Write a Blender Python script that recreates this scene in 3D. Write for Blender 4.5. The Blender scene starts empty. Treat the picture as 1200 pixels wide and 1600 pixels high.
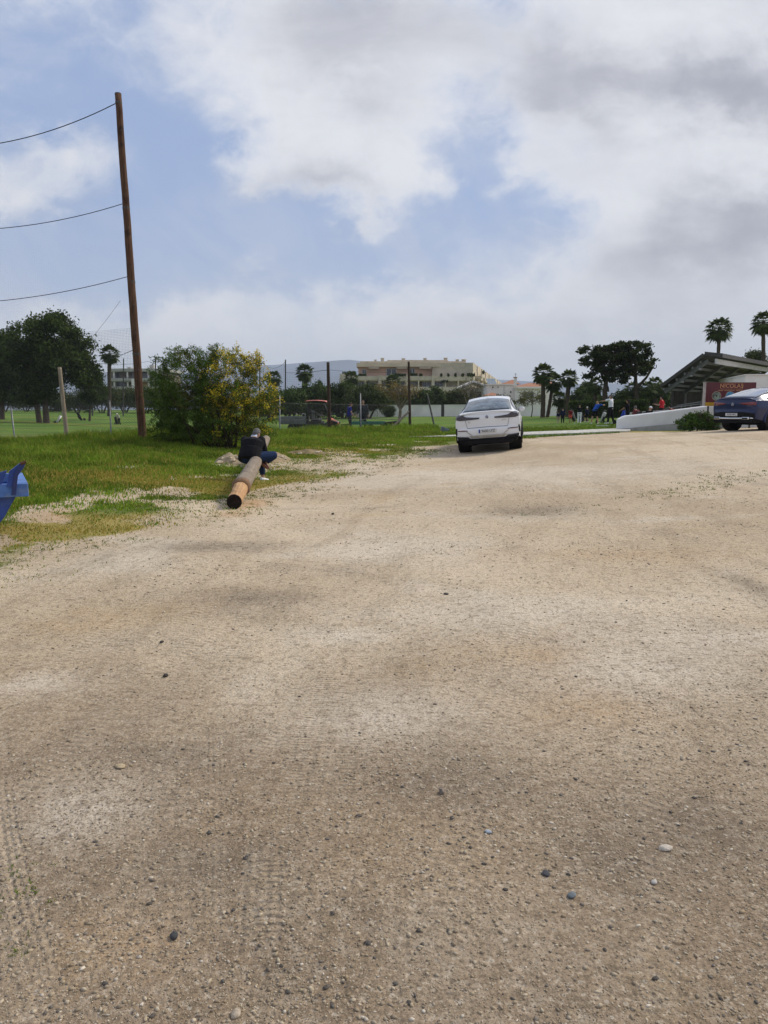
import bpy, bmesh, math, random
import numpy as np
from mathutils import Vector, Matrix
from mathutils.bvhtree import BVHTree
R = math.radians
SC = bpy.context.scene
COL = SC.collection
# ------------------------------------------------------------------ camera, sky, sun, exposure
EYE = 1.6
PITCH = math.atan(160/1200)
cam_d = bpy.data.cameras.new('camera'); cam = bpy.data.objects.new('camera', cam_d); COL.objects.link(cam)
cam.location = (0, 0, EYE); cam.rotation_euler = (R(90)-PITCH, 0, 0)
cam_d.sensor_fit = 'VERTICAL'; cam_d.sensor_height = 24; cam_d.lens = 18
cam_d.clip_start = 0.05; cam_d.clip_end = 20000
SC.camera = cam
SC.view_settings.view_transform = 'Standard'; SC.view_settings.look = 'None'
SC.view_settings.exposure = 0.72; SC.view_settings.gamma = 1
SUN_AZ, SUN_EL = R(62), R(42)
sun_d = bpy.data.lights.new('sun', 'SUN'); sun_d.energy = 2.1; sun_d.angle = R(13); sun_d.color = (1, .93, .82)
sun = bpy.data.objects.new('sun', sun_d); COL.objects.link(sun)
sdir = Vector((math.sin(SUN_AZ)*math.cos(SUN_EL), math.cos(SUN_AZ)*math.cos(SUN_EL), math.sin(SUN_EL)))
sun.rotation_euler = sdir.to_track_quat('Z', 'Y').to_euler(); sun.location = (30, 20, 40)

def at(px, py, Y):
    """point at forward distance Y seen in the photograph at (px, py)"""
    xc = (px-600)/1200; yc = (800-py)/1200
    dy = math.cos(PITCH)+yc*math.sin(PITCH); dz = -math.sin(PITCH)+yc*math.cos(PITCH)
    s = Y/dy
    return Vector((xc*s, Y, EYE+dz*s))

class NT:
    """small node-tree helper"""
    def __init__(s, tree): s.t = tree; s.n = tree.nodes; s.l = tree.links
    def new(s, typ, **kw):
        n = s.n.new(typ)
        for k, v in kw.items(): setattr(n, k, v)
        return n
    def put(s, sock, v):
        if isinstance(v, bpy.types.NodeSocket): s.l.new(v, sock)
        elif v is not None: sock.default_value = v
    def m(s, op, a, b=None, c=None):
        n = s.new('ShaderNodeMath', operation=op)
        for i, v in enumerate((a, b, c)): s.put(n.inputs[i], v)
        return n.outputs[0]
    def vm(s, op, a, b=None):
        n = s.new('ShaderNodeVectorMath', operation=op)
        s.put(n.inputs[0], a); s.put(n.inputs[1], b); return n.outputs[0]
    def noise(s, vec, scale, detail=4, rough=.55, dist=0, out='Fac'):
        n = s.new('ShaderNodeTexNoise'); s.put(n.inputs['Vector'], vec)
        n.inputs['Scale'].default_value = scale; n.inputs['Detail'].default_value = detail
        n.inputs['Roughness'].default_value = rough; n.inputs['Distortion'].default_value = dist
        return n.outputs[out]
    def voro(s, vec, scale, out='Distance', feature='F1', rnd=1):
        n = s.new('ShaderNodeTexVoronoi', feature=feature); s.put(n.inputs['Vector'], vec)
        n.inputs['Scale'].default_value = scale; n.inputs['Randomness'].default_value = rnd
        return n.outputs[out]
    def ss(s, v, a, b):
        n = s.new('ShaderNodeMapRange', interpolation_type='SMOOTHSTEP')
        s.put(n.inputs[0], v); s.put(n.inputs[1], a); s.put(n.inputs[2], b); return n.outputs[0]
    def mix(s, f, a, b, mode='MIX'):
        n = s.new('ShaderNodeMix', data_type='RGBA', blend_type=mode)
        s.put(n.inputs[0], f)
        for i, v in ((6, a), (7, b)):
            if isinstance(v, (tuple, list)): v = (*v[:3], 1)
            s.put(n.inputs[i], v)
        return n.outputs[2]
    def sep(s, v):
        n = s.new('ShaderNodeSeparateXYZ'); s.put(n.inputs[0], v); return n.outputs
    def comb(s, x, y, z):
        n = s.new('ShaderNodeCombineXYZ')
        for i, v in enumerate((x, y, z)): s.put(n.inputs[i], v)
        return n.outputs[0]
    def bump(s, h, strength=.5, dist=.02, normal=None):
        n = s.new('ShaderNodeBump'); s.put(n.inputs['Height'], h)
        n.inputs['Strength'].default_value = strength; n.inputs['Distance'].default_value = dist
        if normal is not None: s.put(n.inputs['Normal'], normal)
        return n.outputs[0]
    def attr(s, name, out='Fac'):
        n = s.new('ShaderNodeAttribute', attribute_name=name); return n.outputs[out]

def px_uv(px, py):
    p = at(px, py, 1); return p.x, p.z-EYE

def build_world():
    w = bpy.data.worlds.new('World'); SC.world = w; w.use_nodes = True
    t = NT(w.node_tree); t.n.clear()
    out = t.new('ShaderNodeOutputWorld'); bg = t.new('ShaderNodeBackground'); bg.inputs[1].default_value = .1
    t.l.new(bg.outputs[0], out.inputs[0])
    sky = t.new('ShaderNodeTexSky', sky_type='NISHITA'); sky.sun_disc = False
    sky.sun_elevation = SUN_EL; sky.sun_rotation = SUN_AZ; sky.dust_density = 1.2; sky.air_density = 1.0
    d = t.new('ShaderNodeTexCoord').outputs['Generated']
    x, y, z = t.sep(d)
    ay = t.m('MAXIMUM', t.m('ABSOLUTE', y), .12)
    u = t.m('DIVIDE', x, ay); v = t.m('DIVIDE', z, ay)
    uv = t.comb(u, t.m('MULTIPLY', v, 1.35), 0)
    w1 = t.noise(uv, 3.2, 6, .6, out='Color'); w2 = t.noise(uv, 10, 8, .66, out='Color')
    wx, wy, wz = t.sep(w1); vx, vy, vz = t.sep(w2)
    uw = t.m('ADD', u, t.m('ADD', t.m('MULTIPLY', t.m('SUBTRACT', wx, .5), .26), t.m('MULTIPLY', t.m('SUBTRACT', vx, .5), .13)))
    vw = t.m('ADD', v, t.m('ADD', t.m('MULTIPLY', t.m('SUBTRACT', wy, .5), .20), t.m('MULTIPLY', t.m('SUBTRACT', vy, .5), .12)))
    # shapes of the clouds: centre in photo pixels turned to world directions, radii, weight
    def field(blobs):
        acc = None
        for px, py, rx, ry, wgt in blobs:
            cu, cv = px_uv(px, py)
            a = t.m('MULTIPLY', t.m('SUBTRACT', uw, cu), 1200/rx)
            b = t.m('MULTIPLY', t.m('SUBTRACT', vw, cv), 1200/ry)
            e = t.m('EXPONENT', t.m('MULTIPLY', t.m('MULTIPLY_ADD', a, a, t.m('MULTIPLY', b, b)), -1))
            acc = t.m('MULTIPLY', e, wgt) if acc is None else t.m('MULTIPLY_ADD', e, wgt, acc)
        return acc
    cov = field(CLOUD_COVER); lit = field(CLOUD_LIT); grey = field(CLOUD_GREY)
    n1 = t.noise(uv, 4.5, 9, .60, .5); n2 = t.noise(uv, 12, 9, .66, .5)
    dens = t.m('ADD', t.m('ADD', cov, .33), t.m('ADD', t.m('MULTIPLY', t.m('SUBTRACT', n1, .5), 1.3), t.m('MULTIPLY', t.m('SUBTRACT', n2, .5), 1.0)))
    mask = t.m('MULTIPLY_ADD', t.ss(dens, -.10, .98), .93, .05)
    mask = t.m('MULTIPLY', mask, .96)
    br = t.m('ADD', t.m('ADD', lit, t.m('MULTIPLY', grey, -1)), t.m('ADD', t.m('MULTIPLY', t.m('SUBTRACT', n1, .5), .9), t.m('MULTIPLY', t.m('SUBTRACT', n2, .5), 1.25)))
    br = t.m('ADD', br, t.m('MULTIPLY', t.m('SUBTRACT', t.noise(t.comb(u, t.m('MULTIPLY', v, 3.2), 3.0), 3.6, 8, .62, .4), .5), 1.1))
    edge = t.m('MULTIPLY', t.ss(dens, .05, .5), t.ss(dens, 1.15, .55)); br = t.m('MULTIPLY_ADD', edge, .55, br)
    f = t.ss(br, -.95, .75)
    cc = t.mix(f, (2.5, 2.55, 2.9), (5.3, 5.35, 5.55))
    blue = t.mix(1.0, sky.outputs[0], (SKY_GAIN[0], SKY_GAIN[1], SKY_GAIN[2]), 'MULTIPLY')
    blue = t.mix(.8, blue, (2.0, 2.72, 4.4))
    hor = t.ss(v, .30, -.02)
    blue = t.mix(t.m('MULTIPLY', hor, .5), blue, (3.4, 3.9, 4.8))
    st = t.noise(t.comb(t.m('MULTIPLY', t.m('ADD', u, t.m('MULTIPLY', v, 1.1)), 2.6), t.m('MULTIPLY', t.m('SUBTRACT', v, t.m('MULTIPLY', u, .9)), 1.5), 7.0), 1.5, 9, .60, 1.2)
    blue = t.mix(t.m('MULTIPLY', t.ss(st, .36, .72), .62), blue, (3.5, 3.8, 4.6))
    c = t.mix(mask, blue, cc)
    c = t.mix(t.m('MULTIPLY', t.ss(v, .20, -.02), .55), c, (5.1, 5.2, 5.5))
    t.l.new(c, bg.inputs[0])
SKY_GAIN = (.8, .8, .85)
CLOUD_COVER = [(520, 190, 170, 140, .95), (610, 265, 100, 60, .6), (430, 60, 150, 60, .3), (1080, 120, 230, 190, .9), (1080, 350, 230, 150, .7), (800, 80, 200, 90, .3),
    (250, 150, 90, 70, .15), (60, 265, 90, 45, .55), (290, 385, 80, 40, .55), (280, 500, 70, 28, .5), (600, 500, 300, 70, .5), (950, 530, 280, 80, .7), (120, 470, 130, 40, .3), (850, 250, 70, 60, .35),
    (110, 200, 130, 70, -.55), (90, 390, 170, 60, -.7), (290, 280, 80, 100, -.75), (735, 255, 75, 90, -.68), (420, 370, 190, 45, -.65), (830, 330, 90, 50, -.5), (230, 450, 120, 40, -.4), (560, 425, 220, 40, -.35), (880, 200, 60, 50, -.3), (150, 90, 180, 80, -.25), (640, 400, 200, 40, -.2)]
CLOUD_LIT = [(430, 160, 140, 90, .5), (620, 250, 90, 60, .55), (1000, 50, 120, 60, .4), (1100, 240, 140, 70, .5), (60, 255, 90, 40, .3), (290, 385, 80, 40, .35), (280, 495, 60, 22, .5), (930, 330, 90, 70, .35), (880, 450, 260, 60, .25), (600, 560, 500, 60, .4), (500, 470, 90, 40, .4), (700, 420, 100, 50, .35), (640, 280, 70, 40, .35)]
CLOUD_GREY = [(580, 25, 150, 60, .5), (1120, 130, 120, 60, .75), (1150, 370, 100, 60, .65), (500, 300, 150, 40, .55), (900, 110, 140, 60, .25), (850, 90, 90, 50, .35), (1000, 420, 130, 40, .25)]
build_world()

# ------------------------------------------------------------------ helpers: tags, meshes, materials
def tag(o, label=None, cat=None, group=None, kind=None):
    if label: o['label'] = label
    if cat: o['category'] = cat
    if group: o['group'] = group
    if kind: o['kind'] = kind
    return o
def empty(name, loc, rz=0, label=None, cat=None, group=None):
    o = bpy.data.objects.new(name, None); COL.objects.link(o); o.empty_display_size = .2
    o.location = loc; o.rotation_euler = (0, 0, rz)
    return tag(o, label, cat, group)
def copy_tree(o, parent=None):
    c = o.copy(); COL.objects.link(c)
    if parent is not None: c.parent = parent
    for ch in list(o.children): copy_tree(ch, c)
    return c
def smooth_mesh(me, on=True):
    me.polygons.foreach_set('use_smooth', np.full(len(me.polygons), on)); me.update()

def basis(d):
    d = Vector(d).normalized()
    a = Vector((0, 0, 1)) if abs(d.z) < .95 else Vector((0, 1, 0))
    s = d.cross(a).normalized(); return s, s.cross(d).normalized(), d

class MB:
    def __init__(s): s.v = []; s.f = []
    def add(s, vs, fs):
        k = len(s.v); s.v += [tuple(p) for p in vs]; s.f += [tuple(i+k for i in f) for f in fs]; return s
    def box(s, c, size, rz=0, rot=None):
        hx, hy, hz = (q/2 for q in size); M = rot if rot is not None else Matrix.Rotation(rz, 3, 'Z')
        vs = [Vector(c)+M@Vector((a*hx, b*hy, d*hz)) for d in (-1, 1) for a, b in ((-1, -1), (1, -1), (1, 1), (-1, 1))]
        return s.add(vs, [(3, 2, 1, 0), (4, 5, 6, 7), (0, 1, 5, 4), (1, 2, 6, 5), (2, 3, 7, 6), (3, 0, 4, 7)])
    def rbox(s, c, size, r=.02, rz=0, rot=None):
        """box with rounded edges"""
        bm = bmesh.new(); bmesh.ops.create_cube(bm, size=1)
        for v in bm.verts: v.co = Vector((v.co.x*size[0], v.co.y*size[1], v.co.z*size[2]))
        bmesh.ops.bevel(bm, geom=bm.edges[:], offset=min(r, min(size)*.45), segments=2, affect='EDGES', profile=.6)
        M = rot if rot is not None else Matrix.Rotation(rz, 3, 'Z')
        bm.verts.index_update()
        s.add([Vector(c)+M@v.co for v in bm.verts], [[v.index for v in f.verts] for f in bm.faces]); bm.free(); return s
    def bar(s, a, b, w, h=None):
        a = Vector(a); b = Vector(b); h = h or w
        x, y, d = basis(b-a)
        vs = [p+x*i*w/2+y*j*h/2 for p in (a, b) for i, j in ((-1, -1), (1, -1), (1, 1), (-1, 1))]
        return s.add(vs, [(3, 2, 1, 0), (4, 5, 6, 7), (0, 1, 5, 4), (1, 2, 6, 5), (2, 3, 7, 6), (3, 0, 4, 7)])
    def tube(s, pts, rad, n=8, cap=True, jit=0, rnd=None):
        pts = [Vector(p) for p in pts]
        if not isinstance(rad, (list, tuple)): rad = [rad]*len(pts)
        vs = []; fs = []; px = None
        for i, p in enumerate(pts):
            d = (pts[min(i+1, len(pts)-1)]-pts[max(i-1, 0)])
            x, y, d = basis(d)
            if px is not None:
                x = (px-d*px.dot(d)); x = x.normalized() if x.length > 1e-6 else basis(d)[0]; y = x.cross(d)
            px = x
            for k in range(n):
                a = 2*math.pi*k/n; rr = rad[i]*(1+(rnd.uniform(-jit, jit) if rnd else 0))
                vs.append(p+x*math.cos(a)*rr+y*math.sin(a)*rr)
        for i in range(len(pts)-1):
            for k in range(n):
                a = i*n+k; b = i*n+(k+1) % n; fs.append((a, b, b+n, a+n))
        if cap:
            fs.append(tuple(range(n))[::-1]); fs.append(tuple(range((len(pts)-1)*n, len(pts)*n)))
        return s.add(vs, fs)
    def loft(s, rings, n=16, cap=True):
        """rings of (centre, half axis a, half axis b)"""
        vs = []; fs = []
        for c, a, b in rings:
            c, a, b = Vector(c), Vector(a), Vector(b)
            for k in range(n):
                t = 2*math.pi*k/n; vs.append(c+a*math.cos(t)+b*math.sin(t))
        for i in range(len(rings)-1):
            for k in range(n):
                p = i*n+k; q = i*n+(k+1) % n; fs.append((p, q, q+n, p+n))
        if cap: fs.append(tuple(range(n))[::-1]); fs.append(tuple(range((len(rings)-1)*n, len(rings)*n)))
        return s.add(vs, fs)
    def ball(s, c, r, nu=12, nv=8, rot=None, zmin=-1, jit=0, rnd=None):
        rx, ry, rz = r if isinstance(r, (list, tuple)) else (r, r, r)
        M = rot if rot is not None else Matrix.Identity(3); c = Vector(c)
        vs = []; fs = []; b0 = math.asin(zmin)
        for j in range(nv+1):
            b = b0+(math.pi/2-b0)*j/nv
            for i in range(nu):
                a = 2*math.pi*i/nu; q = 1+(rnd.uniform(-jit, jit) if rnd else 0)
                vs.append(c+M@Vector((rx*math.cos(a)*math.cos(b)*q, ry*math.sin(a)*math.cos(b)*q, rz*math.sin(b)*q)))
        for j in range(nv):
            for i in range(nu):
                p = j*nu+i; q = j*nu+(i+1) % nu; fs.append((p, q, q+nu, p+nu))
        fs.append(tuple(range(nu))[::-1]); fs.append(tuple(range(nv*nu, (nv+1)*nu)))
        return s.add(vs, fs)
    def prism(s, poly, z0, z1):
        n = len(poly)
        vs = [(p[0], p[1], z0) for p in poly]+[(p[0], p[1], z1) for p in poly]
        return s.add(vs, [tuple(range(n))[::-1], tuple(range(n, 2*n))]+[(i, (i+1) % n, (i+1) % n+n, i+n) for i in range(n)])
    def extr(s, poly, vec):
        """polygon of 3-D points swept along vec"""
        n = len(poly); vec = Vector(vec)
        vs = [Vector(p) for p in poly]+[Vector(p)+vec for p in poly]
        return s.add(vs, [tuple(range(n))[::-1], tuple(range(n, 2*n))]+[(i, (i+1) % n, (i+1) % n+n, i+n) for i in range(n)])
    def lathe(s, prof, axis='X', c=(0, 0, 0), n=28):
        """profile of (along, radius) around an axis"""
        vs = []; fs = []; c = Vector(c)
        for a, r in prof:
            for k in range(n):
                t = 2*math.pi*k/n; p, q = r*math.cos(t), r*math.sin(t)
                vs.append(c+(Vector((a, p, q)) if axis == 'X' else Vector((p, a, q)) if axis == 'Y' else Vector((p, q, a))))
        for i in range(len(prof)-1):
            for k in range(n):
                p = i*n+k; q = i*n+(k+1) % n; fs.append((p, q, q+n, p+n))
        fs.append(tuple(range(n))); fs.append(tuple(range((len(prof)-1)*n, len(prof)*n)))
        return s.add(vs, fs)
    def build(s, name, mat, parent=None, smooth=False, world=False, bevel=0, remesh=0, fix=True):
        me = bpy.data.meshes.new(name)
        vs = s.v
        if world and parent is not None:
            M = (Matrix.Translation(parent.location) @ parent.rotation_euler.to_matrix().to_4x4()).inverted()
            vs = [M@Vector(p) for p in vs]
        me.from_pydata([tuple(p) for p in vs], [], s.f)
        if fix:
            bm = bmesh.new(); bm.from_mesh(me); bmesh.ops.recalc_face_normals(bm, faces=bm.faces[:]); bm.to_mesh(me); bm.free()
        o = bpy.data.objects.new(name, me); COL.objects.link(o)
        if mat: me.materials.append(mat)
        if parent is not None: o.parent = parent
        if smooth: smooth_mesh(me)
        if bevel:
            b = o.modifiers.new('bevel', 'BEVEL'); b.width = bevel; b.segments = 2; b.limit_method = 'ANGLE'; b.angle_limit = R(40)
        if remesh:
            r = o.modifiers.new('remesh', 'REMESH'); r.mode = 'VOXEL'; r.voxel_size = remesh; r.use_smooth_shade = True
            q = o.modifiers.new('smooth', 'SMOOTH'); q.iterations = 3; q.factor = .5
        return o

def fast(name, V, F, mat, parent=None, cols=None, smooth=False):
    """mesh straight from numpy arrays; cols is one RGB per vertex"""
    me = bpy.data.meshes.new(name); V = np.ascontiguousarray(V, np.float32); F = np.ascontiguousarray(F, np.int32)
    n, k = F.shape
    me.vertices.add(len(V)); me.vertices.foreach_set('co', V.ravel())
    me.loops.add(n*k); me.loops.foreach_set('vertex_index', F.ravel())
    me.polygons.add(n); me.polygons.foreach_set('loop_start', np.arange(0, n*k, k, dtype=np.int32))
    me.polygons.foreach_set('loop_total', np.full(n, k, np.int32))
    me.update(calc_edges=True)
    if cols is not None:
        a = me.color_attributes.new('Col', 'FLOAT_COLOR', 'POINT')
        c = np.ones((len(V), 4), np.float32); c[:, :3] = cols; a.data.foreach_set('color', c.ravel())
    me.materials.append(mat)
    if smooth: smooth_mesh(me)
    o = bpy.data.objects.new(name, me); COL.objects.link(o)
    if parent is not None: o.parent = parent
    return o

MATS = {}
def mat(name, col, rough=.7, metal=0, var=.18, scale=6, bump=0, bscale=30, coat=0, spec=.5, streak=None, dirt=None):
    """general procedural surface: base colour broken up by two noises, optional bump and dirt"""
    if name in MATS: return MATS[name]
    m = bpy.data.materials.new(name); m.use_nodes = True; t = NT(m.node_tree); b = t.n['Principled BSDF']
    p = t.new('ShaderNodeTexCoord').outputs['Object']
    if streak: p2 = t.vm('MULTIPLY', p, streak)
    else: p2 = p
    n = t.noise(p2, scale, 6, .6)
    lo = tuple(c*(1-var) for c in col); hi = tuple(min(1, c*(1+var)) for c in col)
    c = t.mix(t.ss(n, .3, .7), lo, hi)
    if dirt:
        c = t.mix(t.m('MULTIPLY', t.ss(t.noise(p, scale*.6, 7, .65), .5, .72), dirt[1]), c, dirt[0])
    t.l.new(c, b.inputs['Base Color'])
    b.inputs['Roughness'].default_value = rough; b.inputs['Metallic'].default_value = metal
    b.inputs['Coat Weight'].default_value = coat; b.inputs['Coat Roughness'].default_value = .05
    b.inputs['Specular IOR Level'].default_value = spec if (rough < .6 or metal) else .12
    if bump: t.l.new(t.bump(t.noise(p2, bscale, 5, .6), bump, .01), b.inputs['Normal'])
    MATS[name] = m; return m
def leaf_mat(name, tint=(1, 1, 1), trans=.25):
    if name in MATS: return MATS[name]
    m = bpy.data.materials.new(name); m.use_nodes = True; t = NT(m.node_tree); b = t.n['Principled BSDF']
    c = t.mix(1, t.attr('Col', 'Color'), tint, 'MULTIPLY')
    t.l.new(c, b.inputs['Base Color']); b.inputs['Roughness'].default_value = .6; b.inputs['Specular IOR Level'].default_value = .08
    tr = t.new('ShaderNodeBsdfTranslucent'); t.l.new(c, tr.inputs[0])
    mx = t.new('ShaderNodeMixShader'); mx.inputs[0].default_value = trans
    t.l.new(b.outputs[0], mx.inputs[1]); t.l.new(tr.outputs[0], mx.inputs[2])
    t.l.new(mx.outputs[0], t.n['Material Output'].inputs[0])
    MATS[name] = m; return m
def glass_mat(name, col=(.03, .04, .045), rough=.05):
    return mat(name, col, rough, 0, .1, 2, spec=.8, coat=.5)

# numpy value noise
def vn(x, y, f, seed=0):
    x = np.asarray(x)*f+seed*17.3; y = np.asarray(y)*f+seed*9.7
    xi = np.floor(x); yi = np.floor(y); fx = x-xi; fy = y-yi
    fx = fx*fx*(3-2*fx); fy = fy*fy*(3-2*fy)
    def h(a, b):
        q = np.sin(a*127.1+b*311.7+seed*74.7)*43758.5453; return q-np.floor(q)
    return (h(xi, yi)*(1-fx)+h(xi+1, yi)*fx)*(1-fy)+(h(xi, yi+1)*(1-fx)+h(xi+1, yi+1)*fx)*fy
def fbm(x, y, f, seed=0, o=3):
    return sum(vn(x, y, f*2**i, seed+i)*.5**i for i in range(o))/sum(.5**i for i in range(o))
def sstep(a, b, x):
    t = np.clip((x-a)/(b-a), 0, 1); return t*t*(3-2*t)

# ------------------------------------------------------------------ terrain
PIX_PINS = [(0, 885, 7.9), (350, 799, 12.2), (430, 750, 17.6), (240, 720, 20), (0, 762, 14), (0, 820, 10), (20, 697, 26), (98, 697, 26), (222, 693, 25), (330, 702, 24),
    (437, 683, 33), (515, 679, 37), (640, 676, 41), (500, 677, 46), (565, 673, 47), (600, 652, 105), (70, 662, 80), (185, 664, 90), (20, 644, 150), (250, 644, 150),
    (730, 708, 24), (808, 699.5, 24.3), (620, 707, 25), (560, 722, 21), (760, 686, 31), (900, 681, 32), (900, 672, 38), (953, 663, 48), (880, 662, 55), (840, 653, 80), (880, 652, 95),
    (967, 673, 37), (1060, 674, 35), (1130, 673.5, 30.5), (1199, 671.5, 30), (1400, 675, 28), (1000, 652, 60)]
WPINS = [(0, 1.5, 0), (-3, 3, 0), (3, 3, .03), (0, 6, .03), (-2, 9, .02), (4, 8, .12), (6, 14, .32), (1, 14, .1), (10, 20, .58), (2.5, 19, .17), (-8, 5, 0), (10, 5, .2), (0, 200, 1.0), (-120, 200, 1.1), (120, 200, 1.0)]
PINS = np.array([tuple(at(*q)) for q in PIX_PINS]+WPINS)
def warp(x, y):
    d = np.sqrt(x*x+y*y); return np.stack([3*np.clip(np.arctan2(x, y), -1, 1), np.log(np.clip(d, 1.5, 220)+2)*1.6], -1)
def tps_k(a, b):
    r2 = ((a[:, None, :]-b[None])**2).sum(-1); return .5*r2*np.log(r2+1e-9)
WP = warp(PINS[:, 0], PINS[:, 1]); _n = len(WP)
_A = np.zeros((_n+3, _n+3)); _A[:_n, :_n] = tps_k(WP, WP)+np.eye(_n)*.004
_A[:_n, _n] = 1; _A[:_n, _n+1:] = WP; _A[_n, :_n] = 1; _A[_n+1:, :_n] = WP.T
TPS = np.linalg.solve(_A, np.concatenate([PINS[:, 2], np.zeros(3)]))
def H(x, y):
    x = np.asarray(x, float); y = np.asarray(y, float); sh = x.shape
    q = warp(x.ravel(), y.ravel()); out = np.empty(len(q))
    for i in range(0, len(q), 40000):
        k = q[i:i+40000]; out[i:i+40000] = tps_k(k, WP)@TPS[:_n]+TPS[_n]+k@TPS[_n+1:]
    back = sstep(1.2, 1.9, np.abs(np.arctan2(x.ravel(), y.ravel())))
    d = np.hypot(x.ravel(), y.ravel())
    und = ((fbm(x.ravel(), y.ravel(), .55, 61, 4)-.5)*.10+(fbm(x.ravel(), y.ravel(), 3.1, 67, 3)-.5)*.028)*sstep(23, 13, d)*sstep(.6, 1.4, d)
    return (np.clip(out, -.6, 1.3)*(1-back)+und).reshape(sh)
def h1(x, y): return float(H(np.array([x]), np.array([y]))[0])
_YS = np.exp(np.linspace(math.log(1), math.log(260), 900))
def gp(px, py):
    """ground point seen at a photo pixel"""
    a = at(px, py, 1); dx, dz = a.x, a.z-EYE
    hz = H(dx*_YS, _YS); k = np.argmax(EYE+dz*_YS <= hz)
    if k == 0: return at(px, py, 200)
    y = _YS[k]; return Vector((dx*y, y, hz[k]))
def on(px, Y, dz=0):
    """ground point in the photo column px at distance Y"""
    x = (px-600)/1200*Y*math.cos(PITCH)/(math.cos(PITCH)**2) if False else at(px, 660, Y).x
    return Vector((x, Y, h1(x, Y)+dz))

EDGE = [gp(*q) for q in ((-420, 1060), (-200, 965), (0, 885), (60, 862), (150, 838), (260, 822), (345, 801), (400, 778), (470, 752), (560, 725), (640, 706), (712, 694.5), (770, 690), (830, 685), (900, 681), (965, 677), (1040, 675.5))]
EDGE = [(p.x, p.y) for p in EDGE]
LOT = EDGE+[(18, 36), (30, 36), (60, 34), (60, -40), (-40, -40), (-9, 2)]
def inside(poly, x, y):
    x = np.asarray(x); y = np.asarray(y); r = np.zeros(x.shape, bool); n = len(poly)
    for i in range(n):
        x0, y0 = poly[i]; x1, y1 = poly[(i+1) % n]
        c = ((y0 > y) != (y1 > y)); xx = (x1-x0)*(y-y0)/((y1-y0) if abs(y1-y0) > 1e-9 else 1e-9)+x0
        r ^= c & (x < xx)
    return r
def pdist(line, x, y):
    best = np.full(np.shape(x), 1e9)
    for (x0, y0), (x1, y1) in zip(line[:-1], line[1:]):
        dx, dy = x1-x0, y1-y0; t = np.clip(((x-x0)*dx+(y-y0)*dy)/(dx*dx+dy*dy), 0, 1)
        best = np.minimum(best, np.hypot(x-x0-t*dx, y-y0-t*dy))
    return best
def edge_sd(x, y):
    """metres beyond the edge of the gravel (positive on the grass)"""
    d = pdist(EDGE, x, y); return np.where(inside(LOT, x, y), -d, d)
def cover(x, y):
    """how much grass stands at a point of the verge, 0..1"""
    e = edge_sd(x, y)+(fbm(x, y, .55, 3)-.5)*2.6
    base = sstep(-.9, 1.5, e)
    patch = sstep(.36, .54, fbm(x*1.1, y*.75, .95, 11, 4))
    far = sstep(3.0, 6.0, e)
    strip = np.exp(-((y-9.95-.10*(x+4))/.42)**2)*sstep(-2.3, -3.7, x)
    return np.clip(base*((.18+.82*patch)*(1-far)+far)+strip*.95*sstep(-.9, .1, e), 0, 1)
FENCE = [(p.x, p.y) for p in (on(-260, 26), on(20, 26), on(98, 26), on(172, 26), on(240, 26.5), on(437, 33), on(515, 37), on(564, 39), on(640, 41.5), on(682, 42))]
PATH_PX = [(640, 685.0, 683.2), (712, 684.2, 682.2), (820, 682, 677.5), (900, 679.2, 674.6), (965, 676.2, 671.6), (985, 675.4, 671.2)]

def polar(rr, aa):
    A, Rr = np.meshgrid(aa, rr); X = Rr*np.sin(A); Y = Rr*np.cos(A)
    nr, na = len(rr), len(aa)
    i = np.arange(nr-1)[:, None]*na+np.arange(na-1)[None]
    F = np.stack([i, i+1, i+na+1, i+na], -1).reshape(-1, 4)
    return X.ravel(), Y.ravel(), F
# ------------------------------------------------------------------ ground, lawn, path
def track_nodes(t, x, y, tracks):
    """tyre prints: circle arcs (centre, radius, half width, tread pitch, y range)"""
    acc = None; wsum = None
    for cx, cy, r, w, k, y0, y1, amp in tracks:
        dx = t.m('SUBTRACT', x, cx); dy = t.m('SUBTRACT', y, cy)
        rad = t.m('SQRT', t.m('MULTIPLY_ADD', dx, dx, t.m('MULTIPLY', dy, dy)))
        ac = t.m('SUBTRACT', rad, r)
        al = t.m('MULTIPLY', t.m('ARCTAN2', dy, dx), r)
        win = t.ss(t.m('ABSOLUTE', ac), w, w*.86)
        tr = t.m('SINE', t.m('ADD', t.m('MULTIPLY', al, 6.283/k), t.m('MULTIPLY', t.m('ABSOLUTE', ac), 34)))
        ribs = t.m('COSINE', t.m('MULTIPLY', ac, 6.283/(w*.5)))
        h = t.m('MULTIPLY', win, t.m('ADD', t.m('MULTIPLY', tr, .8), t.m('MULTIPLY', ribs, .28)))
        ends = t.m('MULTIPLY', t.ss(y, y0, y0+.8), t.ss(y, y1, y1-.35*(y1-y0)))
        h = t.m('MULTIPLY', h, ends); ww_ = t.m('MULTIPLY', t.m('MULTIPLY', win, ends), amp); wsum = ww_ if wsum is None else t.m('MAXIMUM', wsum, ww_)
        h = t.m('MULTIPLY', h, amp)
        acc = h if acc is None else t.m('ADD', acc, h)
    return acc, wsum
def arc(px0, py0, px1, py1, bend, w, k, amp):
    """tyre print from one photo pixel on the ground to another, bending by a radius in metres"""
    a, b = gp(px0, py0), gp(px1, py1); d = (b-a).xy; L = d.length; n = Vector((-d.y, d.x))/L; r = abs(bend); h = math.sqrt(max(r*r-L*L/4, .01))
    c = (a.xy+b.xy)/2+n*h*(1 if bend > 0 else -1); y0, y1 = sorted((a.y, b.y)); return (c.x, c.y, r, w, k, y0-.4, y1+.6, amp)
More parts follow.
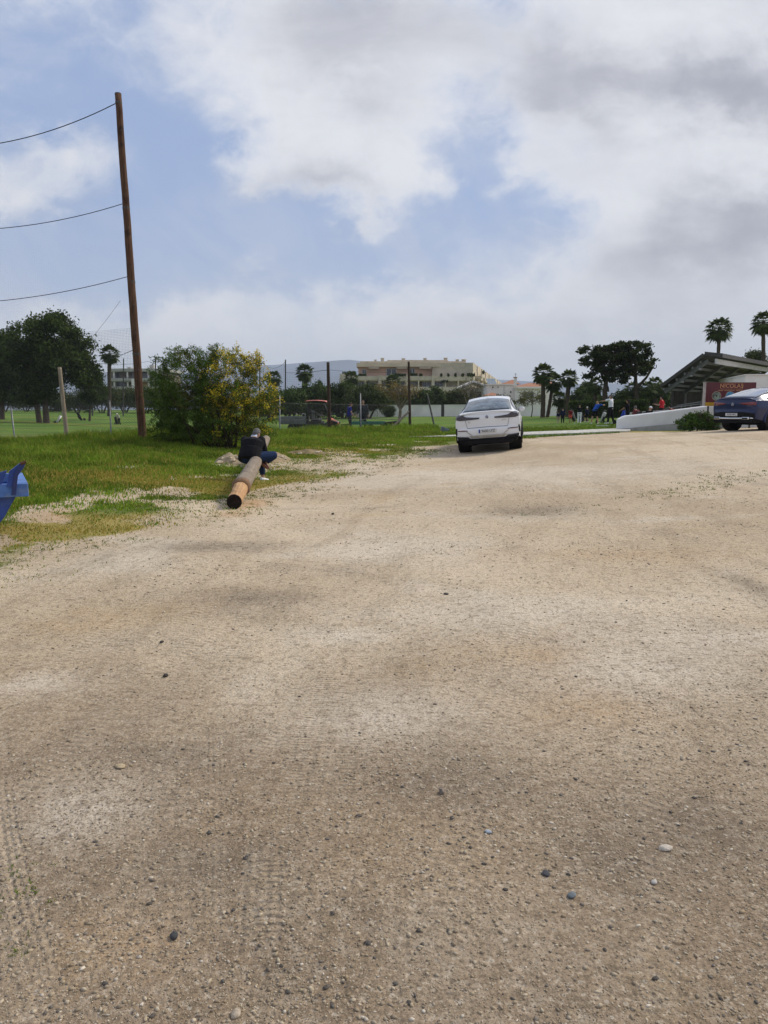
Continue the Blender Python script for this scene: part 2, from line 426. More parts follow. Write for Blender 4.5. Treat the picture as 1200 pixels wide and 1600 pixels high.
TRACKS = [arc(440, 1480, 600, 930, -14, .105, .030, .5), arc(150, 1600, 690, 730, -40, .11, .05, .4), arc(420, 1600, 775, 725, -60, .11, .05, .4), arc(640, 1600, 800, 730, 90, .11, .045, .35), arc(1000, 1600, 860, 730, 60, .11, .045, .35), arc(-100, 1180, 640, 770, -24, .12, .05, .45), arc(0, 1290, 740, 770, -26, .12, .05, .45), arc(1200, 1180, 700, 790, 18, .12, .05, .4), arc(545, 1330, 640, 960, -15, .105, .030, .35), arc(250, 1600, 262, 1120, 60, .10, .05, .55), arc(330, 1600, 335, 1130, 60, .05, .05, .5), arc(395, 1600, 408, 1400, 30, .075, .034, 1.0), arc(18, 1590, -25, 1270, -12, .09, .05, 1.0), arc(78, 1560, 8, 1290, -12, .05, .05, .9),
    arc(290, 1330, 440, 1150, -5, .07, .04, .4), arc(585, 955, 760, 865, -7, .11, .035, .7), arc(640, 960, 830, 870, -8, .11, .035, .6), arc(820, 1000, 1060, 850, -14, .12, .05, .4), arc(720, 1180, 790, 960, 20, .10, .05, .35), arc(60, 1060, 330, 940, 9, .11, .05, .5), arc(90, 1110, 380, 960, 9, .11, .05, .4)]
PATCHES = [(330, 1340, 170, 40, 'd'), (990, 1330, 120, 60, 'd'), (250, 1178, 110, 22, 'd'), (400, 935, 90, 18, 'd'), (830, 800, 80, 9, 'd'), (340, 855, 120, 10, 'd'), (835, 1022, 45, 14, 'o'), (700, 1210, 120, 50, 'd'), (200, 1480, 120, 70, 'o'), (1190, 920, 25, 30, 'd'), (1100, 1280, 90, 60, 'd'), (920, 1110, 120, 30, 'o'),
   (540, 992, 60, 11, 'l'), (600, 1120, 150, 50, 'l'), (800, 960, 260, 30, 'l'), (1010, 1050, 200, 36, 'l'), (850, 740, 300, 15, 'l'), (130, 1270, 100, 60, 'l'), (620, 860, 140, 18, 'l'), (1100, 1000, 160, 24, 'l'), (980, 868, 220, 11, 'o'), (60, 1070, 80, 20, 'l'), (392, 786, 34, 8, 's'), (365, 802, 30, 6, 's'), (110, 806, 60, 7, 's'), (700, 690, 50, 5, 'd')]
def patch_nodes(t, x, y, c):
    P2 = t.comb(x, y, 0); wv = t.noise(P2, 1.6, 5, .65, out='Color'); wx, wy, wz = t.sep(wv); gr = t.ss(t.noise(P2, 9, 5, .7), .25, .7)
    acc = {}
    for px, py, rx, ry, k in PATCHES:
        g = gp(px, py); d = g.y; sx = rx*d/1200; sy = max(ry*d*d/(1200*1.55), .1)
        s = .5*min(1, sx)
        a = t.m('DIVIDE', t.m('ADD', t.m('SUBTRACT', x, g.x), t.m('MULTIPLY', t.m('SUBTRACT', wx, .5), sx*1.6)), sx); b = t.m('DIVIDE', t.m('ADD', t.m('SUBTRACT', y, g.y), t.m('MULTIPLY', t.m('SUBTRACT', wy, .5), sy*1.6)), sy)
        e = t.m('EXPONENT', t.m('MULTIPLY', t.m('MULTIPLY_ADD', a, a, t.m('MULTIPLY', b, b)), -1))
        acc[k] = e if k not in acc else t.m('ADD', acc[k], e)
    for k, col, amt in (('l', (.72, .63, .51), .7), ('o', (.46, .30, .165), .6), ('d', (.16, .12, .085), .85), ('s', (.55, .30, .12), .8)):
        f = t.m('MINIMUM', acc[k], 1.0); f = t.m('MULTIPLY', f, t.m('MULTIPLY_ADD', gr, .6, .4)); c = t.mix(t.m('MULTIPLY', f, amt), c, col)
    return c
def ground_material():
    m = bpy.data.materials.new('gravel_ground'); m.use_nodes = True; t = NT(m.node_tree); b = t.n['Principled BSDF']
    P = t.new('ShaderNodeNewGeometry').outputs['Position']; x, y, z = t.sep(P)
    P2 = t.comb(x, y, 0)
    big = t.noise(P2, .16, 5, .6, .4); big2 = t.noise(t.vm('ADD', P2, (31, 7, 0)), .42, 6, .62, .6); mid = t.noise(P2, 1.7, 7, .65, .3); fine = t.noise(P2, 14, 6, .7); grain = t.noise(P2, 90, 4, .7)
    # long worn streaks that follow the traffic
    st = t.noise(t.vm('MULTIPLY', t.comb(t.m('ADD', x, t.m('MULTIPLY', y, -.22)), y, 0), (1.5, .22, 1)), 1.0, 6, .62, .5)
    c = t.mix(t.ss(big, .36, .64), (.475, .365, .235), (.645, .525, .37))
    c = t.mix(t.m('MULTIPLY', t.ss(big2, .50, .70), .6), c, (.68, .59, .46))
    c = t.mix(t.m('MULTIPLY', t.ss(st, .50, .68), .55), c, (.35, .262, .165))
    c = t.mix(t.m('MULTIPLY', t.ss(t.noise(t.vm('ADD', P2, (5, 50, 0)), .5, 5, .6, .5), .54, .74), .5), c, (.50, .33, .165))
    # coarser, darker stony ground towards the camera
    stony = t.m('MULTIPLY', t.ss(t.m('ADD', y, t.m('MULTIPLY', t.m('SUBTRACT', big2, .5), 7)), 6.5, 1.8), 1.0)
    c = t.mix(t.m('MULTIPLY', stony, .82), c, (.225, .16, .103))
    c = patch_nodes(t, x, y, c)
    c = t.mix(t.m('MULTIPLY', t.ss(mid, .53, .72), .45), c, (.30, .225, .135))
    damp = t.ss(t.noise(t.vm('ADD', P2, (12, 3, 0)), .62, 4, .55, .6), .60, .74)
    c = t.mix(t.m('MULTIPLY', damp, .3), c, (.165, .13, .10))
    c = t.mix(t.m('MULTIPLY', t.ss(fine, .50, .64), .50), c, (.17, .125, .08))
    mg = t.noise(P2, 34, 5, .75); c = t.mix(t.m('MULTIPLY', t.ss(mg, .52, .62), .60), c, (.13, .10, .068)); c = t.mix(t.m('MULTIPLY', t.ss(mg, .45, .36), .38), c, (.72, .63, .50))
    c = t.mix(t.m('MULTIPLY', t.ss(fine, .52, .30), .30), c, (.56, .49, .39))
    # loose chips: one colour per cell
    for sc, thr, amt in ((38, .32, .6), (80, .33, .5)):
        vc = t.voro(P2, sc, 'Color'); vd = t.voro(P2, sc, 'Distance')
        r, g, bb = t.sep(vc)
        dn = t.m('ADD', t.m('MULTIPLY', mid, .8), t.m('MULTIPLY', stony, .16))
        on_ = t.m('MULTIPLY', t.ss(vd, thr, thr*.8), t.ss(t.m('ADD', r, t.m('MULTIPLY', dn, .75)), 1.10, 1.18))
        tone = t.mix(t.ss(g, .25, .75), (.14, .115, .095), (.50, .44, .35))
        c = t.mix(t.m('MULTIPLY', on_, amt), c, tone)
    c = t.mix(t.m('MULTIPLY', t.ss(grain, .52, .62), .6), c, (.10, .078, .055)); c = t.mix(t.m('MULTIPLY', t.ss(grain, .44, .32), .35), c, (.66, .57, .44))
    # verge: soil under the grass, coverage baked per vertex
    cv = t.attr('cover'); dry = t.attr('dry')
    gm = t.ss(t.m('ADD', cv, t.m('MULTIPLY', t.m('SUBTRACT', t.noise(P2, 5, 6, .7), .5), 1.0)), .30, .60)
    gcol = t.mix(dry, t.mix(t.ss(fine, .3, .7), (.055, .085, .012), (.125, .165, .025)), (.29, .23, .06))
    c = t.mix(t.m('MULTIPLY', gm, .92), c, gcol)
    far = t.ss(y, 60, 140)
    c = t.mix(far, c, (.07, .11, .03))
    tr, tw = track_nodes(t, x, y, TRACKS)
    wear = t.ss(t.noise(P2, 1.1, 5, .7), .34, .60)
    c = t.mix(t.m('MULTIPLY', t.m('MULTIPLY', tw, wear), .22), c, (.56, .46, .335))
    t.l.new(c, b.inputs['Base Color']); b.inputs['Roughness'].default_value = .95; b.inputs['Specular IOR Level'].default_value = .15
    hgt = t.m('ADD', t.m('MULTIPLY', fine, .5), t.m('ADD', t.m('MULTIPLY', grain, .22), t.m('MULTIPLY', t.m('MULTIPLY', tr, wear), .42)))
    hgt = t.m('ADD', hgt, t.m('MULTIPLY', t.voro(P2, 55), -.22)); hgt = t.m('ADD', hgt, t.m('ADD', t.m('MULTIPLY', mid, 1.1), t.m('MULTIPLY', mg, .35)))
    t.l.new(t.bump(hgt, .75, .024), b.inputs['Normal'])
    return m
def add_attr(o, name, vals):
    a = o.data.attributes.new(name, 'FLOAT', 'POINT'); a.data.foreach_set('value', np.ascontiguousarray(vals, np.float32))
def dryness(x, y):
    return sstep(.50, .68, fbm(x, y, .33, 41, 4))*.8+.35*sstep(.55, .7, vn(x, y, 1.7, 44))

rr = np.concatenate([[.02, .4, .8], np.exp(np.linspace(math.log(1.1), math.log(45), 520)), np.exp(np.linspace(math.log(46.5), math.log(6200), 90))])
aa = np.concatenate([np.linspace(-math.pi, -.62, 36)[:-1], np.linspace(-.62, .62, 420), np.linspace(.62, math.pi, 36)[1:]])
X, Y, F = polar(rr, aa); Z = H(X, Y)
rng = np.random.default_rng(5)
near = (np.hypot(X, Y) < 40)
ground = fast('ground', np.stack([X, Y, Z], -1), F, ground_material(), smooth=True)
tag(ground, kind='structure')
cv = np.zeros(len(X)); k = (np.hypot(X, Y) < 60) & (Y > 2)
cv[k] = cover(X[k], Y[k]); add_attr(ground, 'cover', cv); add_attr(ground, 'dry', np.clip(dryness(X, Y), 0, 1))

def lawn_material():
    m = bpy.data.materials.new('mown_grass'); m.use_nodes = True; t = NT(m.node_tree); b = t.n['Principled BSDF']
    P = t.new('ShaderNodeNewGeometry').outputs['Position']; x, y, z = t.sep(P)
    n = t.noise(P, .12, 6, .62, .3); n2 = t.noise(P, 1.2, 7, .7); n3 = t.noise(P, 22, 4, .7)
    band = t.noise(t.vm('MULTIPLY', P, (.012, .085, .1)), 1, 4, .5)
    c = t.mix(t.ss(n, .35, .65), (.080, .150, .016), (.130, .215, .026))
    c = t.mix(t.m('MULTIPLY', t.ss(band, .52, .66), .7), c, (.235, .225, .04))
    c = t.mix(t.m('MULTIPLY', t.ss(n2, .45, .75), .5), c, (.075, .14, .016))
    c = t.mix(t.m('MULTIPLY', t.ss(n3, .4, .7), .5), c, (.045, .085, .014))
    t.l.new(c, b.inputs['Base Color']); b.inputs['Roughness'].default_value = .9; b.inputs['Specular IOR Level'].default_value = .15
    t.l.new(t.bump(t.m('ADD', n3, t.m('MULTIPLY', n2, .6)), .9, .06), b.inputs['Normal'])
    return m
near_line = FENCE+[tuple(gp(x, y)[:2]) for x, y in ((700, 685), (760, 684.4), (830, 684.2), (900, 680.4), (966, 676.6))]
LAWN = near_line+[(14.5, 42), (40, 60), (90, 190), (-150, 190), (-60, 40), (-30, 26)]
rr = np.exp(np.linspace(math.log(24), math.log(215), 330)); aa = np.linspace(-.9, .75, 420)
X, Y, F = polar(rr, aa); Fc = F[inside(LAWN, X[F].mean(1), Y[F].mean(1))]
use = np.unique(Fc); mp = np.full(len(X), -1); mp[use] = np.arange(len(use))
lz = H(X, Y)+.02+(fbm(X, Y, .25, 71, 3)-.5)*.12*sstep(30, 45, np.hypot(X, Y))+.05*sstep(40, 60, np.hypot(X, Y))
lawn = fast('lawn', np.stack([X, Y, lz], -1)[use], mp[Fc], lawn_material(), smooth=True); tag(lawn, kind='structure')

# pale concrete path, 3 m wide, with thickness
V = []
for px, y0, y1 in PATH_PX: V += [gp(px, y0), gp(px, y1)]
nseg = 10; top = []
for i in range(len(PATH_PX)-1):
    for s in range(nseg):
        f = s/nseg; top.append([V[2*i].lerp(V[2*i+2], f), V[2*i+1].lerp(V[2*i+3], f)])
top.append([V[-2], V[-1]])
b = MB()
for i in range(len(top)-1):
    q = [top[i][0], top[i+1][0], top[i+1][1], top[i][1]]
    zz = [h1(p.x, p.y)+.075 for p in q]
    b.add([(p.x, p.y, z_) for p, z_ in zip(q, zz)]+[(p.x, p.y, z_-.2) for p, z_ in zip(q, zz)], [(0, 1, 2, 3), (0, 4, 5, 1), (3, 2, 6, 7)])
path = b.build('path', mat('concrete', (.50, .48, .43), .9, 0, .15, 3, bump=.4, dirt=((.25, .22, .17), .5)), fix=False); tag(path, kind='structure')

# ------------------------------------------------------------------ grass on the verge
def blades(px, py, hgt, wid, cols, rs, lean=.45):
    n = len(px); pz = H(px, py)-.01; a = rs.uniform(0, 2*math.pi, n); la = rs.uniform(0, 2*math.pi, n); l = rs.uniform(.1, lean, n)*hgt
    dx, dy = np.cos(a)*wid/2, np.sin(a)*wid/2
    lx, ly = np.cos(la)*l, np.sin(la)*l
    V = np.empty((n, 5, 3)); 
    V[:, 0] = np.stack([px-dx, py-dy, pz], -1); V[:, 1] = np.stack([px+dx, py+dy, pz], -1)
    V[:, 2] = np.stack([px+dx*.7+lx*.4, py+dy*.7+ly*.4, pz+hgt*.6], -1); V[:, 3] = np.stack([px-dx*.7+lx*.4, py-dy*.7+ly*.4, pz+hgt*.6], -1)
    V[:, 4] = np.stack([px+lx, py+ly, pz+hgt*.97], -1)
    i = np.arange(n)[:, None]*5
    F = np.concatenate([i+np.array([[0, 1, 2]]), i+np.array([[0, 2, 3]]), i+np.array([[3, 2, 4]])], 0)
    return V.reshape(-1, 3), F, np.repeat(cols, 5, 0)
def grass_cols(x, y, rs, dry):
    n = len(x); g = rs.uniform(0, 1, (n, 1))
    c = np.array([[.08, .15, .012]])*(1-g)+np.array([[.22, .31, .030]])*g
    c *= (.45+.6*vn(x, y, .9, 81)+.5*vn(x, y, 2.6, 83))[:, None]
    d = (rs.uniform(0, 1, n) < dry)[:, None]
    dc = np.array([[.33, .25, .05]])*(1-g)+np.array([[.45, .37, .09]])*g
    return np.where(d, dc, c)
rs = np.random.default_rng(9)
N = 1100000
gx = rs.uniform(-17, 6, N); gy = rs.uniform(7, 46, N)
keep = (np.abs(gx/gy) < .56) | (gy < 12)
gx, gy = gx[keep], gy[keep]
dens = np.clip(1.25-gy/60, .3, 1)
cvv = cover(gx, gy); keep = (rs.uniform(0, 1, len(gx)) < np.clip(cvv*(.55+.9*vn(gx, gy, 4.5, 57)), 0, 1)*dens) & ~inside(LAWN, gx, gy-.9) & ~((gx > 2.4) & (gy > 24.5) & (gy < 30))
gx, gy, cvv = gx[keep], gy[keep], cvv[keep]
e = edge_sd(gx, gy); dfence = pdist(FENCE, gx, gy)
hh = (.030+.045*sstep(.5, 3.5, e)+.11*sstep(3.5, 7, e)+.18*sstep(2.2, .5, dfence))*rs.uniform(.55, 1.35, len(gx))*(.45+.6*vn(gx, gy, .7, 91)+.55*vn(gx, gy, 2.2, 93))
dr = np.clip(dryness(gx, gy)*.6*sstep(1.2, .1, hh*4)+.08+.06*sstep(3, .3, e), 0, .85)
Vg, Fg, Cg = blades(gx, gy, hh, (.010+.0007*gy)*rs.uniform(.7, 1.3, len(gx)), grass_cols(gx, gy, rs, dr), rs, .7)
print('verge blades', len(gx))
tag(fast('verge_grass', Vg, Fg, leaf_mat('grass_blades', trans=.3), cols=Cg), kind='stuff')
# stray tufts and ground-hugging weeds scattered over the gravel
tx, ty, tc = [], [], []
SP = [(1190-i*9+3*(i%3), 737+i*2.1+2*(i%2), 24) for i in range(20)]+[(960-i*16, 789+i*2.2, 9) for i in range(8)]+[(5, 1385, 30), (8, 1408, 40), (12, 1362, 20), (20, 1486, 25), (2, 870, 60), (30, 880, 40), (330, 808, 60), (420, 776, 140), (470, 768, 120), (545, 742, 120), (520, 738, 80), (380, 792, 60), (300, 818, 60), (210, 845, 70), (130, 858, 80), (585, 728, 70), (620, 716, 60)]
for px, py, n in SP:
    c = gp(px, py); s = .02*c.y**.9; n = max(3, n//3)
    q = rs.normal(0, 1, (n, 2))*np.array([[s*1.7, s]]); tx += list(c.x+q[:, 0]); ty += list(c.y+q[:, 1])
ml = rs.uniform(0, 1, 14000); 
gx2 = rs.uniform(-9, 4, 14000); gy2 = rs.uniform(7.5, 26, 14000); e2 = edge_sd(gx2, gy2)
k = (e2 < 3.2) & (e2 > -1.6) & (rs.uniform(0, 1, 14000) < .75*sstep(-1.6, .5, e2)*sstep(.40, .65, vn(gx2, gy2, 1.6, 55)))
tx = np.array(tx+list(gx2[k])); ty = np.array(ty+list(gy2[k]))
rep = 9; tx = np.repeat(tx, rep)+rs.normal(0, 1, len(tx)*rep)*.0035*np.repeat(ty, rep)**.8; ty = np.repeat(ty, rep)+rs.normal(0, 1, len(ty)*rep)*.0045*np.repeat(ty, rep)**.8
Vg, Fg, Cg = blades(tx, ty, rs.uniform(.012, .05, len(tx))*(.45+.030*ty), (.004+.0005*ty)*rs.uniform(.7, 1.3, len(tx)), grass_cols(tx, ty, rs, np.full(len(tx), .12))*.62, rs, 1.2)
tag(fast('weed_tufts', Vg, Fg, leaf_mat('grass_blades'), cols=Cg), kind='stuff')
# mown lawn blades close behind the fence and the strip beside the car
N = 120000; gx = rs.uniform(-16, 16, N); gy = rs.uniform(25, 60, N)
k = inside(LAWN, gx, gy) & (np.abs(gx/gy) < .55) & (rs.uniform(0, 1, N) < sstep(60, 34, gy))
gx, gy = gx[k], gy[k]
Vg, Fg, Cg = blades(gx, gy, rs.uniform(.04, .11, len(gx)), (.02+.0007*gy)*rs.uniform(.7, 1.3, len(gx)), grass_cols(gx, gy, rs, np.full(len(gx), .06))*.75, rs, .6)
tag(fast('lawn_grass', Vg, Fg, leaf_mat('grass_blades'), cols=Cg), kind='stuff')

# ------------------------------------------------------------------ gravel chips and stones
def pebble_mesh(n, px, py, size, cols, rs, sink=.25):
    t = (1+5**.5)/2
    ico = np.array([(-1, t, 0), (1, t, 0), (-1, -t, 0), (1, -t, 0), (0, -1, t), (0, 1, t), (0, -1, -t), (0, 1, -t), (t, 0, -1), (t, 0, 1), (-t, 0, -1), (-t, 0, 1)])/math.sqrt(1+t*t)
    fc = np.array([(0, 11, 5), (0, 5, 1), (0, 1, 7), (0, 7, 10), (0, 10, 11), (1, 5, 9), (5, 11, 4), (11, 10, 2), (10, 7, 6), (7, 1, 8), (3, 9, 4), (3, 4, 2), (3, 2, 6), (3, 6, 8), (3, 8, 9), (4, 9, 5), (2, 4, 11), (6, 2, 10), (8, 6, 7), (9, 8, 1)])
    sc = np.stack([rs.uniform(.8, 1.5, n), rs.uniform(.6, 1.0, n), rs.uniform(.4, .75, n)], -1)*size[:, None]
    V = ico[None]*sc[:, None]*(1+rs.uniform(-.30, .22, (n, 12, 1)))
    a = rs.uniform(0, 2*math.pi, n); ca, sa = np.cos(a)[:, None], np.sin(a)[:, None]
    x = V[..., 0]*ca-V[..., 1]*sa; y = V[..., 0]*sa+V[..., 1]*ca
    z0 = H(px, py)
    V = np.stack([x+px[:, None], y+py[:, None], V[..., 2]+(z0+sc[:, 2]*sink)[:, None]], -1)
    F = (fc[None]+np.arange(n)[:, None, None]*12).reshape(-1, 3)
    return V.reshape(-1, 3), F, np.repeat(cols, 12, 0)
def stone_mat():
    m = bpy.data.materials.new('stone_chips'); m.use_nodes = True; t = NT(m.node_tree); b = t.n['Principled BSDF']
    P = t.new('ShaderNodeNewGeometry').outputs['Position']
    c = t.mix(t.m('MULTIPLY', t.ss(t.noise(P, 120, 4, .7), .4, .7), .45), t.attr('Col', 'Color'), (.25, .21, .16))
    t.l.new(c, b.inputs['Base Color']); b.inputs['Roughness'].default_value = .85
    return m
N = 150000
d = np.exp(rs.uniform(math.log(1.5), math.log(15), N)); a = rs.uniform(-.52, .52, N)
px, py = d*np.sin(a), d*np.cos(a)
cl = fbm(px, py, 1.1, 21, 4)+.30*sstep(4.5, 1.5, py)*1.0
for qx, qy, qrx, qry, qk in PATCHES:
    if qk == 'd':
        g = gp(qx, qy); cl += .42*np.exp(-((px-g.x)/(qrx*g.y/1200))**2-((py-g.y)/max(qry*g.y**2/1860, .1))**2)
k = (rs.uniform(0, 1, N) < sstep(.44, .95, cl)*.7+.14) & (edge_sd(px, py) < -.3)
px, py = px[k], py[k]; n = len(px); print('chips', n)
size = .0017*np.exp(rs.exponential(.42, n)).clip(1, 5.0)*(.8+.08*py)
pal = np.array([(.34, .265, .17), (.44, .36, .25), (.25, .19, .125), (.09, .08, .07), (.16, .13, .10), (.56, .49, .39), (.30, .22, .13)])
cols = pal[rs.choice(7, n, p=[.29, .24, .2, .055, .07, .065, .08])]*rs.uniform(.75, 1.2, (n, 1))
SM = stone_mat()
Vp, Fp, Cp = pebble_mesh(n, px, py, size, cols, rs)
tag(fast('loose_gravel', Vp, Fp, SM, cols=Cp), kind='stuff')
# single stones one can point at
STONES = [(1040, 1330, .021, (.52, .46, .38), 'flat pale cream stone lying alone at lower right of gravel lot', 1.25), (893, 1404, .015, (.15, .17, .18), 'flat blue grey stone with rounded edge on dark gravel', 1.2), (763, 1305, .012, (.36, .40, .44), 'small pale bluish pebble on brown gravel near the middle', 1.2),
   (369, 1587, .016, (.40, .33, .25), 'rounded tan pebble at the very bottom of the gravel', 1.1), (259, 1059, .020, (.06, .053, .047), 'black lump of stone on smooth pale sand at left', .9), (520, 804, .028, (.05, .045, .04), 'small dark stone alone on pale gravel beyond the log end', .9),
   (690, 1240, .017, (.20, .17, .14), 'upright split brown stone standing on its edge in gravel', .6), (188, 1202, .02, (.42, .33, .21), 'thin yellowish flat chip beside the stony patch at left', 1.7), (253, 1004, .016, (.06, .055, .05), 'dark stone just above the black lump on sand', 1.3), (853, 1368, .014, (.08, .08, .085), 'flat charcoal pebble left of the blue grey stone', 1.4),
   (697, 930, .020, (.10, .09, .08), 'little dark stone alone in middle of pale tyre swept gravel', 1.2), (1022, 1380, .012, (.45, .42, .38), 'small whitish pebble against dark gravel at lower right', 1.0), (272, 1468, .016, (.07, .07, .07), 'round charcoal pebble on a sandy tyre track at lower left', 1.0)]
for px_, py_, s_, c_, lab, fl in STONES:
    g = gp(px_, py_); r2 = random.Random(int(px_)); b = MB()
    b.ball((0, 0, s_*.3), (s_*1.15*fl**.5, s_*.8*fl**.5, s_*.55/fl), 10, 7, jit=.10, rnd=r2)
    o = b.build('stone', mat('stone_'+str(px_), c_, .85, 0, .25, 60, bump=.4, bscale=150), smooth=True); o.location = g; o.rotation_euler.z = px_
    tag(o, lab, 'stone', 'single stones on the gravel lot')
DARK = [(725, 1310), (735, 1325), (560, 1276), (327, 1303), (655, 1456), (450, 1551), (706, 1280), (384, 1342), (770, 1341), (757, 1354), (365, 1424), (575, 1477), (660, 1480), (790, 1392), (640, 1570), (1024, 1532), (1126, 1563), (234, 1415), (440, 1511), (510, 1545), (165, 1539), (238, 1590), (1085, 1250), (945, 1486), (428, 1194), (700, 1455), (120, 1047), (438, 900), (424, 985), (520, 1430)]
for i, (px_, py_) in enumerate(DARK):
    g = gp(px_, py_); r2 = random.Random(i*7+1); s_ = r2.uniform(.0055, .0095)*(1+g.y*.06); b = MB()
    b.ball((0, 0, s_*.22), (s_*1.25, s_*.85, s_*.5), 8, 5, jit=.22, rnd=r2)
    o = b.build('stone', mat('dark_stone', (.115, .10, .085), .8, 0, .3, 60, bump=.4, bscale=150), smooth=True); o.location = g; o.rotation_euler.z = i*1.7
    tag(o, 'small dark stone lying loose among the gravel chips', 'stone', 'small dark stones among the gravel')

# ------------------------------------------------------------------ foliage builders
def leaf_quads(P, D, L, W, rs):
    """diamond leaves at P pointing along D"""
    n = len(P); D = D/np.linalg.norm(D, axis=1, keepdims=True)
    r = rs.normal(0, 1, (n, 3)); S = np.cross(D, r); S /= np.linalg.norm(S, axis=1, keepdims=True)+1e-9
    L = np.broadcast_to(np.asarray(L, float), (n,))[:, None]; W = np.broadcast_to(np.asarray(W, float), (n,))[:, None]
    V = np.stack([P-D*L*.5, P+S*W*.5-D*L*.05, P+D*L*.5, P-S*W*.5-D*L*.05], 1)
    return V.reshape(-1, 3), np.arange(n*4).reshape(-1, 4)
def clumps(blobs, per, rs, shell=.55):
    """clump centres in ellipsoids (x,y,z,rx,ry,rz), biased to the outside"""
    out = []
    tot = sum((b[3]*b[4]*b[5])**(2/3) for b in blobs)
    for b in blobs:
        k = max(3, int(per*(b[3]*b[4]*b[5])**(2/3)/tot)); d = rs.normal(0, 1, (k, 3)); d /= np.linalg.norm(d, axis=1, keepdims=True)
        r = rs.uniform(shell, 1.0, (k, 1))**.7; out.append(np.array(b[:3])+d*r*np.array(b[3:6]))
    return np.concatenate(out)
def leaf_cols(n, pal, rs, clump_id=None, nc=0, clump_var=.35):
    pal = np.array(pal); a = rs.uniform(0, 1, (n, 1)); c = pal[0]*(1-a)+pal[1]*a
    if clump_id is not None: c = c*(1+clump_var*rs.uniform(-1, 1, nc))[clump_id][:, None]
    return c
def crown(name, blobs, ncl, per, sig, L, W, pal, mat_, rs, parent, droop=0, shell=.5, flat=1):
    C = clumps(blobs, ncl, rs, shell); nc = len(C); ids = np.repeat(np.arange(nc), per); n = len(ids)
    P = C[ids]+rs.normal(0, 1, (n, 3))*np.array([sig, sig, sig*.75*flat])
    D = rs.normal(0, 1, (n, 3)); D[:, 2] = D[:, 2]*.8-droop
    V, F = leaf_quads(P, D, L*rs.uniform(.6, 1.3, n), W*rs.uniform(.7, 1.3, n), rs)
    o = fast(name, V, F, mat_, parent, np.repeat(leaf_cols(n, pal, rs, ids, nc), 4, 0))
    return o, C
def limbs(b, root, top, targets, r0, rnd, depth=True):
    for tg in targets:
        s = Vector(root).lerp(Vector(top), rnd.uniform(.55, 1)); e_ = Vector(tg); m_ = s.lerp(e_, .5)+Vector((rnd.uniform(-.2, .2), rnd.uniform(-.2, .2), rnd.uniform(.0, .25)))*(e_-s).length
        b.tube([s, s.lerp(m_, .5)+Vector((0, 0, .02)), m_, e_], [r0*.6, r0*.48, r0*.33, r0*.12], 6)
BARK = mat('bark', (.075, .058, .042), .95, 0, .35, 5, bump=.8, bscale=18, streak=(3, 3, .6))
BARK_PALE = mat('pale_bark', (.20, .165, .125), .95, 0, .3, 5, bump=.7, bscale=18, streak=(1, 1, 4))
LEAF = leaf_mat('foliage')
def tree(name, base, label, group, trunks, blobs, ncl, per, sig, L, W, pal, seed, cat='tree', limb_r=.16, bark=None, nl=10, droop=.2, shell=.45, flat=1):
    """blobs and trunks are relative to the base"""
    rs = np.random.default_rng(seed); rnd = random.Random(seed); base = Vector(base)
    root = empty(name, base, 0, label, cat, group)
    o, C = crown('crown', blobs, ncl, per, sig, L, W, pal, LEAF, rs, root, droop, shell, flat)
    b = MB()
    for (a, t_, r0, r1) in trunks:
        a, t_ = Vector(a), Vector(t_); m_ = a.lerp(t_, .5)+Vector((rnd.uniform(-.1, .1), rnd.uniform(-.1, .1), 0))*(t_-a).length*.5
        b.tube([a-Vector((0, 0, .3)), a+Vector((0, 0, .05)), m_, t_], [r0*1.35, r0, (r0+r1)/2, r1], 9)
        cand = sorted((Vector(c) for c in C), key=lambda c: (c-t_).length)
        step = max(1, len(cand)//max(1, nl)); limbs(b, m_.lerp(t_, .3), t_, cand[::step][:nl], r1*1.5 if r1 > .02 else limb_r, rnd)
    b.build('trunk', bark or BARK, root, smooth=True)
    return root
def pxb(px, py, w, h, Y, base, dep=None):
    """ellipsoid for tree crowns: centre and size in photo pixels at distance Y, relative to base"""
    c = at(px, py, Y)-Vector(base); k = Y/1200
    return (c.x, c.y, c.z, w*k/2, (dep if dep else w*k/2), h*k/2)

DARKPAL = [(.022, .038, .010), (.075, .105, .024)]
OLIVE = [(.042, .058, .020), (.115, .135, .048)]
MIDPAL = [(.030, .055, .013), (.090, .130, .030)]

# the big tree by the left edge and its neighbours
Y = 80; bs = on(70, Y)
tree('broadleaf_tree', bs, 'tallest dark broad tree on the left with two trunks rising from the lawn', 'dark trees on the left of the lawn',
     [((-.55, 0, 0), (-1.1, .3, 5.4), .30, .16), ((.25, -.2, 0), (.9, 0, 5.6), .34, .18)],
     [pxb(82, 525, 80, 60, Y, bs, 3), pxb(95, 560, 90, 60, Y, bs, 3.2), pxb(45, 560, 70, 60, Y, bs, 3), pxb(115, 545, 50, 60, Y, bs, 2.2), pxb(128, 585, 50, 44, Y, bs, 2), pxb(70, 600, 80, 36, Y, bs, 2.5), pxb(88, 503, 30, 26, Y, bs, 1), pxb(62, 512, 26, 30, Y, bs, 1), pxb(128, 556, 26, 24, Y, bs, .9), pxb(60, 618, 70, 24, Y, bs, 2)],
     230, 150, .42, .34, .16, DARKPAL, 101, nl=14, shell=.3)
Y = 92; bs = on(4, Y)
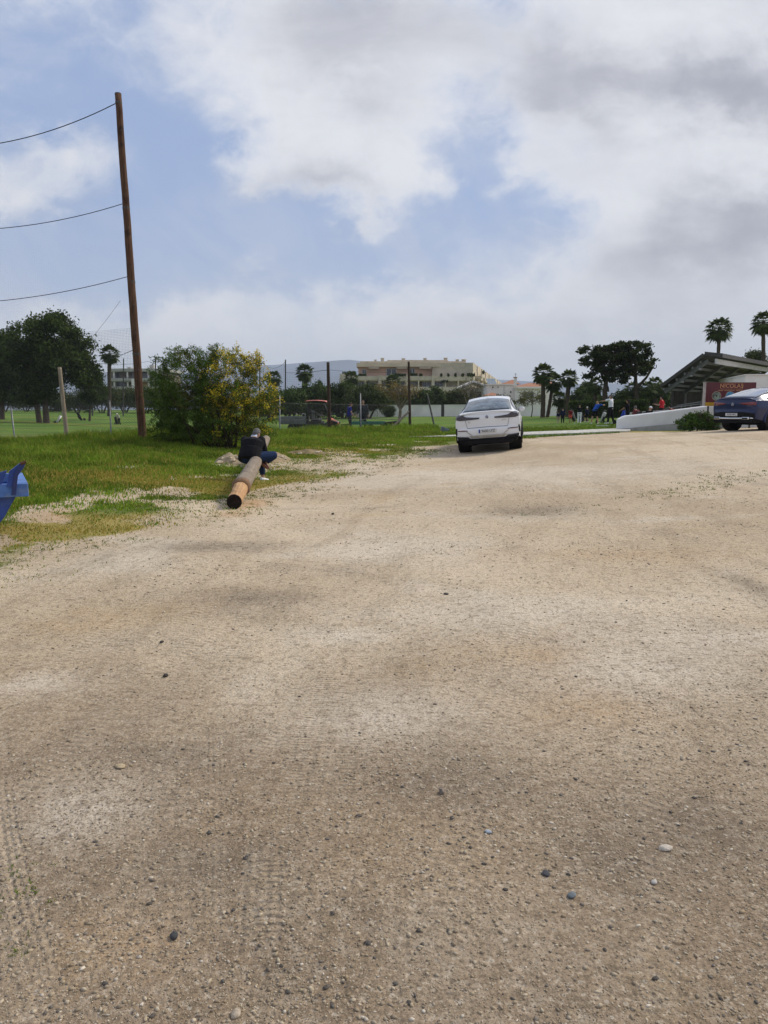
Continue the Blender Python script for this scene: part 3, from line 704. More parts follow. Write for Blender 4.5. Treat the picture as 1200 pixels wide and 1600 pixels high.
tree('broadleaf_tree', bs, 'dark leafy tree cut by the left edge of the picture', 'dark trees on the left of the lawn', [((0, 0, 0), (.3, .2, 5), .3, .16)],
     [pxb(10, 548, 80, 70, Y, bs, 3.5), pxb(-20, 560, 80, 90, Y, bs, 3.5), pxb(20, 580, 80, 60, Y, bs, 3.5), pxb(22, 522, 40, 26, Y, bs, 1.6), pxb(0, 610, 90, 40, Y, bs, 3)], 150, 150, .5, .38, .18, DARKPAL, 102, nl=10, shell=.3)
Y = 98; bs = on(140, Y)
tree('cypress_tree', bs, 'small dark pointed tree at right foot of the tallest dark tree', 'dark trees on the left of the lawn', [((0, 0, 0), (0, 0, 3), .16, .09)],
     [pxb(138, 590, 34, 40, Y, bs, 1.5), pxb(142, 608, 42, 44, Y, bs, 1.8), pxb(148, 588, 20, 20, Y, bs, .8), pxb(134, 578, 14, 22, Y, bs, .7)], 70, 130, .3, .3, .12, DARKPAL, 103, nl=6)
OL = [(8, 606, 52, 150), (42, 608, 46, 155), (122, 610, 44, 140), (160, 603, 46, 138), (196, 606, 44, 142), (228, 604, 44, 136), (262, 606, 50, 140), (92, 612, 40, 150)]
olab = ['low olive tree at the far left edge of the lawn', 'low olive tree behind the left trunk of the tallest dark tree', 'low olive tree right of the short cypress on far lawn edge', 'low olive tree under the lone fan palm', 'low olive tree between fan palm and tall leaning pole', 'low olive tree just behind the tall leaning pole', 'low olive tree half hidden by the flowering mimosa bush', 'low olive tree right of the trunks of the tallest dark tree']
for i, ((px, top, w, Y), lb) in enumerate(zip(OL, olab)):
    bs = on(px, Y); r = random.Random(i)
    tree('olive_tree', bs, lb, 'olive trees along the far left edge of the lawn', [((-.3, 0, 0), (-1.2, .2, 2.0), .14, .08), ((.3, 0, 0), (1.1, .1, 2.1), .15, .08), ((0, 0, 0), (.1, .3, 2.3), .12, .07)],
         [pxb(px+r.uniform(-4, 4), top+14, w, 26, Y, bs, 2.5), pxb(px-w*.3, top+20, w*.5, 22, Y, bs, 1.6), pxb(px+w*.3, top+19, w*.5, 22, Y, bs, 1.6)], 64, 110, .5, .36, .15, OLIVE, 110+i, nl=4, droop=.4)

# trees between the mimosa and the apartment block
BK = [('evergreen_tree', 452, 600, 58, 46, 100, MIDPAL, 'dark round evergreen beside the right side of the mimosa bush'), ('evergreen_tree', 492, 590, 64, 62, 104, MIDPAL, 'dark evergreen just right of the fan palm above the buggy'),
      ('evergreen_tree', 535, 592, 56, 56, 101, DARKPAL, 'dark evergreen behind the second net post and worker in blue'), ('olive_tree', 573, 596, 62, 44, 97, OLIVE, 'spreading olive green tree above the two workers'),
      ('evergreen_tree', 420, 606, 50, 40, 106, DARKPAL, 'dark low tree half hidden behind the mimosa flowers')]
for i, (nm, px, top, w, hp, Y, pal, lb) in enumerate(BK):
    bs = on(px, Y)
    tree(nm, bs, lb, 'trees behind the buggy', [((0, 0, 0), (.2, 0, 2.2), .2, .12), ((.4, 0, 0), (1.3, 0, 2.4), .14, .09)],
         [pxb(px, top+7+hp*.45, w, hp*.8, Y, bs, 2.6), pxb(px-w*.28, top+7+hp*.55, w*.55, hp*.62, Y, bs, 2), pxb(px+w*.28, top+6+hp*.52, w*.55, hp*.62, Y, bs, 2), pxb(px+w*.1, top+6+hp*.25, w*.4, hp*.4, Y, bs, 1.4)], 120, 130, .34, .32, .15, pal, 130+i, nl=7, droop=.25)
FR = [('evergreen_tree', 648, 604, 46, 46, 118, DARKPAL, 'dark tree left of the middle of the apartment block'), ('evergreen_tree', 676, 596, 52, 54, 116, DARKPAL, 'darkest dense tree standing before the middle of the apartment block'), ('evergreen_tree', 712, 600, 44, 46, 117, [(.03, .045, .014), (.075, .085, .028)], 'brownish green tree right of the dense dark one before the apartments'),
      ('evergreen_tree', 606, 606, 44, 40, 124, MIDPAL, 'low dark tree behind the pollarded tree'), ('evergreen_tree', 785, 612, 30, 30, 112, DARKPAL, 'small dark tree at left of the white car roof')]
for i, (nm, px, top, w, hp, Y, pal, lb) in enumerate(FR):
    bs = on(px, Y)
    tree(nm, bs, lb, 'trees before the apartment block', [((0, 0, 0), (.1, 0, 2.0), .2, .1)],
         [pxb(px, top+8+hp*.5, w, hp, Y, bs, 2.4), pxb(px-w*.25, top+6+hp*.6, w*.6, hp*.7, Y, bs, 2), pxb(px+w*.25, top+6+hp*.6, w*.6, hp*.7, Y, bs, 2)], 100, 120, .36, .34, .16, pal, 140+i, nl=6)
bs = on(608, 101); tree('round_shrub', bs, 'round clipped dark shrub in front of the far white wall', None, [((0, 0, 0), (0, 0, .5), .06, .04)], [pxb(608, 642, 17, 17, 101, bs)], 60, 90, .15, .16, .08, DARKPAL, 150, 'shrub', nl=4)
# nearly bare trees
Y = 74; bs = on(624, Y)
tree('pollarded_tree', bs, 'pale half bare pollarded tree with brown leaves on the lawn', None, [((0, 0, 0), (.1, 0, 1.7), .17, .12), ((.1, 0, 1.2), (-.9, .1, 2.6), .1, .06), ((.1, 0, 1.2), (1.1, 0, 2.5), .1, .06)],
     [pxb(608, 606, 44, 18, Y, bs, 1.6), pxb(640, 608, 40, 20, Y, bs, 1.4), pxb(622, 616, 44, 16, Y, bs, 1.4)], 60, 22, .24, .17, .10, [(.13, .10, .035), (.24, .17, .06)], 151, bark=BARK_PALE, nl=14)
Y = 100; bs = on(736, Y)
tree('bare_tree', bs, 'thin bare tree with sparse twigs behind the white car', None, [((0, 0, 0), (.2, 0, 3.0), .13, .06), ((0, 0, .6), (-1.2, 0, 3.8), .08, .04), ((0, 0, .8), (1.0, 0, 4.2), .08, .04)],
     [pxb(738, 600, 44, 38, Y, bs, 1.6), pxb(730, 616, 40, 30, Y, bs, 1.6), pxb(748, 608, 26, 34, Y, bs, 1.2)], 70, 12, .3, .16, .09, [(.10, .09, .05), (.19, .14, .08)], 152, bark=BARK_PALE, nl=22)
Y = 84; bs = on(830, Y)
tree('young_tree', bs, 'young sparse olive green tree on a thin stem by the white wall', None, [((0, 0, 0), (0, 0, 1.9), .06, .04)], [pxb(829, 620, 44, 18, Y, bs, 1.2), pxb(820, 626, 26, 12, Y, bs, .9), pxb(838, 626, 24, 12, Y, bs, .9)], 50, 40, .2, .16, .08, [(.09, .09, .03), (.17, .16, .055)], 153, bark=BARK, nl=9)

# right: umbrella crowned tree and hedges
Y = 70; bs = on(998, Y)
FL = [pxb(930, 560, 42, 30, Y, bs, 2), pxb(922, 548, 30, 14, Y, bs, 1.5), pxb(948, 552, 36, 22, Y, bs, 1.7), pxb(975, 552, 46, 30, Y, bs, 2.2), pxb(1000, 548, 36, 26, Y, bs, 2), pxb(992, 570, 50, 34, Y, bs, 2.3), pxb(960, 572, 36, 26, Y, bs, 1.8), pxb(1010, 562, 18, 24, Y, bs, 1.3), pxb(922, 585, 20, 14, Y, bs, 1), pxb(935, 575, 24, 14, Y, bs, 1.2), pxb(965, 590, 50, 22, Y, bs, 1.8), pxb(985, 541, 30, 14, Y, bs, 1.5)]
tree('umbrella_tree', bs, 'big dark flat topped tree with spreading crown above the golfers', None, [((0, 0, 0), (-.5, 0, 4.2), .26, .13), ((-2.9, .2, 0), (-2.9, .3, 4.3), .30, .15), ((-2.9, .2, 2.5), (-3.8, .2, 5.0), .14, .08), ((-.2, 0, 2.6), (1.0, 0, 4.3), .14, .08)],
     FL+[pxb(958, 560, 60, 34, Y, bs, 2), pxb(962, 545, 40, 20, Y, bs, 1.6)], 190, 90, .19, .24, .14, [(.016, .026, .008), (.062, .080, .020)], 160, nl=16, shell=.55, flat=.7)
HG = [(905, 606, 36, 54, 84, 'dark bushy tree behind the group of children'), (925, 618, 36, 44, 80, 'low dark bush behind the child in red'), (890, 622, 24, 36, 86, 'dark bush at the right end of the far white wall'), (970, 612, 46, 50, 76, 'dark bush behind the man in the white shirt'), (1005, 610, 46, 50, 80, 'dark bush behind the seated people'), (1040, 612, 50, 48, 82, 'dark bush left of the canopy roof'), (1062, 600, 40, 60, 84, 'dark bush beneath the low canopy eave'), (918, 600, 22, 30, 88, 'dark tree top left of the umbrella tree crown')]
for i, (px, top, w, hp, Y, lb) in enumerate(HG):
    bs = on(px, Y)
    tree('evergreen_bush', bs, lb, 'dark bushes behind the golfers', [((0, 0, 0), (.1, 0, 1.6), .14, .08)], [pxb(px, top+hp*.5, w, hp, Y, bs, 2), pxb(px-w*.2, top+hp*.65, w*.7, hp*.7, Y, bs, 1.6), pxb(px+w*.2, top+hp*.65, w*.7, hp*.7, Y, bs, 1.6), pxb(px+w*.1, top+hp*.2, w*.5, hp*.4, Y, bs, 1.2)], 110, 110, .26, .24, .12, DARKPAL, 170+i, 'bush', nl=5)
# clipped hedge behind the golfers
b0 = on(890, 64); b1 = on(1008, 58); root = empty('clipped_hedge', b0, 0, 'dark clipped hedge running behind the golf players', 'hedge')
rs2 = np.random.default_rng(181); n = 15000; f = rs2.uniform(0, 1, n); dvec = np.array(b1-b0)
P = np.outer(f, dvec)+np.stack([rs2.uniform(-.1, .1, n), rs2.choice([-.5, .5], n)+rs2.normal(0, .12, n), rs2.uniform(0, 1.35, n)], -1)
top = rs2.uniform(0, 1, n) < .35; P[top, 2] = 1.35+rs2.normal(0, .08, top.sum()); P[top, 1] = dvec[1]*f[top]+rs2.uniform(-.5, .5, top.sum())
Vh, Fh = leaf_quads(P, rs2.normal(0, 1, (n, 3)), .17, .09, rs2); fast('foliage', Vh, Fh, LEAF, root, np.repeat(leaf_cols(n, DARKPAL, rs2), 4, 0))
b = MB()
for k in range(14): b.tube([(b1-b0)*(k/13), (b1-b0)*(k/13)+Vector((.1, .05, .9))], [.05, .02], 6)
b.build('stems', BARK, root)
Y = 33.5; bs = on(1090, Y)
tree('leafy_shrub', bs, 'fresh green leafy shrub in front of the white ramp wall', None, [((-.3, 0, 0), (-.5, 0, .5), .03, .02), ((.2, 0, 0), (.4, 0, .5), .03, .02), ((0, 0, 0), (0, 0, .6), .03, .02)],
     [pxb(1084, 660, 36, 28, Y, bs, .5), pxb(1070, 664, 28, 20, Y, bs, .45), pxb(1104, 658, 32, 30, Y, bs, .5), pxb(1112, 664, 24, 22, Y, bs, .45), pxb(1092, 650, 22, 14, Y, bs, .35)], 150, 46, .07, .085, .04, [(.035, .07, .012), (.10, .17, .03)], 190, 'shrub', nl=8, shell=.5)
Y = 74; bs = on(1181, Y)
tree('leafy_tree', bs, 'small round leafy tree top showing over the canopy roof', None, [((0, 0, 0), (0, 0, 4.5), .14, .08)], [pxb(1181, 560, 26, 22, Y, bs, 1), pxb(1177, 555, 14, 14, Y, bs, .7), pxb(1186, 568, 20, 14, Y, bs, .8)], 60, 50, .2, .22, .11, OLIVE, 191, nl=6)

# ------------------------------------------------------------------ palms
def fan_palm(base, top, r, label, group, seed, nf=46, trunk_r=(.22, .15), skirt=.5, droop=.6, up=1.15):
    rs = np.random.default_rng(seed); base = Vector(base); top = Vector(top)-base
    root = empty('fan_palm', base, 0, label, 'palm tree', group)
    Vs, Cs = [], []
    def frond(az, el, L, fan, col, segs=15):
        d = Vector((math.cos(az)*math.cos(el), math.sin(az)*math.cos(el), math.sin(el)))
        side = Vector((-math.sin(az), math.cos(az), 0)); up_ = side.cross(d)*-1
        hub = top+d*L*.5+Vector((0, 0, -droop*.08*L))
        Vs.append([top, top+side*.02*L, hub, hub-side*.02*L]); Cs.append(np.array(col)*.9)
        for k in range(segs):
            a = (k/(segs-1)-.5)*fan; dd = (d*math.cos(a)+side*math.sin(a)).normalized()
            ll = L*.56*(1-.25*abs(a)/fan*2)*rs.uniform(.9, 1.1); w = ll*.11
            s2 = dd.cross(up_).normalized(); mid = hub+dd*ll*.55+Vector((0, 0, -droop*.05*L))
            tip = hub+dd*ll*.95+Vector((0, 0, -droop*(.22+.12*rs.uniform())*L))
            Vs.append([hub, mid+s2*w, tip, mid-s2*w]); Cs.append(np.array(col)*rs.uniform(.75, 1.25))
    ga = 2.39996
    for i in range(nf):
        el = R(82)-(i/nf)**.8*R(125)*up; a = np.random.default_rng(seed*100+i).uniform(.4, 1)
        frond(i*ga, el, r*rs.uniform(.85, 1.08), R(170), np.array((.024, .042, .012))*(1-a)+np.array((.085, .115, .032))*a)
    def emit(name, m_):
        V = np.array([[tuple(p) for p in q] for q in Vs]).reshape(-1, 3); fast(name, V, np.arange(len(V)).reshape(-1, 4), m_, root, np.repeat(np.array(Cs), 4, 0))
    emit('crown', LEAF); Vs.clear(); Cs.clear()
    if skirt:
        for i in range(int(22*skirt)+6):
            frond(i*ga, R(-55)-R(28)*rs.uniform(), r*rs.uniform(.55, .8)*(.6+skirt*.5), R(110), np.array((.13, .095, .05))*rs.uniform(.6, 1.2), 9)
        emit('dry_skirt', LEAF)
    b = MB(); rr_ = random.Random(seed); n = 14
    pts = [Vector((0, 0, -.3)).lerp(top, k/n)+Vector((math.sin(k*.5+seed)*.02, 0, 0)) for k in range(n+1)]
    rad = [trunk_r[0]*(1.35 if k == 0 else 1)*(1-k/n)+trunk_r[1]*k/n+(.02 if k % 2 else 0) for k in range(n+1)]
    b.tube(pts, rad, 10); b.build('trunk', BARK, root, smooth=True)
    return root
PG = 'fan palms'
def palm_at(px_base, Y, px, py, rpx, label, seed, **kw):
    return fan_palm(on(px_base, Y), at(px, py, Y), rpx*Y/1200, label, PG, seed, **kw)
palm_at(171, 118, 171, 552, 18, 'lone fan palm left of the tall leaning pole', 201, skirt=.6, trunk_r=(.3, .26))
palm_at(428, 122, 428, 590, 15, 'small fan palm whose top shows right of the mimosa bush', 202, skirt=0)
palm_at(476, 106, 476, 581, 17, 'stout fan palm above the buggy with shaggy brown skirt', 203, skirt=1, trunk_r=(.4, .35))
palm_at(549, 128, 549, 590, 14, 'fan palm in front of left end of the apartment block', 204, skirt=.2)
palm_at(614, 126, 614, 596, 16, 'fan palm in front of the apartment block left of the net post', 205, skirt=.3)
palm_at(848, 76, 849, 582, 20, 'left palm of the clump beside the tiled villa', 206, skirt=.5, trunk_r=(.24, .17))
palm_at(854, 77, 865, 596, 18, 'leaning palm in middle of the clump beside the tiled villa', 207, skirt=.3, trunk_r=(.18, .14))
palm_at(885, 74, 889, 590, 17, 'stocky palm at right of the villa clump with bushy round head', 208, skirt=.9, trunk_r=(.22, .2))
palm_at(874, 79, 874, 622, 15, 'short young palm low between the villa palms', 209, skirt=0, trunk_r=(.2, .16))
palm_at(1117, 72, 1124, 512, 23, 'tall slim palm rising over the ridge of the canopy roof', 210, skirt=.6, trunk_r=(.22, .13), droop=.8)
palm_at(1191, 70, 1193, 502, 23, 'tall slim palm cut by the right edge of the picture', 211, skirt=.8, trunk_r=(.22, .14), droop=.8)
for i, (px, top, Y, lb) in enumerate([(930, 600, 72, 'pale stemmed palm left of the umbrella tree trunk'), (1012, 606, 70, 'pale trunked palm behind the seated people'), (1024, 600, 74, 'pale trunked palm left of the woman in red'), (1036, 608, 71, 'pale trunked palm behind the woman in red'), (1050, 604, 76, 'pale trunked palm just under the canopy eave'), (990, 606, 73, 'pale trunked palm behind the person in black')]):
    palm_at(px, Y, px, top, 17, lb, 220+i, skirt=.3, trunk_r=(.2, .16), nf=30, droop=.9)

# ------------------------------------------------------------------ mimosa bush with yellow flowers
Y = 24.3; bs = on(330, Y); root = empty('mimosa_bush', bs, 0, 'big feathery mimosa bush with yellow flowers on its right side', 'bush')
rs3 = np.random.default_rng(301)
BL = [pxb(290, 600, 110, 110, Y, bs, 1.1), pxb(268, 625, 76, 90, Y, bs, .9), pxb(350, 595, 120, 96, Y, bs, 1.1), pxb(395, 612, 76, 70, Y, bs, .8), pxb(330, 650, 150, 90, Y, bs, 1.1), pxb(270, 668, 70, 62, Y, bs, .8), pxb(395, 650, 60, 70, Y, bs, .8), pxb(290, 562, 60, 40, Y, bs, .6), pxb(350, 560, 56, 36, Y, bs, .6), pxb(392, 572, 44, 36, Y, bs, .5), pxb(262, 570, 40, 26, Y, bs, .4), pxb(255, 600, 40, 40, Y, bs, .5), pxb(415, 632, 36, 40, Y, bs, .5), pxb(305, 678, 100, 40, Y, bs, .8), pxb(365, 676, 100, 46, Y, bs, .8), pxb(345, 625, 90, 80, Y, bs, 1.0), pxb(300, 640, 110, 90, Y, bs, 1.0), pxb(400, 676, 50, 40, Y, bs, .6), pxb(318, 575, 60, 60, Y, bs, .8), pxb(322, 610, 60, 60, Y, bs, .9), pxb(335, 640, 60, 60, Y, bs, .8), pxb(256, 650, 50, 70, Y, bs, .6)]
C = clumps(BL, 1150, rs3, .42); per = 42; ids = np.repeat(np.arange(len(C)), per); n = len(ids)
dirs = rs3.normal(0, 1, (len(C), 3)); dirs[:, 2] = np.abs(dirs[:, 2])*.5+.2; dirs += (C-np.array([0, 0, 1.2]))*.5; dirs /= np.linalg.norm(dirs, axis=1, keepdims=True)
s = rs3.uniform(-.5, 1.0, n)
P = C[ids]+dirs[ids]*(s*.34)[:, None]+rs3.normal(0, .04, (n, 3)); P[:, 2] -= (np.maximum(s, 0)**2)*.16
D = dirs[ids]*.6+rs3.normal(0, .55, (n, 3)); D[:, 2] -= .55
V, F = leaf_quads(P, D, .135*rs3.uniform(.6, 1.3, n), .02*rs3.uniform(.7, 1.3, n), rs3)
pal = leaf_cols(n, [(.034, .068, .012), (.125, .185, .03)], rs3, ids, len(C), .35)
wx = P[:, 0]/1.9
yel = (vn(C[:, 0], C[:, 2], 1.6, 7)[ids]+.3*(P[:, 0] > .15) > .78) & (rs3.uniform(0, 1, n) < .30); pal[yel] = np.array((.17, .13, .03))*rs3.uniform(.7, 1.3, (yel.sum(), 1))
fast('foliage', V, F, LEAF, root, np.repeat(pal, 4, 0))
ck = (C[:, 0]+.30*rs3.normal(0, 1, len(C)) > .10) & (C[:, 2] > .75+.35*rs3.normal(0, 1, len(C))) & (C[:, 1] < .5)
C2 = C[ck]; ids = np.repeat(np.arange(len(C2)), 46); n = len(ids); keepc = rs3.uniform(0, 1, len(C2)) < .58
ids = ids[keepc[ids]]; n = len(ids); dd = dirs[ck]
P = C2[ids]+dd[ids]*rs3.uniform(-.05, .34, n)[:, None]+rs3.normal(0, .05, (n, 3)); P[:, 1] -= .05
V, F = leaf_quads(P, rs3.normal(0, 1, (n, 3)), .042, .036, rs3)
fast('flowers', V, F, LEAF, root, np.repeat(leaf_cols(n, [(.48, .36, .02), (.76, .60, .06)], rs3), 4, 0))
b = MB(); rnd = random.Random(3)
for k in range(26):
    c = Vector(C[rnd.randrange(len(C))]); s_ = Vector((rnd.uniform(-.9, .9), rnd.uniform(-.4, .4), -.1)); b.tube([s_, s_.lerp(c, .5)+Vector((0, 0, .2)), c], [.03, .02, .008], 6)
b.build('stems', BARK, root, smooth=True)
# ------------------------------------------------------------------ poles, net, fence
WOOD = mat('weathered_pole', (.105, .058, .036), .85, 0, .40, 4, bump=.7, bscale=20, streak=(7, 7, .5), dirt=((.03, .02, .016), .8))
WOODP = mat('pale_post', (.30, .25, .18), .9, 0, .3, 4, bump=.6, bscale=25, streak=(5, 5, .4))
WOODD = mat('dark_post', (.06, .042, .03), .9, 0, .35, 5, bump=.5, bscale=25, streak=(6, 6, .5))
STEEL = mat('galvanised_steel', (.17, .175, .18), .5, .6, .15, 12)
RUSTY = mat('dark_steel', (.07, .065, .06), .7, .3, .3, 12)
ROPE = mat('dark_rope', (.025, .025, .028), .8)
WIRE = mat('grey_wire', (.09, .09, .09), .6, .5, .1, 5)
def pole(name, base, top, r0, r1, m_, label, cat, group=None, cap=None, n=14):
    base = Vector(base); top = Vector(top); root = empty(name, base, 0, label, cat, group); b = MB(); d = top-base
    k = 22; rnd = random.Random(int(base.x*31))
    b.tube([Vector((0, 0, -.4))]+[d*(i/k)+Vector((rnd.uniform(-1, 1), rnd.uniform(-1, 1), 0))*r0*.05 for i in range(k+1)], [r0*1.02]+[r0+(r1-r0)*i/k for i in range(k+1)], n)
    b.build('shaft', m_, root, smooth=True)
    if cap:
        b = MB(); b.tube([d-d.normalized()*.02, d+d.normalized()*.02], r1*1.03, n); b.build('top_cap', cap, root)
    return root
pb = on(222, 25); pt = at(184.5, 147, 25)
tall = pole('tall_pole', pb, pt, .135, .098, WOOD, 'tall leaning brown wooden pole left of the mimosa bush', 'pole', cap=RUSTY)
dd = pt-pb
for py in (160, 318, 432, 546):
    f = (692-py)/(692-147); c = dd*f; b = MB(); b.tube([c-Vector((.0, 0, .03)), c+Vector((0, 0, .03))], .136-.037*f+.004, 14); b.build('wire_band', RUSTY, tall)
for f in (.12, .22, .33, .41, .52, .63, .74, .8, .9): b = MB(); c = dd*f+Vector((.05, -.118+.035*f, 0)); b.ball(c, (.022, .012, .03), 8, 6); b.build('knot', RUSTY, tall, smooth=True)
def cable(label, p0, p1, sag, r=.011, name='cable', cat='cable', group=None, m_=ROPE):
    p0, p1 = Vector(p0), Vector(p1); b = MB(); N_ = 26
    pts = [p0.lerp(p1, i/N_)-Vector((0, 0, 4*sag*(i/N_)*(1-i/N_))) for i in range(N_+1)]
    b.tube([p-p0 for p in pts], r, 6); o = b.build(name, m_, smooth=True); o.location = p0; tag(o, label, cat, group); return pts
NG = 'cables of the tall ball net'
E0 = at(-240, 212, 25.3)
c0 = cable('topmost dark cable sagging from the head of the tall pole', at(180, 162, 25), at(-240, 214, 25.4), .75, group=NG, r=.013)
c1 = cable('second dark cable from the top on the tall pole', at(193, 318, 25), at(-240, 342, 25.4), .55, group=NG)
c2 = cable('third dark cable from the top on the tall pole', at(200, 432, 25), at(-240, 466, 25.4), .45, group=NG)
c3 = cable('thin slack dark cable slanting down through the net at left', at(188, 470, 26), at(40, 620, 26.2), .3, r=.004, group=NG)
# ball net: real strands between the cables and down to the fence
root = empty('ball_net', at(0, 500, 25.2), 0, 'fine dark ball net hanging from the cables left of the tall pole', 'net')
def net(name, topA, topB, lowA, lowB, step, r, m_, parent, sagt=0, sagl=0, diag=False):
    """woven strands over a ruled sheet between two sagging lines"""
    topA, topB, lowA, lowB = map(Vector, (topA, topB, lowA, lowB)); V = []; F = []
    def P(u, v):
        a = topA.lerp(topB, u)-Vector((0, 0, 4*sagt*u*(1-u))); c = lowA.lerp(lowB, u)-Vector((0, 0, 4*sagl*u*(1-u))); return a.lerp(c, v)
    Wd = (topB-topA).length; Ht = (topA-lowA).length
    def strand(p):
        k = len(V)
        for q in p: V.extend([(q.x, q.y-r, q.z+r*.6), (q.x+r, q.y+r, q.z+r*.6), (q.x-r, q.y+r, q.z-r)])
        for i in range(len(p)-1):
            for j in range(3): F.append((k+3*i+j, k+3*i+(j+1) % 3, k+3*i+3+(j+1) % 3, k+3*i+3+j))
    nu = int(Wd/step); nv = int(Ht/step)
    if not diag:
        for i in range(nu+1): strand([P(i/nu, j/6) for j in range(7)])
        for j in range(nv+1): strand([P(i/14, j/nv) for i in range(15)])
    else:
        for i in range(-nv, nu+1):
            for s in (0, 1):
                pts = []
                for q in range(5):
                    v = q/4; u = (i+(v if s == 0 else 1-v)*nv)/nu
                    if 0 <= u <= 1: pts.append(P(u, v))
                if len(pts) > 1: strand(pts)
    mb = MB(); mb.v = V; mb.f = F
    return mb.build(name, m_, parent, world=True, fix=False)
net('net_panel', at(180, 162, 25), at(-240, 214, 25.4), at(201, 432, 25), at(-240, 466, 25.4), .07, .0003, ROPE, root, sagt=.75, sagl=.45)
net('net_panel', at(216, 512, 25.6), at(-240, 566, 26.2), at(221, 640, 25.6), at(-240, 655, 26.2), .05, .0019, ROPE, root, sagt=-.1)
net('net_panel', at(202, 432, 25.1), at(-240, 466, 25.5), at(216, 512, 25.6), at(-240, 566, 26.2), .07, .0003, ROPE, root, sagt=.45, sagl=-.1)
# chain link fence with its steel posts
frt = empty('chain_link_fence', on(172, 26), 0, 'low wire mesh fence along the grass verge on thin steel posts', 'fence')
FP = [(-260, 26), (20, 26), (98, 26), (172, 26), (240, 26.5), (437, 33), (515, 37), (564, 39), (640, 41.5)]
for i in range(len(FP)-1):
    a, c = on(*FP[i]), on(*FP[i+1]); hh_ = 1.45 if i > 3 else 1.35
    net('mesh_panel', a+Vector((0, 0, hh_)), c+Vector((0, 0, hh_)), a+Vector((0, 0, .02)), c+Vector((0, 0, .02)), .085, .0019, WIRE, frt, diag=True)
    b = MB()
    for zz in (.1, hh_*.5, hh_): b.tube([a+Vector((0, 0, zz)), c+Vector((0, 0, zz))], .004, 5)
    b.build('tension_wire', WIRE, frt, world=True)
for (px0, Y0, px1, py1, r_) in ((22, 26, 17, 636, .026), (173, 26, 171, 627, .026), (437, 33, 437, 618, .026), (564, 39, 563, 615, .028)):
    p = on(px0, Y0); b = MB(); q = at(px1, py1, Y0); b.tube([p-Vector((0, 0, .3)), p, q], r_, 10); b.ball(q, r_*1.15, 10, 6); b.build('post', STEEL, frt, smooth=True, world=True)
PG2 = 'wooden posts along the fence'
pole('wooden_post', on(104, 25.8), at(93, 574, 25.8), .075, .062, WOODP, 'pale leaning wooden post between the two steel posts at left', 'post', PG2)
pole('wooden_post', on(515, 37), at(512.5, 566, 37), .095, .07, WOODD, 'dark topped upright wooden post in front of the red roofed buggy', 'post', PG2)
pole('wooden_post', on(641, 41.5), at(638.5, 565, 41.5), .075, .06, WOODD, 'dark slim post held by a pale diagonal brace', 'post', PG2)
pole('leaning_post', on(681, 42), at(667, 615, 42.5), .05, .045, RUSTY, 'dark thin steel post leaning left beside the white wall', 'post')
a = on(604, 41); o = pole('brace_pole', a, at(640, 642, 41.5), .075, .055, WOODP, 'pale wooden brace leaning up against the dark slim post', 'brace', n=10)
b = MB(); b.rbox((0, 0, .12), (.42, .3, .24), .03, rot=Matrix.Rotation(R(22), 3, 'Y')); b.rbox((.04, -.15, .12), (.3, .03, .15), .01, rot=Matrix.Rotation(R(22), 3, 'Y'))
o = b.build('utility_box', mat('grey_plastic', (.17, .19, .22), .6, 0, .15, 5)); o.location = on(695, 41); tag(o, 'small tilted grey box lying on the lawn left of the white car', 'box')
# far net posts and their wires
NP = [(145, 562, 118, 'far dark net post between cypress and lone fan palm'), (193, 560, 118, 'far dark net post in front of the left building'), (243, 558, 116, 'far dark net post left of the two at the bush edge'), (256, 560, 116, 'far dark net post beside the top left of the bush'), (406, 559, 110, 'far dark net post behind right top of the mimosa'), (446, 562, 110, 'far dark net post between two fan palms')]
for px, py, Y, lb in NP: pole('net_post', on(px, Y), at(px, py, Y), .11, .09, RUSTY, lb, 'post', 'far net posts', n=8)
WG = 'far wires between net posts'
cable('far wire hanging between net posts beside the lone fan palm', at(145, 566, 118), at(243, 562, 116), .5, .018, 'wire', 'wire', WG)
cable('dark far wire above the buggy between its two posts', at(446, 582, 110), at(513, 578, 37), .1, .014, 'wire', 'wire', WG)
cable('far wire sagging behind right top of the mimosa', at(406, 563, 110), at(446, 565, 110), 1.0, .022, 'wire', 'wire', WG)
cable('wire between dark post at buggy and braced slim post', at(513, 578, 37), at(639, 580, 41.5), .08, .008, 'wire', 'wire', WG)
cable('thin wire from tall pole down towards the far net posts', at(210, 546, 25), at(146, 562, 118), .3, .010, 'wire', 'wire', WG)
root = empty('ball_net', on(430, 110), 0, 'faint far net hung between posts right of the mimosa bush', 'net')
net('net_panel', at(406, 563, 110), at(446, 565, 110), at(406, 632, 110), at(446, 632, 110), .3, .006, ROPE, root, sagt=1.0)
net('net_panel', at(446, 582, 110), at(530, 582, 112), at(446, 632, 110), at(530, 632, 112), .3, .005, ROPE, root)

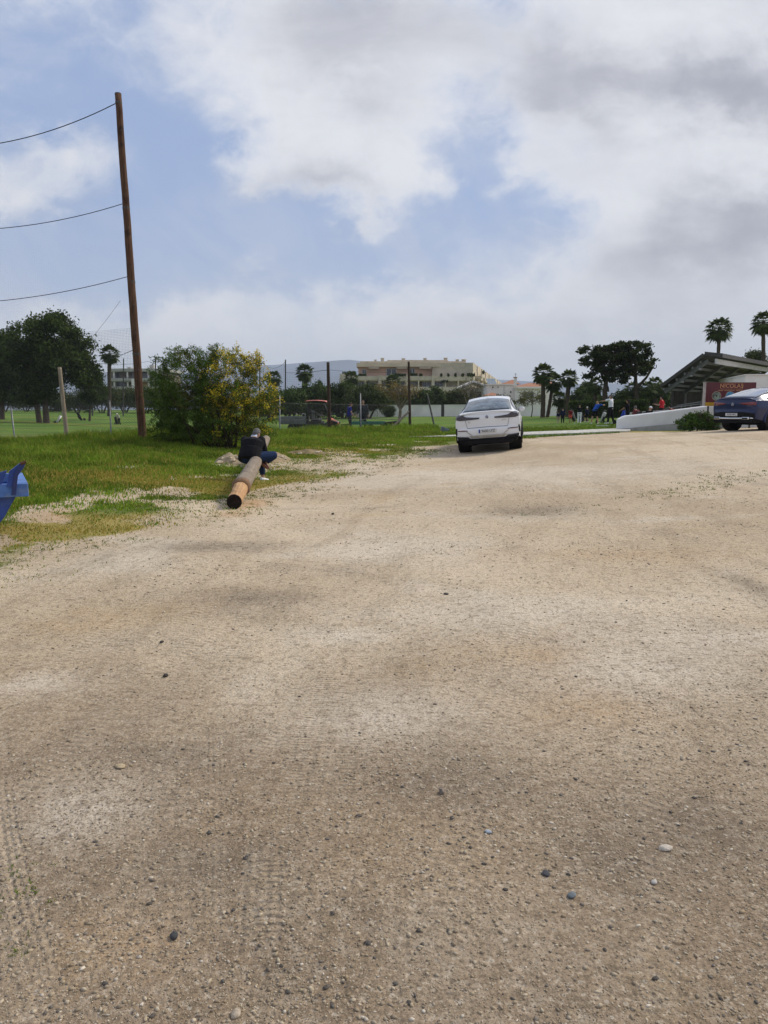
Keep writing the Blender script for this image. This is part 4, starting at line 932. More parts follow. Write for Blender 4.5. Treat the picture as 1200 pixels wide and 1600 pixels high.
# ------------------------------------------------------------------ felled pole, heap, skip
N0 = at(366, 784.5, 12.35); F0 = at(417, 689, 22.0); ax = (F0-N0).normalized()
N0.z = h1(N0.x, N0.y)+.118
root = empty('felled_pole', N0, 0, 'felled wooden pole with peeled orange end lying across the grass', 'log')
GREYW = mat('grey_weathered_wood', (.20, .165, .125), .92, 0, .35, 3, bump=1.0, bscale=12, streak=(1, 1, 1), dirt=((.10, .075, .055), .7))
def wood_grain(name, lo, hi, dark):
    m = bpy.data.materials.new(name); m.use_nodes = True; t = NT(m.node_tree); bs_ = t.n['Principled BSDF']
    p = t.new('ShaderNodeTexCoord').outputs['Object']
    rot = t.new('ShaderNodeMapping'); t.l.new(p, rot.inputs[0]); e_ = ax.to_track_quat('Y', 'Z').inverted().to_euler(); rot.inputs['Rotation'].default_value = e_
    q = t.vm('MULTIPLY', rot.outputs[0], (22, .9, 22)); n = t.noise(q, 1, 6, .65, .3); n2 = t.noise(rot.outputs[0], 2.2, 5, .6)
    c = t.mix(t.ss(n, .3, .68), lo, hi); c = t.mix(t.m('MULTIPLY', t.ss(n, .52, .44), .5), c, hi); c = t.mix(t.m('MULTIPLY', t.ss(n, .40, .33), .85), c, dark); c = t.mix(t.m('MULTIPLY', t.ss(n2, .5, .75), .5), c, dark)
    t.l.new(c, bs_.inputs[0]); bs_.inputs['Roughness'].default_value = .9; t.l.new(t.bump(n, .8, .012), bs_.inputs['Normal']); return m
GREYW = wood_grain('grey_log', (.10, .075, .055), (.27, .215, .155), (.03, .022, .016))
PEEL = wood_grain('peeled_wood', (.30, .15, .06), (.50, .30, .14), (.12, .055, .025))
Ln = (F0-N0).length
rl = random.Random(8)
sx, sy, _ = basis(ax)
def wob(f): return sx*math.sin(f*5)*.02+sy*math.sin(f*7+1)*.01
b = MB(); k = 40
b.tube([ax*(1.30+(Ln-1.30)*i/k)+wob(i/k)+Vector((0, 0, .035)) for i in range(k+1)], [.152-.040*i/k for i in range(k+1)], 22, jit=.03, rnd=rl); b.build('bark', GREYW, root, smooth=True)
b = MB(); b.tube([ax*(.02+1.22*i/8)+Vector((0, 0, .02*i/8)) for i in range(9)], [.118+.012*i/8 for i in range(9)], 13, jit=.06, rnd=rl); b.build('peeled_section', PEEL, root)
b = MB(); b.tube([ax*1.19+Vector((0, 0, .03)), ax*1.26+Vector((0, 0, .035)), ax*1.36+Vector((0, 0, .035)), ax*1.46+Vector((0, 0, .035))], [.138, .162, .166, .156], 22, jit=.09, rnd=rl); b.build('bark_collar', wood_grain('brown_bark', (.10, .05, .025), (.22, .12, .06), (.04, .02, .012)), root, smooth=True)
b = MB(); b.tube([ax*-.015, ax*.03], .121, 22, jit=.03, rnd=rl); b.build('end_cap', mat('tarred_end', (.018, .013, .011), .85, 0, .4, 20, bump=.8, bscale=50), root)
b = MB(); b.tube([ax*(Ln-.01)+wob(1)+Vector((0, 0, .035)), ax*(Ln+.02)+wob(1)+Vector((0, 0, .035))], .112, 18); b.build('cut_end', WOODP, root)

# heap of soil and rubble under the far end
def heap(px, Y, w, d_, h_, label, seed, col, nst):
    c = on(px, Y); rs4 = random.Random(seed); n = 26; b = MB(); vs = []; fs = []
    for j in range(n):
        for i in range(n):
            u, v = i/(n-1)*2-1, j/(n-1)*2-1; r2 = u*u+v*v
            x_, y_ = c.x+u*w, c.y+v*d_
            z_ = h_*max(0, 1-r2)**1.2*(.25+1.5*float(fbm(np.array([x_]), np.array([y_]), 4.5, seed, 4)[0]))
            vs.append((x_-c.x, y_-c.y, h1(x_, y_)-c.z+z_-(.03 if r2 > .85 else 0)))
    for j in range(n-1):
        for i in range(n-1): q = j*n+i; fs.append((q, q+1, q+n+1, q+n))
    b.add(vs, fs)
    o = empty('rubble_heap', c, 0, label, 'heap'); b.build('soil', mat('soil_'+str(seed), col, .95, 0, .35, 4, bump=1, bscale=22), o, smooth=True)
    for i in range(nst):
        b = MB(); u, v = rs4.uniform(-.7, .7)*w, rs4.uniform(-.8, .1)*d_; r2 = (u/w)**2+(v/d_)**2; s_ = rs4.uniform(.03, .085)
        b.ball((u, v, h1(c.x+u, c.y+v)-c.z+h_*max(0, 1-r2)**1.2*.9), (s_*1.5, s_, s_*.6), 6, 4, jit=.28, rnd=rs4); b.build('rock', mat('pale_rubble', (.46, .38, .27), .95, 0, .3, 8, bump=.8), o)
    return o
heap(424, 21.6, .6, .8, .17, 'low heap of soil and pale rubble under far end of the felled pole', 5, (.30, .23, .14), 16)
heap(361, 20.6, .5, .45, .20, 'low heap of pale rubble in grass left of the seated man', 6, (.34, .27, .175), 16)
heap(480, 23.5, .8, .5, .12, 'flat mound of dry soil and stones right of the felled pole', 7, (.22, .17, .09), 6)

# blue steel skip at the left edge
BLUE = mat('blue_paint', (.012, .055, .27), .42, .0, .25, 3, bump=.15, bscale=14, dirt=((.10, .14, .22), .75), coat=.2)
BLUEL = mat('faded_blue_paint', (.06, .15, .40), .5, 0, .25, 6, dirt=((.28, .29, .32), .6))
BLUED = mat('dark_blue_paint', (.012, .028, .13), .5, 0, .25, 5, dirt=((.06, .03, .02), .6))
g = at(0, 790, 9.0); gz = h1(g.x, 9.0); root = empty('skip_bin', (g.x+.34, 8.95, gz), 0, 'blue steel skip with open flap cut by the left edge', 'skip')
X0 = g.x
def xz(px, py, Y=9.0): p = at(px, py, Y); return p.x, p.z
rimz = xz(20, 768)[1]
prof = [(xz(-8, 836)[0], xz(0, 836)[1]), (xz(14, 805)[0], xz(0, 805)[1]), (xz(33, 768)[0], rimz)]
poly = [(X0-2.6, prof[0][1])]+prof+[(X0-3.2, rimz)]
b = MB(); b.extr([(x_, 8.98, z_) for x_, z_ in poly], (0, .05, 0)); b.extr([(x_, 10.5, z_) for x_, z_ in poly], (0, .05, 0))
for i in range(3): p, q = poly[i], poly[i+1]; b.extr([(p[0], 8.985, p[1]), (q[0], 8.985, q[1]), (q[0]-.03, 8.985, q[1]+.01), (p[0]-.03, 8.985, p[1]+.03)], (0, 1.54, 0))
b.build('shell', BLUE, root, world=True)
b = MB(); xr = xz(46, 752)[0]; zr0, zr1 = xz(0, 774)[1], xz(0, 754)[1]
b.box(((X0-3.2+xr)/2, 8.93, (zr0+zr1)/2), (xr-X0+3.2, .10, zr1-zr0)); b.box((xr-.07, 9.75, (zr0+zr1)/2), (.14, 1.5, zr1-zr0)); b.box(((X0-3.2+xr)/2, 10.57, (zr0+zr1)/2), (xr-X0+3.2, .08, zr1-zr0))
b.build('rim', BLUEL, root, world=True, bevel=.008)
b = MB()
def slab(pts, y0, y1): b.extr([(xz(*p)[0], y0, xz(*p)[1]) for p in pts], (0, y1-y0, 0))
slab([(16, 758), (20, 734), (36, 721), (43, 720), (40, 729), (30, 741), (26, 758)], 8.86, 8.90); slab([(-20, 760), (6, 736), (17, 733), (8, 760)], 8.9, 8.94)
b.build('flap', BLUE, root, world=True, bevel=.004)
b = MB(); slab([(33, 723), (43.5, 719.5), (40, 729), (32, 741), (29, 770), (23, 771), (26, 740)], 8.83, 8.858); b.build('flap_edge', BLUED, root, world=True, bevel=.004)
b = MB(); b.tube([(xz(35, 723)[0], 8.82, xz(35, 723)[1]), (xz(43, 720)[0], 8.82, xz(43, 720)[1])], .018, 8); b.build('rusty_tip', mat('rust', (.10, .05, .03), .9, 0, .3, 20), root, world=True)
b = MB(); b.box((X0-1.4, 9.25, gz+.05), (2.3, .12, .12)); b.box((X0-1.4, 10.3, gz+.05), (2.3, .12, .12)); b.build('skid', BLUED, root, world=True)
for xo in (-.32, -1.1, -1.9):
    b = MB(); b.extr([(X0+xo, 8.96, rimz-.02), (X0+xo+.09, 8.96, rimz-.02), (X0+xo-.02, 8.96, prof[0][1]+.04), (X0+xo-.11, 8.96, prof[0][1]+.04)], (0, .03, 0)); b.build('stiffener', BLUEL if xo == -.32 else BLUE, root, world=True)
root.rotation_euler.z = R(27)

# ------------------------------------------------------------------ people
SKIN = mat('skin', (.42, .25, .17), .6, 0, .08, 8); SKINT = mat('tanned_skin', (.30, .17, .11), .6, 0, .08, 8)
HAIRG = mat('grey_hair', (.13, .125, .12), .85, 0, .4, 60); HAIRD = mat('dark_hair', (.018, .013, .011), .7, 0, .3, 40); HAIRB = mat('brown_hair', (.07, .042, .025), .7, 0, .3, 40)
EYE_M = mat('eye', (.02, .015, .012), .2)
def cloth(name, col): return mat('cloth_'+name, col, .9, 0, .15, 14, bump=.3, bscale=40)
DEF = dict(pel=(0, 0, .94), wai=(0, 0, 1.10), che=(0, .01, 1.28), nec=(0, .0, 1.47), hed=(0, .02, 1.62), shL=(-.185, 0, 1.42), elL=(-.24, -.03, 1.14), wrL=(-.25, .06, .90), shR=(.185, 0, 1.42), elR=(.24, -.03, 1.14), wrR=(.25, .06, .90),
           hiL=(-.09, 0, .92), knL=(-.11, .03, .50), anL=(-.12, -.02, .08), hiR=(.09, 0, .92), knR=(.11, .03, .50), anR=(.12, -.02, .08), look=(0, 1, 0), toeL=(-.05, 1, 0), toeR=(.05, 1, 0))
def person(base, heading, h_, label, pose=None, shirt=None, sleeve=1.0, trousers=None, leg=1.0, shoes=None, hair=HAIRD, cap=None, skin=SKIN, group=None, vox=.013, build_=1.0, long_hair=False, skirt=None, extra=None, jacket=False):
    """heading: degrees clockwise from straight away from the camera"""
    J = dict(DEF); J.update(pose or {}); J = {k: Vector(v) for k, v in J.items()}
    S = h_/1.75; W = build_
    ac = Vector((J['shR']-J['shL'])).normalized()
    def ring(c, w, d_, up=None, acr=None):
        a_ = acr or ac; f = a_.cross(up or Vector((0, 0, 1))).normalized(); return (c, a_*w*W, f*d_*W)
    spine = (J['nec']-J['pel']).normalized()
    hipac = (J['hiR']-J['hiL']).normalized()
    def torso(b, o=0, top=True):
        r = [ring(J['pel']-spine*.09, .12+o, .10+o, spine, hipac), ring(J['pel'], .165+o, .125+o, spine, hipac), ring(J['wai'], .148+o, .108+o, spine, (ac+hipac).normalized()), ring(J['che'], .172+o, .118+o, spine), ring((J['shL']+J['shR'])/2-spine*.03, .17+o, .10+o, spine), ring((J['shL']+J['shR'])/2+spine*.035, .10+o*.5, .07+o*.5, spine)]
        if top: r += [ring(J['nec'], .056+o*.3, .058+o*.3, spine)]
        b.loft(r, 18)
    lk = J['look'].normalized(); hs = lk.cross(Vector((0, 0, 1))).normalized(); hu = hs.cross(lk).normalized()
    Mh = Matrix((hs, lk, hu)).transposed()
    Hd = J['hed']
    b = MB(); torso(b)
    b.tube([J['nec']-spine*.04, J['nec'], Hd-hu*.05], [.058, .055, .052], 10)
    b.ball(Hd, (.076, .096, .118), 16, 12, Mh); b.ball(Hd+Mh@Vector((0, .03, -.07)), (.055, .062, .052), 12, 8, Mh)
    b.ball(Hd+Mh@Vector((0, .098, -.022)), (.014, .022, .022), 8, 6, Mh)
    for s in (-1, 1): b.ball(Hd+Mh@Vector((s*.077, -.005, -.015)), (.012, .022, .032), 8, 6, Mh)
    arms = {}
    for s, k in ((-1, 'L'), (1, 'R')):
        sh, el, wr = J['sh'+k], J['el'+k], J['wr'+k]
        b.ball(sh, .058*W, 10, 8); b.tube([sh, sh.lerp(el, .5), el], [.054*W, .048*W, .040*W], 10); b.ball(el, .040, 8, 6); b.tube([el, el.lerp(wr, .4), wr], [.040, .038, .027], 10)
        fd = (wr-el).normalized(); fs_ = ac if abs(fd.dot(ac)) < .8 else Vector((0, 1, 0)); fn = fd.cross(fs_).normalized(); fs_ = fn.cross(fd).normalized()
        hp = wr+fd*.05; b.loft([(wr-fd*.01, fs_*.024, fn*.02), (hp, fs_*.04, fn*.016), (wr+fd*.095, fs_*.038, fn*.013)], 10)
        for q, (off, ln) in enumerate(((-.03, .062), (-.01, .075), (.01, .072), (.028, .056))):
            r0 = wr+fd*.088+fs_*off; k1 = r0+fd*ln*.5+fn*.008; k2 = k1+fd*ln*.32+fn*.028; b.tube([r0, k1, k2, k2+fd*ln*.1+fn*.02], [.0095, .009, .008, .007], 6)
        t0 = wr+fd*.03-fs_*.03*s; b.tube([t0, t0-fs_*.028*s+fd*.03+fn*.008, t0-fs_*.03*s+fd*.062+fn*.02], [.012, .0105, .009], 6)
        hi, kn, an = J['hi'+k], J['kn'+k], J['an'+k]
        b.ball(hi, .092*W, 10, 8); b.tube([hi, hi.lerp(kn, .5), kn], [.088*W, .075*W, .055*W], 12); b.ball(kn, .056, 10, 6); b.tube([kn, kn.lerp(an, .3), an], [.055, .056, .038], 12)
        tv = J['toe'+k].normalized(); b.tube([an-tv*.05-Vector((0, 0, .03)), an+Vector((0, 0, -.03)), an+tv*.15-Vector((0, 0, .05))], [.035, .042, .03], 10)
    body = b.build('person', skin, remesh=vox, fix=True); body.location = base; body.rotation_euler.z = -R(heading); body.scale = (S, S, S); tag(body, label, 'person', group)
    def part(nm, bb, m_, vx=vox): return bb.build(nm, m_, body, remesh=vx)
    if shirt:
        b = MB(); torso(b, .016 if not jacket else .03, False)
        if jacket: b.loft([ring(J['pel']-spine*.10, .19, .15, spine, hipac), ring(J['pel']-spine*.02, .20, .165, spine, hipac), ring(J['wai'], .185, .15, spine)], 18)
        for k in 'LR':
            sh, el, wr = J['sh'+k], J['el'+k], J['wr'+k]; b.ball(sh, .074*W, 10, 8)
            if sleeve <= .5: b.tube([sh, sh.lerp(el, sleeve*2)], [.07*W, .062*W], 10)
            else: b.ball(el, .055, 10, 6); b.tube([sh, el], [.07*W, .055], 10); b.tube([el, el.lerp(wr, sleeve*2-1)], [.055, .040], 10)
        part('shirt', b, shirt)
    if trousers:
        b = MB(); b.loft([ring(J['pel']-spine*.10, .13, .11, spine, hipac), ring(J['pel'], .182, .142, spine, hipac), ring(J['pel']+spine*.08, .172, .132, spine, hipac)], 18)
        for k in 'LR':
            hi, kn, an = J['hi'+k], J['kn'+k], J['an'+k]; b.ball(hi, .108*W, 10, 8)
            if leg <= .5: b.tube([hi, hi.lerp(kn, leg*2)], [.105*W, .088], 12)
            else: b.tube([hi, hi.lerp(kn, .5), kn], [.105*W, .092*W, .074*W], 12); b.ball(kn, .076*W, 10, 6); b.tube([kn, kn.lerp(an, leg*2-1)], [.074*W, .062], 12)
        part('shorts' if leg < .6 else 'trousers', b, trousers)
    if skirt:
        b = MB(); b.loft([ring(J['pel']+Vector((0, 0, .06)), .17, .13), ring(J['pel']-Vector((0, 0, .1)), .2, .17), ring(J['pel']-Vector((0, 0, .30)), .25, .2)], 18); part('skirt', b, skirt)
    if shoes:
        for k in 'LR':
            an = J['an'+k]; tv = J['toe'+k].normalized(); b = MB(); z_ = Vector((0, 0, 1)); sd = tv.cross(z_).normalized(); upv = sd.cross(tv).normalized()
            b.loft([(an-tv*.085-upv*.035, sd*.03, upv*.03), (an-tv*.06-upv*.03, sd*.042, upv*.048), (an-upv*.03, sd*.046, upv*.055), (an+tv*.08-upv*.045, sd*.048, upv*.036), (an+tv*.17-upv*.055, sd*.042, upv*.025), (an+tv*.2-upv*.06, sd*.02, upv*.015)], 12)
            b.build('shoe', shoes, body, smooth=True)
    if hair:
        b = MB(); b.ball(Hd+Mh@Vector((0, -.014, .018)), (.085, .098, .113), 16, 10, Mh@Matrix.Rotation(R(18), 3, 'X'), zmin=-.12)
        b.ball(Hd+Mh@Vector((0, -.035, -.01)), (.082, .075, .085), 14, 8, Mh)
        if long_hair: b.ball(Hd+Mh@Vector((0, -.07, -.09)), (.075, .05, .13), 12, 8, Mh)
        b.build('hair', hair, body, smooth=True)
    for s in (-1, 1):
        b = MB(); b.ball(Hd+Mh@Vector((s*.03, .084, .012)), .011, 8, 6); b.build('eye', EYE_M, body, smooth=True)
    b = MB(); b.ball(Hd+Mh@Vector((0, .088, -.066)), (.022, .008, .006), 8, 6, Mh); b.build('mouth', mat('lips', (.25, .10, .08), .5), body, smooth=True)
    if cap:
        b = MB(); b.ball(Hd+Mh@Vector((0, -.005, .03)), (.088, .105, .10), 16, 8, Mh, zmin=0); b.loft([(Hd+Mh@Vector((0, .07, .045)), hs*.075, hu*.008), (Hd+Mh@Vector((0, .17, .028)), hs*.055, hu*.006)], 12); b.build('cap', cap, body, smooth=True)
    if extra: extra(body, J)
    return body
BLACKC = cloth('black', (.012, .012, .014)); NAVY = cloth('navy', (.012, .018, .045)); DKGREY = cloth('dark_grey', (.035, .037, .042)); WHITEC = cloth('white', (.72, .73, .75)); WHITES = mat('white_shoe', (.68, .68, .66), .7); DARKS = mat('dark_shoe', (.03, .026, .024), .6)
DENIM = cloth('denim', (.018, .032, .075)); REDC = cloth('red', (.48, .025, .035)); BLUEC = cloth('blue', (.02, .08, .34)); ROYAL = cloth('royal', (.018, .025, .20))

# seated man on the log, back to the camera, right ankle crossed over the left knee
Ys = 17.25; sf = (Ys-N0.y)/ax.y; seat = N0+ax*sf; gz = h1(seat.x, Ys)
mb = Vector((seat.x-.12, Ys, gz-.04)); sh_ = seat.z+.155-gz+.10
z = sh_-.07
man = person(mb, 12, 1.70, 'grey haired man in black sweater sitting on the felled pole with crossed legs',
    dict(pel=(0, 0, z), wai=(.01, .06, z+.16), che=(.01, .15, z+.31), nec=(.015, .28, z+.43), hed=(.03, .38, z+.52), shL=(-.20, .21, z+.37), shR=(.20, .23, z+.37), elL=(-.25, .26, z+.12), elR=(.27, .30, z+.13), wrL=(-.06, .50, z+.12), wrR=(.12, .50, z+.10),
         hiL=(-.09, .02, z-.02), hiR=(.10, .02, z-.02), knL=(.10, .42, z-.02), anL=(.16, .40, .09), knR=(.46, .30, z+.02), anR=(.30, .20, z-.16), look=(.2, .7, -.7), toeL=(.35, .9, 0), toeR=(.75, -.45, -.35)),
    shirt=BLACKC, sleeve=.96, trousers=DENIM, leg=.92, shoes=None, hair=HAIRG, skin=SKIN, vox=.011, build_=1.38, jacket=True)
# his shoes: a white one on the ground and the crossed foot showing its reddish sole
def one_shoe(an, tv, m_, sole, up_=None):
    an = Vector(an); tv = Vector(tv).normalized(); sd = tv.cross(Vector(up_ or (0, 0, 1))).normalized(); upv = sd.cross(tv).normalized()
    b = MB(); b.loft([(an-tv*.085-upv*.035, sd*.03, upv*.03), (an-tv*.06-upv*.03, sd*.044, upv*.05), (an-upv*.03, sd*.048, upv*.058), (an+tv*.08-upv*.045, sd*.05, upv*.038), (an+tv*.17-upv*.055, sd*.044, upv*.027), (an+tv*.21-upv*.06, sd*.02, upv*.015)], 12); s = b.build('shoe', m_, man, smooth=True)
    b = MB(); b.loft([(an-tv*.09-upv*.078, sd*.03, upv*.012), (an-upv*.08, sd*.05, upv*.012), (an+tv*.1-upv*.082, sd*.054, upv*.012), (an+tv*.21-upv*.078, sd*.03, upv*.01)], 12); b.build('sole', sole, s, smooth=True)
one_shoe((.16, .40, .09), (.35, .9, 0), WHITES, WHITES)
one_shoe((.30, .20, z-.16), (.75, -.45, -.35), mat('brown_shoe', (.09, .04, .03), .7), mat('reddish_sole', (.30, .15, .12), .8), (.5, .75, .35))
b = MB(); b.loft([((.012, .235, z+.44), (.085, 0, 0), (0, .07, .03)), ((.015, .26, z+.49), (.07, 0, 0), (0, .062, .03))], 16); b.build('collar', cloth('pale_blue', (.45, .50, .58)), man, smooth=True)

# two workers behind the fence
w1b = on(546, 46); person(w1b, 65, 1.74, 'worker in blue t-shirt standing by the front of the buggy',
    dict(elR=(.26, .02, 1.15), wrR=(.24, .16, .92), elL=(-.24, .06, 1.16), wrL=(-.14, .27, 1.05), che=(0, .03, 1.28), nec=(0, .05, 1.46), hed=(0, .10, 1.60), look=(0, 1, -.35), knL=(-.11, .1, .5), anL=(-.11, .05, .08)), shirt=ROYAL, sleeve=.34, trousers=DKGREY, shoes=DARKS, hair=HAIRB, group='two workers behind the fence')
w2b = on(567, 45.5); person(w2b, 175, 1.86, 'worker in dark grey overalls standing over the green trailer',
    dict(elR=(.28, .02, 1.15), wrR=(.34, .1, .92), elL=(-.27, .0, 1.15), wrL=(-.30, .08, .90), hed=(0, .06, 1.61), look=(0, 1, -.4)), shirt=DKGREY, sleeve=.96, trousers=mat('cloth_charcoal', (.018, .019, .022), .9), shoes=DARKS, hair=HAIRD, group='two workers behind the fence', build_=1.1)

# utility buggy with tipping bed (faces right)
CAGE = mat('buggy_black', (.015, .015, .016), .55); BED = mat('bed_grey', (.13, .14, .14), .6, .2, .2, 5, dirt=((.2, .17, .12), .5)); ROOFR = mat('faded_red_roof', (.50, .17, .14), .6, 0, .2, 4); ORANGE = mat('orange_paint', (.50, .11, .03), .45, 0, .1, 5); TYRE = mat('tyre_rubber', (.022, .021, .02), .85, 0, .25, 30); RIMP = mat('pale_rim', (.40, .38, .33), .6, .2, .2, 8)
gb = on(487, 46); root = empty('utility_buggy', gb, R(-4), 'red roofed utility buggy with open cage and grey cargo bed', 'buggy')
def wheel(parent, c, r_, w_, axis='Y', rimm=RIMP, spokes=0, rr_=.58):
    b = MB(); p = [(-w_/2, r_*rr_), (-w_/2, r_*.93), (-w_*.38, r_), (w_*.38, r_), (w_/2, r_*.93), (w_/2, r_*rr_)]; b.lathe(p, axis, (0, 0, 0), 30); wo = b.build('wheel', TYRE, parent, smooth=False); wo.location = c
    b = MB()
    for s in (-1, 1):
        if spokes:
            b.lathe([(s*w_*.40, r_*rr_*1.01), (s*w_*.49, r_*rr_*1.01), (s*w_*.49, r_*rr_*.9), (s*w_*.40, r_*rr_*.9)], axis, n=30)
            for k in range(spokes):
                a_ = 2*math.pi*k/spokes
                for da in (-.16, .16):
                    p0 = (r_*.08*math.cos(a_), r_*.08*math.sin(a_)); p1 = (r_*rr_*.93*math.cos(a_+da), r_*rr_*.93*math.sin(a_+da)); z_ = s*w_*.45
                    if axis == 'X': b.bar((z_, *p0), (z_, *p1), .035, .04)
                    else: b.bar((p0[0], z_, p0[1]), (p1[0], z_, p1[1]), .035, .04)
            b.lathe([(s*w_*.38, .05), (s*w_*.5, .05)], axis, n=12)
        else: b.lathe([(s*w_*.30, r_*rr_*.98), (s*w_*.49, r_*rr_*.98), (s*w_*.42, r_*.3), (s*w_*.50, r_*.2)], axis, n=20)
    b.build('rim', rimm, wo)
    return wo
for x_ in (-1.03, 1.28):
    for y_ in (-.58, .58): wheel(root, (x_, y_, .31), .31, .24)
b = MB(); b.rbox((-1.04, 0, .60), (1.60, 1.42, .09), .02); b.box((-1.04, -.70, .80), (1.60, .045, .42)); b.box((-1.04, .70, .80), (1.60, .045, .42)); b.box((-1.83, 0, .80), (.045, 1.36, .42)); b.box((-.25, 0, .80), (.045, 1.36, .42))
for k in range(3): b.box((-1.04, -.73, .68+.12*k), (1.56, .02, .02))
b.build('cargo_bed', BED, root, bevel=.008)
b = MB(); b.tube([(-.26, -.7, .98), (-.26, -.7, 1.15), (-.42, -.7, 1.18), (-.5, -.7, .98)], .022, 8); b.build('bed_rail', mat('pale_rail', (.5, .5, .47), .5), root, smooth=True)
b = MB(); b.rbox((.1, 0, .52), (2.5, 1.1, .18), .04); b.rbox((.3, 0, .66), (.75, 1.3, .16), .03); b.rbox((-.1, 0, .55), (.4, 1.35, .3), .03); b.build('chassis', CAGE, root)
b = MB(); b.rbox((.28, -.32, .82), (.5, .55, .16), .05); b.rbox((.28, .32, .82), (.5, .55, .16), .05); b.rbox((.04, -.32, 1.1), (.13, .55, .5), .05); b.rbox((.04, .32, 1.1), (.13, .55, .5), .05); b.build('seat', CAGE, root)
b = MB(); b.loft([((1.0, 0, .72), (0, .60, 0), (0, 0, .22)), ((1.25, 0, .70), (0, .58, 0), (0, 0, .20)), ((1.5, 0, .62), (0, .5, 0), (0, 0, .14)), ((1.6, 0, .58), (0, .36, 0), (0, 0, .08))], 18); b.build('hood', ORANGE, root, smooth=True)
for s in (-1, 1):
    b = MB(); b.ball((1.56, s*.3, .66), (.05, .08, .06), 10, 6); b.build('headlight', mat('lamp_glass', (.6, .6, .58), .1), root, smooth=True)
    b = MB(); b.loft([((1.0, s*.56, .60), (.12, 0, 0), (0, .12, .02)), ((1.0, s*.56, .66), (.1, 0, 0), (0, .12, 0))], 8); b.tube([(.92, s*.62, .4), (1.05, s*.62, .66), (1.32, s*.62, .74), (1.62, s*.62, .62)], .07, 8); b.build('fender', CAGE, root)
b = MB()
for s in (-.62, .62):
    b.tube([(-.12, s, .6), (-.14, s, 1.3), (-.12, s, 1.78), (.0, s, 1.88), (.72, s, 1.87), (.84, s, 1.80), (1.12, s, 1.05), (1.12, s, .7)], .032, 8); b.tube([(-.14, s, 1.22), (.1, s, 1.24), (.7, s, 1.02)], .022, 8)
for x_, z_ in ((-.12, 1.78), (.84, 1.80), (-.14, 1.25), (1.12, 1.05)): b.tube([(x_, -.62, z_), (x_, .62, z_)], .028, 8)
b.build('roll_cage', CAGE, root, smooth=True)
b = MB(); b.add([(-.14, -.60, 1.1), (-.14, .60, 1.1), (-.14, .60, 1.75), (-.14, -.60, 1.75), (-.17, -.60, 1.1), (-.17, .60, 1.1), (-.17, .60, 1.75), (-.17, -.60, 1.75)], [(0, 1, 2, 3), (7, 6, 5, 4), (0, 4, 5, 1), (3, 2, 6, 7)])
for i in range(7): b.bar((-.15, -.62, 1.15+.09*i), (.02, -.62, 1.15+.09*i), .012)
b.build('rear_screen', mat('dark_mesh', (.02, .022, .02), .8), root)
b = MB(); b.loft([((-.30, 0, 1.86), (0, .70, 0), (0, 0, .02)), ((-.2, 0, 1.905), (0, .72, 0), (0, 0, .045)), ((.4, 0, 1.93), (0, .73, 0), (0, 0, .05)), ((.85, 0, 1.90), (0, .72, 0), (0, 0, .045)), ((.98, 0, 1.85), (0, .69, 0), (0, 0, .02))], 20); b.build('roof', ROOFR, root, smooth=True)
b = MB(); b.tube([(.75, -.3, 1.0), (.62, -.3, 1.15)], .02, 8); b.tube([(.62+.14*math.cos(a_)*.45, -.3+.17*math.sin(a_), 1.15+.14*math.cos(a_)*.8) for a_ in np.linspace(0, 6.283, 15)], .016, 6); b.build('steering_wheel', CAGE, root)

# green trailer with black spreader
gt = on(584, 45); root = empty('garden_trailer', gt, R(-3), 'low green flat trailer with black spreader box at its right end', 'trailer'); GREEN = mat('green_paint', (.03, .14, .10), .55, 0, .2, 5, dirt=((.12, .13, .10), .5))
b = MB(); b.box((-.3, 0, .42), (1.9, 1.0, .06)); b.box((-.3, -.5, .5), (1.9, .04, .14)); b.box((-.3, .5, .5), (1.9, .04, .14))
b.build('deck', GREEN, root, bevel=.006)
b = MB(); b.bar((-1.25, -.1, .42), (-1.9, 0, .36), .07); b.bar((-1.25, .1, .42), (-1.9, 0, .36), .07); b.build('drawbar', RUSTY, root)
b = MB(); b.add([(.35, -.5, .5), (1.55, -.5, .62), (1.45, -.4, .30), (.45, -.4, .26), (.35, .5, .5), (1.55, .5, .62), (1.45, .4, .30), (.45, .4, .26)], [(0, 1, 2, 3), (7, 6, 5, 4), (0, 4, 5, 1), (1, 5, 6, 2), (2, 6, 7, 3), (3, 7, 4, 0)]); b.build('spreader_box', CAGE, root)
b = MB(); b.tube([(-1.2, -.5, .62), (-.3, -.52, .72), (.9, -.52, .70), (1.5, -.5, .66)], .018, 6); b.build('rail', STEEL, root)
for x_ in (-.2, .55): wheel(root, (x_, -.6, .19), .19, .14); wheel(root, (x_, .6, .19), .19, .14)
b = MB(); b.ball((1.25, -.45, .16), (.16, .12, .12), 10, 6, jit=.2, rnd=random.Random(2)); b.build('cut_brush', mat('dry_brush', (.28, .19, .06), .9, 0, .4, 20), root)

